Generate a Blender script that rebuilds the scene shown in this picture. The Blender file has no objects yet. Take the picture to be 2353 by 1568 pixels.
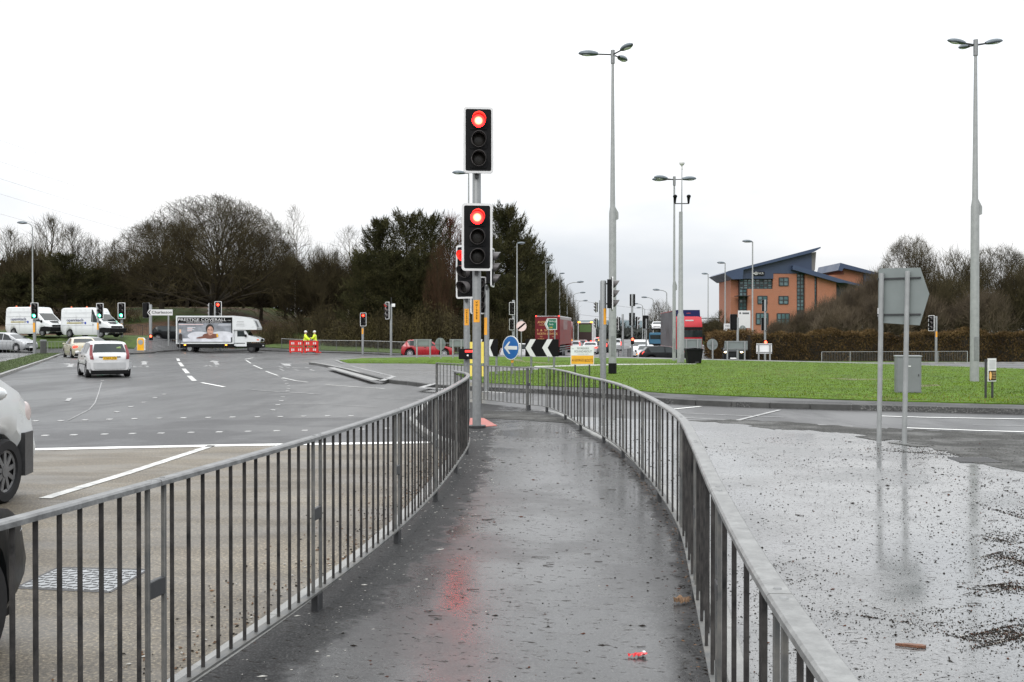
import bpy, bmesh, math, random
import numpy as np
from mathutils import Vector, Matrix
R = math.radians; PI = math.pi
sc = bpy.context.scene
col = sc.collection
random.seed(7); np.random.seed(7)

# ---------------------------------------------------------------- camera, sky, sun, exposure
E = 1.68; F = 2350.0; CX = 1176.5; CYM = 784.0; PITCH = R(0.463)
cd = bpy.data.cameras.new('camera'); cam = bpy.data.objects.new('camera', cd); col.objects.link(cam)
cam.location = (0, 0, E); cam.rotation_euler = (R(90) - PITCH, 0, 0)
cd.sensor_width = 36; cd.lens = 36 * F / 2353.0; cd.clip_start = 0.05; cd.clip_end = 5000
sc.camera = cam
sc.view_settings.view_transform = 'Standard'; sc.view_settings.look = 'None'
sc.view_settings.exposure = 0.0; sc.view_settings.gamma = 1
sc.cycles.use_denoising = True
sc.cycles.max_bounces = 6; sc.cycles.diffuse_bounces = 3; sc.cycles.glossy_bounces = 3
sc.cycles.transmission_bounces = 4; sc.cycles.sample_clamp_indirect = 6
SUN_EL, SUN_AZ = R(34), R(200)
w = bpy.data.worlds.new('World'); sc.world = w; w.use_nodes = True
nt = w.node_tree; N = nt.nodes; Lk = nt.links
bg = N['Background']; bg.inputs['Strength'].default_value = 0.1
sky = N.new('ShaderNodeTexSky'); sky.sky_type = 'NISHITA'; sky.sun_disc = False
sky.sun_elevation = SUN_EL; sky.sun_rotation = SUN_AZ; sky.dust_density = 4
hs = N.new('ShaderNodeHueSaturation'); hs.inputs['Saturation'].default_value = 0.25
Lk.new(sky.outputs[0], hs.inputs['Color'])
tc = N.new('ShaderNodeTexCoord'); sx = N.new('ShaderNodeSeparateXYZ'); Lk.new(tc.outputs['Generated'], sx.inputs[0])
# overcast luminance: about three times brighter overhead than at the horizon, broken by soft cloud
mr = N.new('ShaderNodeMapRange'); mr.inputs[1].default_value = 0; mr.inputs[2].default_value = 1
mr.inputs[3].default_value = 8.2; mr.inputs[4].default_value = 30.0; Lk.new(sx.outputs['Z'], mr.inputs[0])
mp = N.new('ShaderNodeMapping'); mp.inputs['Scale'].default_value = (1.0, 1.0, 3.2); Lk.new(tc.outputs['Generated'], mp.inputs[0])
nz = N.new('ShaderNodeTexNoise'); nz.inputs['Scale'].default_value = 2.1; nz.inputs['Detail'].default_value = 7; nz.inputs['Roughness'].default_value = 0.5
Lk.new(mp.outputs[0], nz.inputs['Vector'])
cr = N.new('ShaderNodeValToRGB'); cr.color_ramp.elements[0].position = 0.36; cr.color_ramp.elements[0].color = (0.84, 0.89, 0.95, 1)
cr.color_ramp.elements[1].position = 0.60; cr.color_ramp.elements[1].color = (1.16, 1.16, 1.16, 1); Lk.new(nz.outputs[0], cr.inputs[0])
vm = N.new('ShaderNodeVectorMath'); vm.operation = 'SCALE'; Lk.new(cr.outputs[0], vm.inputs[0]); Lk.new(mr.outputs[0], vm.inputs['Scale'])
mx = N.new('ShaderNodeMixRGB'); mx.inputs[0].default_value = 0.88; Lk.new(hs.outputs[0], mx.inputs[1]); Lk.new(vm.outputs[0], mx.inputs[2])
Lk.new(mx.outputs[0], bg.inputs['Color'])
sd = bpy.data.lights.new('sun', 'SUN'); sd.energy = 0.9; sd.angle = R(25); sd.color = (1, 0.97, 0.93)
so = bpy.data.objects.new('sun', sd); col.objects.link(so)
so.rotation_euler = (R(90) - SUN_EL, 0, R(180) - SUN_AZ + R(0))

# ---------------------------------------------------------------- picture measurements -> places
def ray(x, y):
    vx = (x - CX) / F; vz = (CYM - y) / F; s, c = math.sin(PITCH), math.cos(PITCH)
    return Vector((vx, c + s * vz, -s + c * vz))
def P(x, y, z0=0.0):
    d = ray(x, y); t = (z0 - E) / d.z
    return Vector((d.x * t, d.y * t, z0))
def AT(x, y, Y):
    d = ray(x, y); t = Y / d.y
    return Vector((d.x * t, Y, E + d.z * t))
def sst(a, b, v):
    t = min(1, max(0, (v - a) / (b - a))); return t * t * (3 - 2 * t)
def g(X, Y):                      # gentle relief: the far road dips, the wooded bank rises
    h = -0.75 * sst(55, 85, Y) * sst(-14, 10, X)
    h += 4.0 * sst(94, 140, Y) * (1 - sst(-20, -3, X))
    h += 1.35 * sst(86, 93, Y) * (1 - sst(-34, -28, X))
    return h
def base(X, Y): return -0.10 + g(X, Y)
def WX(x, Y): return (x - CX) / F * Y

# ---------------------------------------------------------------- mesh builder
class MB:
    def __init__(s): s.v = []; s.f = []; s.mi = []; s.mats = []; s.cur = 0; s.sm = []; s.smooth = False
    def m(s, mat):
        if mat not in s.mats: s.mats.append(mat)
        s.cur = s.mats.index(mat); return s
    def add(s, vs, fs, sm=None):
        o = len(s.v); s.v.extend(tuple(v) for v in vs)
        for f in fs:
            s.f.append(tuple(o + i for i in f)); s.mi.append(s.cur); s.sm.append(s.smooth if sm is None else sm)
        return s
    def box(s, x0, x1, y0, y1, z0, z1, M=None, ch=0):
        vs = [Vector((x, y, z)) for z in (z0, z1) for y in (y0, y1) for x in (x0, x1)]
        if ch:
            vs = []
            for zi, z in enumerate((z0, z1)):
                for yi, y in enumerate((y0, y1)):
                    for xi, x in enumerate((x0, x1)):
                        a, b, c_ = (ch if xi == 0 else -ch), (ch if yi == 0 else -ch), (ch if zi == 0 else -ch)
                        vs += [Vector((x, y + b, z + c_)), Vector((x + a, y, z + c_)), Vector((x + a, y + b, z))]
            I = lambda xi, yi, zi, k: (zi * 4 + yi * 2 + xi) * 3 + k
            fs = []
            fs += [(I(0,0,0,0), I(0,0,1,0), I(0,1,1,0), I(0,1,0,0)), (I(1,0,0,0), I(1,1,0,0), I(1,1,1,0), I(1,0,1,0))]
            fs += [(I(0,0,0,1), I(1,0,0,1), I(1,0,1,1), I(0,0,1,1)), (I(0,1,0,1), I(0,1,1,1), I(1,1,1,1), I(1,1,0,1))]
            fs += [(I(0,0,0,2), I(0,1,0,2), I(1,1,0,2), I(1,0,0,2)), (I(0,0,1,2), I(1,0,1,2), I(1,1,1,2), I(0,1,1,2))]
            for a in (0, 1):
                for b in (0, 1):
                    fs += [(I(a,b,0,0), I(a,b,0,1), I(a,b,1,1), I(a,b,1,0)), (I(a,0,b,0), I(a,0,b,2), I(a,1,b,2), I(a,1,b,0)), (I(0,a,b,1), I(0,a,b,2), I(1,a,b,2), I(1,a,b,1))]
            for zi in (0, 1):
                for yi in (0, 1):
                    for xi in (0, 1): fs.append((I(xi,yi,zi,0), I(xi,yi,zi,1), I(xi,yi,zi,2)))
        else:
            fs = [(0,2,3,1), (4,5,7,6), (0,1,5,4), (2,6,7,3), (0,4,6,2), (1,3,7,5)]
        if M is not None: vs = [M @ v for v in vs]
        return s.add(vs, fs, False)
    def tube(s, pts, r, n=8, caps=True, sm=True):
        pts = [Vector(p) for p in pts]; k = len(pts)
        rr = [r] * k if isinstance(r, (int, float)) else list(r)
        vs = []; up = None
        for i, p in enumerate(pts):
            t = (pts[min(i + 1, k - 1)] - pts[max(i - 1, 0)]).normalized()
            if up is None or abs(up.dot(t)) > 0.98: up = Vector((1, 0, 0)) if abs(t.x) < 0.8 else Vector((0, 1, 0))
            a = t.cross(up).normalized(); b = t.cross(a); up = a.cross(t)
            for j in range(n):
                an = 2 * PI * j / n; vs.append(p + (a * math.cos(an) + b * math.sin(an)) * rr[i])
        fs = [(i * n + j, i * n + (j + 1) % n, (i + 1) * n + (j + 1) % n, (i + 1) * n + j) for i in range(k - 1) for j in range(n)]
        s.add(vs, fs, sm)
        if caps: s.add(vs, [tuple(range(n - 1, -1, -1)), tuple(range((k - 1) * n, k * n))], False)
        return s
    def sweep(s, pts, prof, sm=False):     # prof: (sideways, up) loop swept along a path, up stays vertical
        pts = [Vector(p) for p in pts]; k = len(pts); n = len(prof); vs = []
        for i, p in enumerate(pts):
            t = pts[min(i + 1, k - 1)] - pts[max(i - 1, 0)]; t.z = 0; t.normalize(); sd_ = Vector((t.y, -t.x, 0))
            for a, b in prof: vs.append(p + sd_ * a + Vector((0, 0, b)))
        fs = [(i * n + j, i * n + (j + 1) % n, (i + 1) * n + (j + 1) % n, (i + 1) * n + j) for i in range(k - 1) for j in range(n)]
        fs += [tuple(range(n - 1, -1, -1)), tuple(range((k - 1) * n, k * n))]
        return s.add(vs, fs, sm)
    def prism(s, poly, y0, y1, M=None):    # (x,z) outline, thickness along y
        n = len(poly); vs = [Vector((a, y0, b)) for a, b in poly] + [Vector((a, y1, b)) for a, b in poly]
        if M is not None: vs = [M @ v for v in vs]
        fs = [tuple(range(n)), tuple(range(2 * n - 1, n - 1, -1))] + [(i, i + n, (i + 1) % n + n, (i + 1) % n) for i in range(n)]
        return s.add(vs, fs, False)
    def prismz(s, poly, z0, z1):
        n = len(poly); vs = [Vector((a, b, z0)) for a, b in poly] + [Vector((a, b, z1)) for a, b in poly]
        fs = [tuple(range(n - 1, -1, -1)), tuple(range(n, 2 * n))] + [(i, (i + 1) % n, (i + 1) % n + n, i + n) for i in range(n)]
        return s.add(vs, fs, False)
    def ell(s, c, r, nu=14, nv=8, M=None):
        vs = []; c = Vector(c)
        for j in range(nv + 1):
            th = PI * j / nv
            for i in range(nu):
                ph = 2 * PI * i / nu
                v = Vector((r[0] * math.sin(th) * math.cos(ph), r[1] * math.sin(th) * math.sin(ph), r[2] * math.cos(th)))
                if M is not None: v = M @ v
                vs.append(c + v)
        fs = [(j * nu + i, (j + 1) * nu + i, (j + 1) * nu + (i + 1) % nu, j * nu + (i + 1) % nu) for j in range(nv) for i in range(nu)]
        return s.add(vs, fs, True)
    def grid(s, fn, nu, nv, sm=True):
        vs = [fn(i / nu, j / nv) for j in range(nv + 1) for i in range(nu + 1)]
        fs = [(j * (nu + 1) + i, j * (nu + 1) + i + 1, (j + 1) * (nu + 1) + i + 1, (j + 1) * (nu + 1) + i) for j in range(nv) for i in range(nu)]
        return s.add(vs, fs, sm)
    def disc(s, c, r, n=24, M=None, ry=None):   # disc in xz plane at c facing -y
        vs = [Vector((r * math.cos(2 * PI * i / n), 0, (ry or r) * math.sin(2 * PI * i / n))) for i in range(n)]
        if M is not None: vs = [M @ v for v in vs]
        return s.add([Vector(c) + v for v in vs], [tuple(range(n))], False)
    def build(s, name, parent=None, mat=None, label=None, loc=None, rz=None):
        me = bpy.data.meshes.new(name); me.from_pydata([tuple(v) for v in s.v], [], s.f)
        if mat is not None and not s.mats: s.mats = [mat]
        for q in s.mats: me.materials.append(q)
        if s.f:
            me.polygons.foreach_set('material_index', s.mi); me.polygons.foreach_set('use_smooth', s.sm)
        me.validate(); me.update()
        if any(s.sm): me.set_sharp_from_angle(angle=R(38))
        o = bpy.data.objects.new(name, me); col.objects.link(o)
        if parent is not None: o.parent = parent
        if label: o['label'] = label
        if loc is not None: o.location = loc
        if rz is not None: o.rotation_euler = (0, 0, rz)
        return o
def tag(o, label, cat, group=None, kind=None):
    if label: o['label'] = label
    if cat: o['category'] = cat
    if group: o['group'] = group
    if kind: o['kind'] = kind
    return o
def struct(o): o['kind'] = 'structure'; return o
def thing(name, label, cat, loc=(0, 0, 0), rz=0, group=None):
    o = bpy.data.objects.new(name, None); o.empty_display_size = 0.2; col.objects.link(o)
    o.location = loc; o.rotation_euler = (0, 0, rz)
    return tag(o, label, cat, group)
def copy_tree(o, parent=None):
    c = o.copy(); col.objects.link(c); c.parent = parent
    for ch in KIDS.get(o.name, []) or o.children: copy_tree(ch, c)
    return c
KIDS = {}
TEXTS = []
def text(s, parent, pos, h, width, mat, rx=90, rz=0, name='lettering', align='CENTER', thick=0.002):
    """lettering facing -y of its parent; capital height h, squeezed to width"""
    fc = bpy.data.curves.new(name, 'FONT'); fc.body = s; fc.size = h / 0.72; fc.extrude = thick
    fc.align_x = align; fc.align_y = 'CENTER' if '\n' not in s else 'TOP'; fc.materials.append(mat); fc.resolution_u = 3
    o = bpy.data.objects.new(name, fc); col.objects.link(o); o.parent = parent
    o.location = pos; o.rotation_euler = (R(rx), 0, R(rz)); TEXTS.append((o, width)); return o

# ---------------------------------------------------------------- materials
MATS = {}
def mk(name, c, rough=0.5, metal=0.0, var=0.12, scale=4.0, bump=0.0, bscale=60.0, coat=0.0, spec=0.5, c2=None, emit=None, es=0.0, rvar=0.1):
    if name in MATS: return MATS[name]
    m = bpy.data.materials.new(name); MATS[name] = m; m.use_nodes = True
    t = m.node_tree; n = t.nodes; l = t.links; b = n['Principled BSDF']
    b.inputs['Metallic'].default_value = metal; b.inputs['Specular IOR Level'].default_value = spec
    if coat: b.inputs['Coat Weight'].default_value = coat; b.inputs['Coat Roughness'].default_value = 0.06
    if emit:
        b.inputs['Emission Color'].default_value = (*emit, 1); b.inputs['Emission Strength'].default_value = es
    co = n.new('ShaderNodeTexCoord')
    nz = n.new('ShaderNodeTexNoise'); nz.inputs['Scale'].default_value = scale; nz.inputs['Detail'].default_value = 6; nz.inputs['Roughness'].default_value = 0.65
    l.new(co.outputs['Object'], nz.inputs['Vector'])
    rp = n.new('ShaderNodeValToRGB'); rp.color_ramp.elements[0].position = 0.3; rp.color_ramp.elements[1].position = 0.7
    lo = [x * (1 - var) for x in c]; hi = [min(1, x * (1 + var)) for x in (c2 or c)]
    rp.color_ramp.elements[0].color = (*lo, 1); rp.color_ramp.elements[1].color = (*hi, 1)
    l.new(nz.outputs[0], rp.inputs[0]); l.new(rp.outputs[0], b.inputs['Base Color'])
    ma = n.new('ShaderNodeMapRange'); ma.inputs[1].default_value = 0.3; ma.inputs[2].default_value = 0.7
    ma.inputs[3].default_value = max(0.02, rough - rvar); ma.inputs[4].default_value = min(1, rough + rvar)
    l.new(nz.outputs[0], ma.inputs[0]); l.new(ma.outputs[0], b.inputs['Roughness'])
    if bump:
        nb = n.new('ShaderNodeTexNoise'); nb.inputs['Scale'].default_value = bscale; nb.inputs['Detail'].default_value = 3
        l.new(co.outputs['Object'], nb.inputs['Vector'])
        bp = n.new('ShaderNodeBump'); bp.inputs['Strength'].default_value = bump; bp.inputs['Distance'].default_value = 0.01
        l.new(nb.outputs[0], bp.inputs['Height']); l.new(bp.outputs[0], b.inputs['Normal'])
    return m

def asphalt(name, c, speck, rlo, rhi, pscale=0.5, plo=0.4, phi=0.6, bump=0.25, grain=70.0, big=0.35, stretch=(1, 1, 1), fleck=None, spec=0.5, fs=(13, 26, 13), con=(0.72, 1.18), silt=False):
    """wet bitumen: aggregate grain, worn patches, and a water film that comes and goes"""
    m = bpy.data.materials.new(name); MATS[name] = m; m.use_nodes = True
    t = m.node_tree; n = t.nodes; l = t.links; b = n['Principled BSDF']
    geo = n.new('ShaderNodeNewGeometry'); mp_ = n.new('ShaderNodeMapping'); mp_.inputs['Scale'].default_value = stretch
    l.new(geo.outputs['Position'], mp_.inputs[0])
    def noise(sc_, det=4, ro=0.6, src=None):
        q = n.new('ShaderNodeTexNoise'); q.inputs['Scale'].default_value = sc_; q.inputs['Detail'].default_value = det; q.inputs['Roughness'].default_value = ro
        l.new((src or geo.outputs['Position']), q.inputs['Vector']); return q
    gr = noise(grain, 3, 0.7); bgn = noise(big, 5, 0.6, mp_.outputs[0]); pu = noise(pscale, 5, 0.62, mp_.outputs[0])
    r1 = n.new('ShaderNodeValToRGB'); r1.color_ramp.elements[0].position = 0.36; r1.color_ramp.elements[1].position = 0.68
    r1.color_ramp.elements[0].color = (*[x * 0.55 for x in c], 1); r1.color_ramp.elements[1].color = (*speck, 1)
    e = r1.color_ramp.elements.new(0.52); e.color = (*c, 1); l.new(gr.outputs[0], r1.inputs[0])
    r2 = n.new('ShaderNodeValToRGB'); r2.color_ramp.elements[0].position = 0.35; r2.color_ramp.elements[1].position = 0.68
    r2.color_ramp.elements[0].color = (con[0], con[0], con[0], 1); r2.color_ramp.elements[1].color = (con[1], con[1], con[1] * .97, 1); l.new(bgn.outputs[0], r2.inputs[0])
    mu = n.new('ShaderNodeMixRGB'); mu.blend_type = 'MULTIPLY'; mu.inputs[0].default_value = 1; l.new(r1.outputs[0], mu.inputs[1]); l.new(r2.outputs[0], mu.inputs[2])
    l.new(mu.outputs[0], b.inputs['Base Color'])
    ra = n.new('ShaderNodeMapRange'); ra.interpolation_type = 'SMOOTHSTEP'; ra.inputs[1].default_value = plo; ra.inputs[2].default_value = phi
    ra.inputs[3].default_value = rhi; ra.inputs[4].default_value = rlo; l.new(pu.outputs[0], ra.inputs[0]); l.new(ra.outputs[0], b.inputs['Roughness'])
    rb = n.new('ShaderNodeMapRange'); rb.interpolation_type = 'SMOOTHSTEP'; rb.inputs[1].default_value = plo; rb.inputs[2].default_value = phi
    rb.inputs[3].default_value = bump; rb.inputs[4].default_value = bump * 0.12; l.new(pu.outputs[0], rb.inputs[0])
    bp = n.new('ShaderNodeBump'); bp.inputs['Distance'].default_value = 0.006; l.new(rb.outputs[0], bp.inputs['Strength']); l.new(gr.outputs[0], bp.inputs['Height'])
    l.new(bp.outputs[0], b.inputs['Normal']); b.inputs['Specular IOR Level'].default_value = spec
    if fleck:                    # scraps of silt and leaf that break the water film
        m3 = n.new('ShaderNodeMapping'); m3.inputs['Scale'].default_value = fs; l.new(geo.outputs['Position'], m3.inputs[0]); f1 = noise(1.0, 5, 0.75, m3.outputs[0])
        fr = n.new('ShaderNodeMapRange'); fr.inputs[1].default_value = fleck - .05; fr.inputs[2].default_value = fleck + .02; l.new(f1.outputs[0], fr.inputs[0])
        mc = n.new('ShaderNodeMixRGB'); mc.inputs[2].default_value = (.022, .020, .018, 1); l.new(fr.outputs[0], mc.inputs[0]); l.new(mu.outputs[0], mc.inputs[1]); l.new(mc.outputs[0], b.inputs['Base Color'])
        mm = n.new('ShaderNodeMath'); mm.operation = 'MAXIMUM'; m4 = n.new('ShaderNodeMath'); m4.operation = 'MULTIPLY'; m4.inputs[1].default_value = .62; l.new(fr.outputs[0], m4.inputs[0]); l.new(m4.outputs[0], mm.inputs[0]); l.new(ra.outputs[0], mm.inputs[1]); l.new(mm.outputs[0], b.inputs['Roughness'])
        m5 = n.new('ShaderNodeMapRange'); m5.inputs[3].default_value = spec; m5.inputs[4].default_value = .1; l.new(fr.outputs[0], m5.inputs[0]); l.new(m5.outputs[0], b.inputs['Specular IOR Level'])
        if silt:                 # silty, open-textured margins hold no film of water
            at = n.new('ShaderNodeAttribute'); at.attribute_name = 'silt'; f2 = noise(2.6, 5, .65); a1 = n.new('ShaderNodeMath'); a1.operation = 'MULTIPLY_ADD'; a1.inputs[1].default_value = 1.5; a1.inputs[2].default_value = -.75; l.new(f2.outputs[0], a1.inputs[0]); a2 = n.new('ShaderNodeMath'); l.new(a1.outputs[0], a2.inputs[0]); l.new(at.outputs['Fac'], a2.inputs[1])
            a3 = n.new('ShaderNodeMapRange'); a3.interpolation_type = 'SMOOTHSTEP'; a3.inputs[1].default_value = .25; a3.inputs[2].default_value = .75; l.new(a2.outputs[0], a3.inputs[0]); a4 = n.new('ShaderNodeMath'); a4.operation = 'MULTIPLY'; a4.inputs[1].default_value = .68; l.new(a3.outputs[0], a4.inputs[0]); a5 = n.new('ShaderNodeMath'); a5.operation = 'MAXIMUM'; l.new(mm.outputs[0], a5.inputs[0]); l.new(a4.outputs[0], a5.inputs[1]); l.new(a5.outputs[0], b.inputs['Roughness'])
            a6 = n.new('ShaderNodeMapRange'); a6.inputs[3].default_value = 1; a6.inputs[4].default_value = .35; l.new(a3.outputs[0], a6.inputs[0]); a7 = n.new('ShaderNodeMath'); a7.operation = 'MULTIPLY'; l.new(m5.outputs[0], a7.inputs[0]); l.new(a6.outputs[0], a7.inputs[1]); l.new(a7.outputs[0], b.inputs['Specular IOR Level'])
    return m
ASPH = asphalt('road_asphalt', (0.046, 0.046, 0.048), (0.12, 0.12, 0.117), 0.34, 0.54, 0.3, 0.38, 0.62, 0.2, 60, 0.22, (1.6, .5, 1), spec=.42, con=(.55, 1.3))
ASPHD = asphalt('dark_asphalt', (0.032, 0.032, 0.034), (0.085, 0.085, 0.085), 0.4, 0.58, 0.3, 0.42, 0.6, 0.25, 60, 0.2)
BUFF = asphalt('buff_surfacing', (0.105, 0.088, 0.064), (0.27, 0.225, 0.16), 0.40, 0.62, 0.7, 0.4, 0.62, 0.6, 42, 0.45, (0.7, 1.9, 1), con=(.62, 1.22))
FOOT = asphalt('footway_asphalt', (0.030, 0.030, 0.031), (0.075, 0.075, 0.074), 0.20, 0.40, 0.55, 0.34, 0.58, 0.16, 80, 0.5, fleck=.62, spec=.5, silt=True)
WET = asphalt('wet_pavement', (0.125, 0.128, 0.13), (0.21, 0.21, 0.21), 0.10, 0.36, 0.40, 0.36, 0.58, 0.13, 80, 0.35, fleck=.61, spec=1.0, fs=(24, 46, 24))
ROUGHP = asphalt('rough_paving', (0.06, 0.06, 0.06), (0.2, 0.2, 0.195), 0.30, 0.5, 0.3, 0.4, 0.6, 0.6, 30, 0.3)
GRAVEL = asphalt('gravelly_bitumen', (0.036, 0.036, 0.034), (0.16, 0.155, 0.14), 0.5, 0.8, 0.9, 0.42, 0.62, 0.8, 40, 0.9, spec=.2)
KERB = mk('kerb_stone', (0.22, 0.22, 0.21), 0.5, var=0.3, scale=3, bump=0.3, bscale=60)
KERBD = mk('dark_kerb_stone', (0.06, 0.06, 0.058), 0.55, spec=.3, var=0.35, scale=2, bump=0.3, bscale=60)
PAINT = mk('road_paint', (0.74, 0.74, 0.71), 0.45, var=0.12, scale=9)
PAINTM = mk('scuffed_road_paint', (0.46, 0.46, 0.44), 0.5, var=0.5, scale=7)
PAINTW = mk('worn_road_paint', (0.26, 0.26, 0.255), 0.5, var=0.65, scale=4)
GALV = mk('galvanised_steel', (0.21, 0.218, 0.22), 0.42, metal=0.35, var=0.16, scale=14, rvar=0.12)
GALVP = mk('lamp_column_steel', (0.27, 0.28, 0.278), 0.5, metal=0.15, var=0.14, scale=6)
RAILTOP = mk('rail_top_steel', (0.165, 0.168, 0.168), 0.5, metal=0.1, var=0.4, scale=16, rvar=0.16, spec=.35, bump=.25, bscale=70)
BARM = mk('rail_bar_steel', (0.026, 0.027, 0.028), 0.6, metal=0.0, var=0.5, scale=9, spec=.14, c2=(.046, .043, .041))
STILE = mk('rail_stile_steel', (0.085, 0.092, 0.095), 0.5, metal=0.1, spec=.3, c2=(.13, .125, .115), var=0.2, scale=10)
DARKM = mk('dark_metal', (0.03, 0.031, 0.033), 0.45, var=0.2)
BLACK = mk('black_plastic', (0.006, 0.006, 0.0065), 0.6, var=0.3, scale=8, spec=.15)
RUBBER = mk('rubber', (0.02, 0.02, 0.021), 0.8, var=0.3, scale=12, spec=.2)
WHITE = mk('white_border', (0.62, 0.62, 0.62), 0.45, var=0.04)
WHITEV = mk('white_vehicle_paint', (0.63, 0.65, 0.655), 0.3, var=0.05, scale=1.2, coat=0.6)
ALLOY = mk('alloy_rim', (0.5, 0.5, 0.51), 0.35, metal=0.6, var=0.1)
GLASSD = mk('vehicle_glass', (0.018, 0.024, 0.025), 0.08, var=0.3, scale=1, spec=0.35, rvar=0.03)
GLASSB = mk('building_glass', (0.06, 0.115, 0.125), 0.05, var=0.6, scale=0.35, spec=0.8, rvar=0.03)
CHROME = mk('lamp_glass', (0.75, 0.77, 0.78), 0.12, var=0.06, spec=0.8)
REDLENS = mk('red_lens', (0.15, 0.006, 0.01), 0.25, var=0.1)
REDGLOW = mk('lit_tail_lamp', (0.5, 0.02, 0.01), 0.3, emit=(1, 0.05, 0.03), es=2.6)
HEADGLOW = mk('lit_head_lamp', (0.8, 0.7, 0.5), 0.3, emit=(1, 0.75, 0.42), es=16)
AMBERGLOW = mk('lit_amber_lamp', (0.8, 0.3, 0.02), 0.3, emit=(1, 0.35, 0.04), es=5)
AMBER = mk('amber_lens', (0.7, 0.12, 0.03), 0.25, var=0.1)
SIGRED = mk('lit_red_signal', (0.6, 0.02, 0.01), 0.4, emit=(1, 0.062, 0.028), es=36)
def core_glow(m, edge, es_edge, r=.075):      # a lamp burns whitest at the middle of its lens
    t = m.node_tree; n = t.nodes; l = t.links; b = n['Principled BSDF']; co = n.new('ShaderNodeTexCoord'); mp_ = n.new('ShaderNodeMapping'); mp_.inputs['Scale'].default_value = (1, 0, 1)
    l.new(co.outputs['Object'], mp_.inputs[0]); ln = n.new('ShaderNodeVectorMath'); ln.operation = 'LENGTH'; l.new(mp_.outputs[0], ln.inputs[0])
    mr_ = n.new('ShaderNodeMapRange'); mr_.interpolation_type = 'SMOOTHSTEP'; mr_.inputs[1].default_value = r * .7; mr_.inputs[2].default_value = r * 1.6; l.new(ln.outputs['Value'], mr_.inputs[0])
    mc = n.new('ShaderNodeMixRGB'); mc.inputs[1].default_value = b.inputs['Emission Color'].default_value; mc.inputs[2].default_value = (*edge, 1); l.new(mr_.outputs[0], mc.inputs[0]); l.new(mc.outputs[0], b.inputs['Emission Color'])
    ms = n.new('ShaderNodeMapRange'); ms.inputs[3].default_value = b.inputs['Emission Strength'].default_value; ms.inputs[4].default_value = es_edge; l.new(mr_.outputs[0], ms.inputs[0]); l.new(ms.outputs[0], b.inputs['Emission Strength'])
core_glow(SIGRED, (1, .004, .004), 26, .052)
SIGREDF = mk('lit_red_signal_far', (0.6, 0.02, 0.01), 0.4, emit=(1, 0.045, 0.02), es=11)
SIGGREEN = mk('lit_green_signal', (0.02, 0.5, 0.3), 0.4, emit=(0.10, 1, 0.55), es=16)
LENSOFF = mk('unlit_lens', (0.022, 0.02, 0.018), 0.3, var=0.4, scale=20, spec=.3)
HOODM = mk('hood_plastic', (0.10, 0.092, 0.092), 0.4, var=0.2, scale=8, spec=.35)
PLATEY = mk('yellow_plate', (0.75, 0.42, 0.02), 0.45, var=0.08)
PLATEW = mk('white_plate', (0.75, 0.75, 0.75), 0.4, var=0.05)
ORANGE = mk('orange_label', (0.75, 0.33, 0.02), 0.5, var=0.08, scale=12)
YELLOW = mk('yellow_panel', (0.78, 0.62, 0.12), 0.5, var=0.08)
BLUE = mk('sign_blue', (0.01, 0.10, 0.32), 0.4, var=0.06)
SIGNBACK = mk('sign_back_grey', (0.18, 0.205, 0.20), 0.5, metal=0.15, var=0.08, scale=3)
GREEN = mk('sign_green', (0.0, 0.11, 0.065), 0.4, var=0.06)
PINK = mk('faded_red', (0.72, 0.55, 0.55), 0.5, var=0.08)
BLACKPAINT = mk('black_paint', (0.006, 0.006, 0.0065), 0.6, var=0.1, spec=.12)
INK = mk('printed_ink', (0.10, 0.105, 0.11), 0.5, var=0.1)
BRICKRED = mk('red_lettering', (0.45, 0.05, 0.04), 0.5)
GOLD = mk('gold_lettering', (0.55, 0.33, 0.12), 0.5)

core_glow(SIGREDF, (1, .02, .01), 6, .06); core_glow(SIGGREEN, (.02, 1, .45), 4, .08)
# ---------------------------------------------------------------- ground and surfaces
GRASS = mk('grass_ground', (0.052, 0.092, 0.008), 0.8, var=0.35, scale=1.3, c2=(0.075, 0.135, 0.012), bump=0.5, bscale=12, spec=0.1)
def ground_mat():
    m = mk('open_ground', (0.035, 0.06, 0.012), 0.85, var=0.4, scale=0.8, spec=0.15, bump=0.4, bscale=6)
    t = m.node_tree; n = t.nodes; l = t.links; b = n['Principled BSDF']; rp = [q for q in n if q.type == 'VALTORGB'][0]
    geo = n.new('ShaderNodeNewGeometry'); nz = n.new('ShaderNodeTexNoise'); nz.inputs['Scale'].default_value = 0.11; nz.inputs['Detail'].default_value = 6
    l.new(geo.outputs['Position'], nz.inputs['Vector'])
    r2 = n.new('ShaderNodeMapRange'); r2.inputs[1].default_value = 0.36; r2.inputs[2].default_value = 0.52; l.new(nz.outputs[0], r2.inputs[0])
    n2 = n.new('ShaderNodeTexNoise'); n2.inputs['Scale'].default_value = 4; n2.inputs['Detail'].default_value = 6; l.new(geo.outputs['Position'], n2.inputs['Vector'])
    r3 = n.new('ShaderNodeValToRGB'); r3.color_ramp.elements[0].color = (0.03, 0.02, 0.012, 1); r3.color_ramp.elements[1].color = (0.12, 0.065, 0.035, 1)
    r3.color_ramp.elements[0].position = 0.4; r3.color_ramp.elements[1].position = 0.65; l.new(n2.outputs[0], r3.inputs[0])
    mxx = n.new('ShaderNodeMixRGB'); l.new(r2.outputs[0], mxx.inputs[0]); l.new(rp.outputs[0], mxx.inputs[1]); l.new(r3.outputs[0], mxx.inputs[2])
    l.new(mxx.outputs[0], b.inputs['Base Color']); return m
GROUND = ground_mat()
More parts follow.
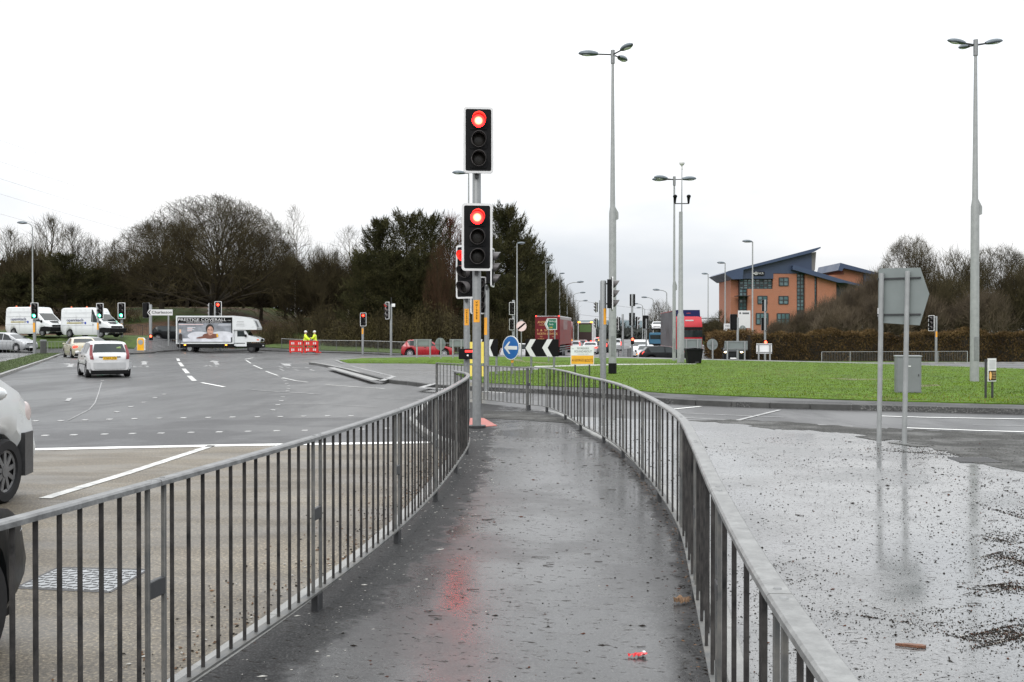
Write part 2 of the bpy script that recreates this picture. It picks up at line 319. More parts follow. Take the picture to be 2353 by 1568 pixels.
def ticks(a, b, fine, s1, lo, hi, s2):
    out = [lo]; x = lo
    while x < a: x = min(a, x + max(s2, (a - x) * 0.35)); out.append(x)
    while x < b - 1e-6: x = min(b, x + s1); out.append(x)
    st = s1
    while x < hi: st *= 1.6; x = min(hi, x + st); out.append(x)
    return out
xs = ticks(-90, 60, 0, 3, -1500, 1500, 20); ys = ticks(-12, 160, 0, 3, -200, 3000, 20)
mb = MB(); mb.m(GROUND)
vs = [(x, y, -0.17 + g(x, y)) for y in ys for x in xs]; nx = len(xs)
mb.add(vs, [(j * nx + i, j * nx + i + 1, (j + 1) * nx + i + 1, (j + 1) * nx + i) for j in range(len(ys) - 1) for i in range(nx - 1)], True)
struct(mb.build('ground'))

def slab(name, poly, ztop, depth, mat, step=4.0, side=None):
    """a sheet or raised slab over a plan outline; ztop a height or a function of (x, y)"""
    fn = ztop if callable(ztop) else (lambda x, y: ztop)
    bm = bmesh.new(); bm.faces.new([bm.verts.new((p[0], p[1], 0)) for p in poly]); bm.normal_update()
    if bm.faces[:][0].normal.z < 0: bmesh.ops.reverse_faces(bm, faces=bm.faces[:])
    if callable(ztop):
        bmesh.ops.triangulate(bm, faces=bm.faces[:])
        for ax in (0, 1):
            lo = min(p[ax] for p in poly); hi = max(p[ax] for p in poly); k = math.ceil(lo / step) * step
            while k < hi:
                if not (ax == 1 and k > 170 and (k / step) % 6) :
                    no = Vector((1, 0, 0)) if ax == 0 else Vector((0, 1, 0))
                    bmesh.ops.bisect_plane(bm, geom=bm.verts[:] + bm.edges[:] + bm.faces[:], plane_co=no * k, plane_no=no, dist=1e-5)
                k += step
    for v in bm.verts: v.co.z = fn(v.co.x, v.co.y)
    if depth:
        bd = [e for e in bm.edges if e.is_boundary]
        r = bmesh.ops.extrude_edge_only(bm, edges=bd)
        for v in [q for q in r['geom'] if isinstance(q, bmesh.types.BMVert)]: v.co.z -= depth
    bm.normal_update()
    me = bpy.data.meshes.new(name); bm.to_mesh(me); bm.free(); me.materials.append(mat)
    o = bpy.data.objects.new(name, me); col.objects.link(o); return struct(o)
def DP(pts, z): return [tuple(P(x, y, z)[:2]) for x, y in pts]
def resample(pts, d):
    pts = [Vector(p) for p in pts]; out = [pts[0].copy()]; need = d
    for a, b in zip(pts, pts[1:]):
        L = (b - a).length; t = 0
        while L - t >= need: t += need; out.append(a + (b - a) * (t / L)); need = d
        need -= (L - t)
    return out
def curve(pts, d=0.5):          # smooth path through plan points (Catmull-Rom)
    pts = [Vector(p) for p in pts]; q = [pts[0] * 2 - pts[1]] + pts + [pts[-1] * 2 - pts[-2]]; out = []
    for i in range(1, len(q) - 2):
        n = max(2, int((q[i + 1] - q[i]).length / d))
        for k in range(n):
            t = k / n; p0, p1, p2, p3 = q[i - 1], q[i], q[i + 1], q[i + 2]
            out.append(0.5 * ((2 * p1) + (p2 - p0) * t + (2 * p0 - 5 * p1 + 4 * p2 - p3) * t * t + (3 * p1 - p0 - 3 * p2 + p3) * t ** 3))
    out.append(pts[-1]); return out
def kerb(path, zf, mat, wdt=0.13, h=0.3, L=0.915):
    pts = resample([(p[0], p[1], 0) for p in path], L); mb = MB(); mb.m(mat)
    for a, b in zip(pts, pts[1:]):
        d = (b - a); ln = d.length; M = Matrix.Translation(((a.x + b.x) / 2, (a.y + b.y) / 2, zf((a.x + b.x) / 2, (a.y + b.y) / 2) + random.uniform(-.004, .004))) @ Matrix.Rotation(math.atan2(d.y, d.x), 4, 'Z')
        mb.box(-ln / 2 + .004, ln / 2 - .004, -wdt / 2, wdt / 2, -h, 0, M, ch=0.015)
    return struct(mb.build('kerb'))

road = [(-70, -8), (70, -8), (75, 66), (40, 72), (30, 110), (62, 430), (47, 430), (8, 150), (1, 98), (-5, 88), (-9, 84), (-16, 91), (-24, 99), (-30, 93), (-34, 90), (-52, 86), (-90, 86), (-90, -8)]
slab('road', road, lambda x, y: base(x, y) if y > 50 else -0.10, 0, ASPH, 3.0)
# footway between the two guardrails, with a crossfall to the right
LP = [(-2.6, -0.6), (-2.05, 1.4), (-1.72, 2.6), (-1.42, 4.07), (-1.118, 5.85), (-0.875, 7.79), (-0.73, 9.75), (-0.645, 11.75), (-0.60, 13.6), (-0.66, 15.0), (-0.92, 16.0)]
RP = [(0.60, -0.6), (0.62, 0.9), (0.655, 1.99), (0.71, 2.66), (0.90, 4.45), (1.15, 6.4), (1.37, 8.28), (1.47, 10.2), (1.50, 11.8), (1.50, 13.8), (1.41, 15.6), (1.23, 16.9), (1.05, 19.6), (0.74, 21.7), (0.37, 22.3)]
LC = [Vector((a, b, 0)) for a, b in LP]; RC = [Vector((a, b, 0)) for a, b in RP]
LC = curve(LC, 0.25); RC = curve(RC, 0.25)
def off(path, d):
    out = []
    for i, p in enumerate(path):
        t = path[min(i + 1, len(path) - 1)] - path[max(i - 1, 0)]; t.z = 0; t.normalize(); out.append((p.x + t.y * d, p.y - t.x * d))
    return out
lk = off(LC[:-4], -0.10); rk = off(RC, 0.07)
def zfoot(x, y): return (0.012 - 0.012 * (x - 0.3) + 0.040 * max(0, .45 - x)) * (1 - sst(14, 17, y))
left_far = [(-0.9, 15.5), (-1.35, 17.2), (-1.9, 20.0), (-2.0, 25.8)]
fp = lk + left_far + [(-0.9, 24.6), (0.42, 22.7)] + rk[::-1]
fo = slab('footpath', fp, zfoot, 0.13, FOOT, 0.2)
sa = fo.data.attributes.new('silt', 'FLOAT', 'POINT'); ly, lx, ry, rx = [p.y for p in LC[:-6]], [p.x for p in LC[:-6]], [p.y for p in RC[:-8]], [p.x for p in RC[:-8]]
for i, v in enumerate(fo.data.vertices):
    a_, c_ = v.co.x - float(np.interp(v.co.y, ly, lx)), float(np.interp(v.co.y, ry, rx)) - v.co.x
    sa.data[i].value = max(1 - sst(.05, .62, a_), (1 - sst(.0, .22, c_)) * .9, sst(17, 20, v.co.y) * .6)
kl = off(LC[:-4], -0.165) + [(-0.98, 15.6), (-1.42, 17.2), (-1.97, 20.0), (-2.07, 25.8)]
kerb(kl, lambda x, y: zfoot(x, y) + 0.012, KERB)
kerb(off(RC, 0.135)[::1], lambda x, y: 0.012, KERB)
# wet pavement right of the footway, gravelly edge, and the road beyond
wetp = off(RC, 0.20)[:-6] + DP([(1330, 958), (1590, 968), (1720, 969), (1990, 987)], -0.05) + [(9.0, 17.0), (22, 14.5), (22, -3), (0.8, -3)]
slab('side_pavement', wetp, -0.05, 0.2, WET)
grav = DP([(1580, 967), (1680, 964), (1800, 969), (1990, 983), (2353, 997), (2600, 1008), (2700, 1120), (2500, 1110), (2353, 1085), (2240, 1062), (2205, 1046), (2120, 1022), (2010, 1003), (1960, 996), (1860, 989), (1760, 985), (1700, 974)], -0.045)
rj = random.Random(9); gq = []
for a_, b_ in zip(grav, grav[1:] + grav[:1]):
    n_ = max(1, int(math.hypot(b_[0] - a_[0], b_[1] - a_[1]) / .12)); gq += [(a_[0] + (b_[0] - a_[0]) * k / n_ + rj.gauss(0, .05), a_[1] + (b_[1] - a_[1]) * k / n_ + rj.gauss(0, .07)) for k in range(n_)]
slab('gravel_edge', gq, -0.046, 0.05, GRAVEL)
for pts in ([(1965, 1003), (2012, 1000), (2050, 1010), (2020, 1013)], [(2040, 1017), (2085, 1019), (2150, 1026), (2100, 1026)]):
    slab('gravel_patch', DP(pts, -0.045), -0.043, 0.02, GRAVEL)
dirt = DP([(1112, 945), (1215, 947), (1300, 962), (1330, 975), (1210, 966), (1110, 962)], 0.0)
slab('gravel_patch', dirt, lambda x, y: zfoot(x, y) + 0.006, 0, GRAVEL, 1.0)
TACT = mk('red_tactile_paving', (0.36, 0.10, 0.08), 0.45, var=0.2, bump=0.2)
slab('tactile_paving', DP([(1080, 962), (1112, 962), (1142, 979), (1090, 983), (1078, 980)], 0.0), lambda x, y: zfoot(x, y) + 0.010, 0.01, TACT, 1.0)
# buff approach surfacing and the darker crossing band on the left carriageway
ap = DP([(-700, 1068), (60, 1034), (990, 1020)], -0.1) + [(-1.05, 15.2)] + off(LC[:-4], -0.26)[::-1] + [(-3.4, -6), (-14, -6)]
slab('buff_surfacing', ap, -0.096, 0, BUFF)
slab('dark_band', DP([(-700, 1000), (60, 972), (330, 966), (1000, 957), (1050, 960), (1020, 1019), (990, 1019.5), (60, 1033), (-700, 1067)], -0.1), -0.0955, 0, ASPHD)
# markings
def line(pts, wd, z=-0.09, mat=PAINT, name='road_marking'):
    q = [P(x, y, -0.1) for x, y in pts]; mb = MB(); mb.m(mat); vs = []
    for i, p in enumerate(q):
        t = q[min(i + 1, len(q) - 1)] - q[max(i - 1, 0)]; t.normalize(); s_ = Vector((t.y, -t.x, 0)) * wd / 2
        vs += [Vector((p.x + s_.x, p.y + s_.y, z)), Vector((p.x - s_.x, p.y - s_.y, z))]
    mb.add(vs, [(2 * i, 2 * i + 1, 2 * i + 3, 2 * i + 2) for i in range(len(q) - 1)]); return struct(mb.build(name))
def c2(zx, zy): return ((zx / 4.706 + 400) / 1.275, (zy / 4.706 + 820) / 1.275)
def c7(zx, zy): return ((zx / 3.3614 + 0) / 1.275, (zy / 3.3614 + 1020) / 1.275)
def c8(zx, zy): return ((zx / 3.3614 + 700) / 1.275, (zy / 3.3614 + 1000) / 1.275)
line([c7(60, 1010), c7(1200, 985), c7(2353, 962), (990, 1018)], 0.28)
line([c7(440, 1487), c7(1250, 1240), c7(2090, 965)], 0.14, mat=PAINTM)
for a, b in (((1750, 105), (1760, 130)), ((1765, 143), (1798, 183)), ((1808, 205), (1850, 252)), ((1862, 276), (1915, 326))):
    line([c7(*a), c7(*b)], 0.19, mat=PAINTM)
for a, b in (((70, 190), (118, 220)), ((142, 238), (228, 276)), ((265, 298), (382, 341)), ((430, 362), (560, 392)), ((560, 392), (680, 407)), ((855, 430), (1180, 455)), ((1180, 455), (1440, 470)), ((1790, 490), (2010, 502))):
    line([c8(*a), c8(*b)], 0.10, mat=PAINTM)
line([c8(60, 180), c8(140, 165)], 0.1)
line([c7(1985, 343), c7(2210, 386)], 0.12); line([c8(125, 482), c8(460, 505), c8(795, 524)], 0.10, mat=PAINTW)
line([c7(255, 500), c7(690, 497)], 0.05, mat=PAINTW); line([c7(255, 530), c7(690, 527)], 0.05, mat=PAINTW); line([c7(690, 495), c7(660, 527)], 0.12, mat=PAINTW)
line([c7(1000, 340), c7(970, 450), c7(935, 545), c7(880, 610), c7(670, 717)], 0.025, mat=PAINTW)
line([c8(1280, 556), c8(1800, 580)], 0.05, mat=PAINTW); line([c8(40, 628), c8(780, 618), c8(1380, 655)], 0.04, mat=PAINTW)
mb = MB(); mb.m(mk('stud_paint', (.36, .36, .35), .5, var=.3, scale=3))        # crossing studs
studs = [c7(x, y) for x, y in ((350, 722), (600, 720), (838, 713), (1080, 706), (1325, 700), (1570, 695), (1806, 692), (2050, 688), (2290, 684), (445, 866), (725, 860), (1030, 853), (1305, 847), (1585, 843), (1882, 836), (2160, 831), (1150, 632), (1290, 581), (1415, 538), (1527, 491), (1617, 458), (1010, 322))]
studs += [c8(x, y) for x, y in ((180, 750), (408, 747), (638, 743), (872, 740), (1105, 739), (90, 893), (372, 887), (650, 883), (1210, 872), (1455, 862), (335, 681), (383, 630), (418, 589), (432, 553), (480, 493), (490, 470), (486, 443), (470, 418), (455, 393), (430, 372), (395, 350))]
for x, y in studs:
    p = P(x, y, -0.1); mb.box(p.x - .055, p.x + .055, p.y - .055, p.y + .055, -0.10, -0.086, ch=0.006)
struct(mb.build('crossing_studs'))
def arrow(poly, mat=None):
    mat = mat or PAINTW
    q = [P(x, y, -0.09) for x, y in poly]; mb = MB(); mb.m(mat); mb.add(q, [tuple(range(len(q)))]); struct(mb.build('road_marking'))
arrow([c7(*p) for p in ((2060, 133), (2095, 124), (2160, 132), (2140, 138), (2165, 163), (2120, 166), (2100, 141))])
arrow([c7(*p) for p in ((1378, 140), (1420, 128), (1462, 140), (1440, 144), (1452, 163), (1392, 165), (1402, 144))])
arrow([c7(*p) for p in ((590, 158), (690, 152), (690, 162), (730, 155), (715, 188), (655, 186), (680, 164))])
arrow([c8(*p) for p in ((410, 220), (525, 222), (500, 232), (520, 246), (455, 243))])
for a, b in (((1278, 190), (1300, 180)), ((1300, 180), (1345, 192)), ((1365, 186), (1405, 178)), ((1405, 178), (1460, 182)), ((1460, 182), (1440, 190)), ((2012, 184), (2050, 172)), ((2050, 172), (2092, 185)), ((2115, 182), (2180, 176)), ((2125, 176), (2135, 186)), ((2200, 182), (2245, 182))):
    line([c7(*a), c7(*b)], 0.13, mat=PAINTW)
for a, b in (((395, 252), (435, 265)), ((400, 275), (440, 292)), ((455, 255), (498, 264)), ((470, 293), (525, 292)), ((525, 260), (580, 268)), ((548, 282), (590, 292)), ((580, 264), (630, 268)), ((600, 290), (650, 290)), ((650, 258), (690, 268)), ((700, 280), (740, 295))):
    line([c8(*a), c8(*b)], 0.10, mat=PAINTW)
def c6(zx, zy): return ((zx / 3.3614 + 2300) / 1.275, (zy / 3.3614 + 1150) / 1.275)
line([c6(950, 237), c6(1400, 250), c6(2353, 266), c6(3200, 285)], 0.12)
line([c6(1200, 354), c6(1900, 380), c6(2353, 393), c6(3200, 425)], 0.12)
line([c6(1850, 326), c6(2353, 333), c6(3000, 345)], 0.05, mat=PAINTW)
line([(1560, 960), (1700, 968), (1960, 981)], 0.06, mat=PAINTW); line([(1550, 941), (1610, 935)], 0.1); line([(1690, 968), (1792, 943)], 0.1, mat=PAINTW); line([(1555, 950), (1800, 960)], 0.06, mat=PAINTW)
line([(1110, 901), (1160, 903)], 0.15)
# the kerbed island with its rough paving and grass
ZI = 0.02
isl_near = [(728, 840), (790, 853), (880, 878), (935, 885), (1000, 893), (1110, 899), (1250, 905), (1400, 916), (1535, 928), (1700, 936), (2000, 944), (2353, 953), (2700, 964)]
isl_far = [(2700, 856), (2353, 846), (2000, 834), (1700, 827), (1400, 820), (1180, 817), (1000, 816), (850, 819), (760, 824), (722, 829), (710, 833)]
inear = DP(isl_near, -0.1); ifar = DP(isl_far, ZI)
slab('traffic_island', inear + ifar, ZI, 0.9, ROUGHP)
ci = curve([Vector((a, b, 0)) for a, b in [ifar[-1]] + inear], 0.6)
kerb(off(ci[: len(ci) // 3], -0.07), lambda x, y: ZI + 0.012, KERB)
kerb(off(ci[len(ci) // 3:], -0.07), lambda x, y: ZI + 0.012, KERBD)
kerb(off(curve([Vector((a, b, 0)) for a, b in ifar[:-2]], 2), -0.07), lambda x, y: ZI + 0.012, KERBD)
g_far = [(780, 829), (830, 824.5), (1000, 821), (1180, 821), (1400, 823.5), (1700, 830), (2000, 837), (2353, 849), (2700, 859)]
g_near = [(2700, 944), (2353, 931), (2000, 922), (1700, 912), (1535, 905), (1400, 893), (1250, 888), (1105, 880), (1046, 861), (1100, 857), (1240, 851), (1240, 843.5), (1080, 842), (975, 836), (800, 835)]
gpoly = DP(g_far + g_near, ZI)
rg = random.Random(4); gjag = []
for a_, b_ in zip(gpoly, gpoly[1:] + gpoly[:1]):
    n_ = max(1, int(math.hypot(b_[0] - a_[0], b_[1] - a_[1]) / .35)) if max(a_[1], b_[1]) < 50 else 1
    gjag += [(a_[0] + (b_[0] - a_[0]) * k / n_ + rg.gauss(0, .02), a_[1] + (b_[1] - a_[1]) * k / n_ + (rg.gauss(0, .05) if k else 0)) for k in range(n_)]
slab('grass_verge', gjag, ZI + 0.03, 0.05, GRASS)
slab('paved_edge', [(p[0], p[1] + .16) for p in inear[5:]] + DP(g_near[:8], ZI), ZI + .005, 0, asphalt('edge_bitumen', (.036, .036, .036), (.10, .10, .098), .5, .7, .5, .4, .6, .5, 50, .4, spec=.25))
pathp = DP([(1225, 846), (1420, 840.5), (1600, 838.5), (1600, 837.5), (1420, 838), (1230, 843)], ZI)
slab('path', pathp, ZI + 0.036, 0.02, mk('path_concrete', (0.3, 0.3, 0.28), 0.5, var=0.3, scale=2))
TUFTMUD = mk('muddy_grass', (0.10, 0.075, 0.03), 0.85, var=0.4, c2=(0.09, 0.11, 0.03), scale=3)
for pts in ([(1165, 826), (1190, 826), (1210, 832), (1260, 835), (1290, 838), (1240, 837), (1190, 832)], [(1880, 871), (1990, 873), (2075, 874), (1960, 876)], [(2100, 888), (2150, 886), (2165, 889), (2120, 892)]):
    slab('muddy_patch', DP(pts, ZI), ZI + 0.034, 0, TUFTMUD)
def pl(a, b, wd=0.12, z=ZI + 0.006, mat=PAINT):
    a, b = P(*a, z), P(*b, z); t = (b - a).normalized(); s_ = Vector((t.y, -t.x, 0)) * wd / 2
    m_ = MB(); m_.m(mat); m_.add([a + s_, a - s_, b - s_, b + s_], [(0, 1, 2, 3)]); struct(m_.build('paved_marking'))
pl(c8(905, 258), c8(1350, 382), 0.34, ZI + 0.02, mat=KERB); pl(c8(1405, 388), c8(1530, 345), 0.22, mat=PAINTW); pl(c8(1100, 243), c8(1520, 345), 0.1, mat=PAINTW); pl(c8(1790, 455), c8(1950, 412), 0.2, mat=PAINTW); pl(c8(1800, 458), c8(2060, 470), 0.3, mat=PAINTW); pl(c8(950, 186), c8(1020, 215), 0.13, ZI + .03, mat=KERB)
# pavement and verge at the left edge
le = [(-5.5, -6), (-7.6, 6), (-9.8, 13), (-21.3, 43.0), (-30, 66), (-35.6, 80.5), (-36.4, 83.0)]
lpoly = le + [(-38, 84.2), (-60, 82), (-90, 82), (-90, -6)]
slab('left_pavement', lpoly, lambda x, y: base(x, y) + 0.11, 0.2, asphalt('pale_wet_paving', (0.13, 0.13, 0.125), (0.28, 0.28, 0.27), 0.1, 0.35, 0.3, 0.35, 0.6, 0.15, 40, 0.3), 4)
kerb(le, lambda x, y: base(x, y) + 0.125, KERB)
gs = off([Vector((*p, 0)) for p in le], -0.16); gs2 = off([Vector((*p, 0)) for p in le], -1.75)
GRASSD = mk('verge_grass', (0.04, 0.06, 0.015), 0.85, var=0.35, c2=(0.055, 0.085, 0.02), scale=2, bump=0.4, bscale=12, spec=0.2)
slab('grass_strip', gs + gs2[::-1], lambda x, y: base(x, y) + 0.15, 0.06, GRASSD, 4)
# far kerb and pavement beyond the left carriageway
fk = [(-33.2, 92), (-32.2, 86), (-31.3, 83.8), (-30.2, 88.6), (-27, 95), (-24, 97.3), (-20, 94), (-15.8, 89), (-8.6, 82.2), (-4.2, 86.5), (-0.5, 95), (4.5, 130), (12, 190), (40, 440)]
fk2 = [(36, 440), (8, 190), (0.5, 130), (-4, 97), (-6, 90.5), (-9.2, 86.0), (-15.2, 92.2), (-19, 97), (-24, 100.5), (-29, 98), (-33, 95)]
slab('far_pavement', fk + fk2, lambda x, y: base(x, y) + 0.11, 0.3, ASPHD, 3)
kerb(fk[1:], lambda x, y: base(x, y) + 0.12, KERBD)
slab('grass_bank', [(-9.2, 86), (-15.2, 92.2), (-19, 97), (-24, 100.5), (-27, 99.5), (-24, 104), (-10, 104), (0, 104), (-4, 97), (-6, 90.5)], lambda x, y: base(x, y) + 0.17, 0.3, GRASSD, 3)
slab('grass_bank', [(-32.5, 88.5), (-46, 88.6), (-46, 97), (-33.5, 97)], lambda x, y: base(x, y) + 0.14, 0.3, GRASSD, 2)
# verge on the right, beyond the far lane
rv = [(19, 86), (17.8, 76), (21, 71.5), (34, 67.5), (75, 61), (90, 140), (75, 440), (68, 440), (30, 120)]
slab('right_verge', rv, lambda x, y: base(x, y) + 0.12, 0.3, GRASS, 4)
kerb(rv[:4] + [(75, 61)], lambda x, y: base(x, y) + 0.13, KERB)
slab('path', [(18.8, 77.5), (21.6, 73.2), (34, 69.4), (75, 63), (75, 65), (34, 71.3), (22.5, 75), (20, 78)], lambda x, y: base(x, y) + 0.15, 0, ASPH, 4)
slab('central_reservation', [(8.8, 84.5), (11.5, 86), (24, 190), (21, 190), (9, 92)], lambda x, y: base(x, y) + 0.12, 0.3, ASPHD, 3)
# ---------------------------------------------------------------- guardrails
def guardrail(posts, ztop, label, zf, nb=12, stag=.002, group='steel pedestrian guardrails', dense=True, curvy=True, topmat=None, barmat=None, w=0.055, postmat=None):
    topmat = topmat or RAILTOP; barmat = barmat or BARM
    r = thing('guardrail', label, 'guardrail', (posts[len(posts) // 2][0], posts[len(posts) // 2][1], zf(*posts[len(posts) // 2])), group=group)
    o = Vector(r.location); pv = [Vector((a, b, 0)) for a, b in posts]
    q = [pv[0] * 2 - pv[1]] + pv + [pv[-1] * 2 - pv[-2]]
    def seg(i, t):
        p0, p1, p2, p3 = q[i:i + 4]
        if not curvy: p = p1 + (p2 - p1) * t
        else: p = 0.5 * ((2 * p1) + (p2 - p0) * t + (2 * p0 - 5 * p1 + 4 * p2 - p3) * t * t + (3 * p1 - p0 - 3 * p2 + p3) * t ** 3)
        return p
    def zt(p): return ztop(p.x, p.y) if callable(ztop) else ztop
    for i in range(len(pv) - 1):
        L = (pv[i + 1] - pv[i]).length; e = 0.003 / L
        pts = [seg(i, e + (1 - 2 * e) * k / 8) for k in range(9)]
        h = w / 2
        mb = MB(); mb.m(topmat); mb.sweep([Vector((p.x, p.y, zt(p))) - o for p in pts], [(-h, -.024), (h, -.024), (h, -.007), (h - .007, 0), (-h + .007, 0), (-h, -.007)]); mb.build('top_rail', r)
        mb = MB(); mb.m(STILE if dense else barmat); mb.sweep([Vector((p.x, p.y, zf(p.x, p.y) + .115)) - o for p in pts], [(-.026, -.012), (.026, -.012), (.026, 0), (-.026, 0)]); mb.build('bottom_rail', r)
        mb = MB(); n = nb if L > 1.5 else max(3, int(nb * L / 2))
        for k in range(1, n + 1):
            t = k / (n + 1.0); p = seg(i, t); d = (seg(i, t + .01) - seg(i, t - .01)); M = Matrix.Translation(Vector((p.x, p.y, 0)) - Vector((o.x, o.y, 0))) @ Matrix.Rotation(math.atan2(d.y, d.x), 4, 'Z')
            z0, z1 = zf(p.x, p.y) + .105 - o.z, zt(p) - .02 - o.z
            if dense: sg = stag * (1 if k % 2 else -1); mb.m(barmat).tube([M @ Vector((0, sg, z0)), M @ Vector((0, sg, z1))], 0.0088, 6, False)
            else: mb.m(barmat).box(-.008, .008, -.008, .008, z0, z1, M)
        mb.build('bar_panel', r)
    for i, p in enumerate(pv):
        a = seg(min(i, len(pv) - 2), 0.02 if i < len(pv) - 1 else 1.0); b = seg(max(i - 1, 0), 0.98 if i else 0.0); d = (a - b)
        if d.length < 1e-4: d = pv[min(i + 1, len(pv) - 1)] - pv[max(i - 1, 0)]
        M = Matrix.Translation(Vector((p.x, p.y, 0)) - Vector((o.x, o.y, 0))) @ Matrix.Rotation(math.atan2(d.y, d.x), 4, 'Z')
        zg, zz = zf(p.x, p.y) - o.z, zt(p) - o.z
        mb = MB(); mb.m(STILE)
        if dense:
            for s_ in ((-1, 1) if 0 < i < len(pv) - 1 else ((1,) if i == 0 else (-1,))):
                mb.box(s_ * .062 - .009, s_ * .062 + .009, -.009, .009, zg + .10, zz - .02, M, ch=.003)
            mb.m(DARKM); mb.box(-.04, .04, -.022, .022, zg - .05, zg + .10, M, ch=.004)
            mb.m(STILE); mb.m(DARKM); mb.box(-.06, .06, -.010, .012, zg + .52, zg + .59, M, ch=.003)
            mb.m(RAILTOP)
            for s_ in (-1, 1): mb.ell(M @ Vector((s_ * .05, 0, zz)), (.013, .013, .006), 8, 4)
        else:
            mb.m(postmat or topmat); mb.box(-.025, .025, -.025, .025, zg - .05, zz - .01, M)
        mb.build('post', r)
    return r
fl = lambda x, y: zfoot(x, y)
guardrail([(-2.62, -0.4), (-2.12, 1.2), (-1.73, 2.55), (-1.42, 4.07), (-1.118, 5.85), (-0.875, 7.79), (-0.73, 9.75), (-0.645, 11.75), (-0.60, 13.6), (-0.66, 14.9), (-0.90, 15.9)], 1.095,
          'grey steel guardrail curving along the left edge of the wet footway', fl)
guardrail([(0.52, -0.6), (0.575, 0.8), (0.70, 2.66), (0.90, 4.45), (1.15, 6.4), (1.37, 8.28), (1.47, 10.2), (1.50, 11.75), (1.50, 13.8), (1.40, 15.6), (1.18, 17.6), (1.03, 19.7), (0.74, 21.7), (0.37, 22.3)], lambda x, y: 1.0 - 0.0042 * max(0, y - 8),
          'grey steel guardrail sweeping round the right edge of the wet footway', fl, 8, .0105, w=.072, topmat=mk('rail_top_worn', (0.195, 0.197, 0.193), 0.55, metal=0.05, var=0.4, scale=13, spec=.3, bump=.25, bscale=60, rvar=.2))
guardrail([(0.34, 22.42), (-0.75, 24.2), (-1.92, 26.1)], 0.92, 'short straight guardrail across the end of the footway behind the tall red signal', lambda x, y: 0.0, 11, dense=False, curvy=False, topmat=STILE, barmat=STILE, w=0.045)
def zb(x, y): return base(x, y) + 0.12
guardrail([(-34, 84.5), (-37, 81.5), (-40.0, 78.5)], lambda x, y: zb(x, y) + 0.95, 'low grey guardrail on the pale pavement beside the silver people carrier', zb, 14, dense=False, curvy=False, topmat=GALV, barmat=GALV, w=.05)
guardrail([(-30.8, 86.6), (-29.3, 90.2), (-26.6, 94.5), (-23.9, 96.9)], lambda x, y: zb(x, y) + 0.98, 'pale guardrail round the corner in front of the box van', zb, 16, dense=False, topmat=GALV, barmat=GALV, w=.05)
guardrail([(-22.3, 99.0), (-20, 97.1), (-17.8, 94.8), (-15.8, 92.0), (-13.7, 89.9), (-11.5, 87.8), (-9.3, 85.7), (-7.2, 87.7), (-4.8, 90.6)], lambda x, y: zb(x, y) + 0.98, 'long pale guardrail along the grass bank behind the workmen', zb, 16, dense=False, curvy=False, topmat=mk('pale_rail', (.50, .51, .50), .4, var=.1), barmat=STILE, w=.05, postmat=STILE)
guardrail([(22.9, 75.6), (24.85, 75.15), (26.8, 74.7), (28.75, 74.2), (30.7, 73.7), (32.6, 73.2)], lambda x, y: zb(x, y) + 0.84, 'pale guardrail in front of the brown hedge on the far right', zb, 17, dense=False, curvy=False, topmat=GALVP, barmat=STILE, w=.045, postmat=GALVP)
guardrail([(8.9, 85.6), (10.3, 91), (11.4, 97), (12.4, 103)], lambda x, y: zb(x, y) + 1.0, 'dark guardrail along the central reservation of the far road', zb, 16, dense=False, curvy=False, topmat=DARKM, barmat=DARKM, w=.05)
guardrail([(-37.5, 94.5), (-34.5, 95.5), (-31.5, 96.6), (-28.6, 97.8)], lambda x, y: base(x, y) + 1.15, 'dark guardrail at the foot of the leafy bank behind the yellow bollard', lambda x, y: base(x, y) + .05, 16, dense=False, curvy=False, topmat=DARKM, barmat=DARKM, w=.05)

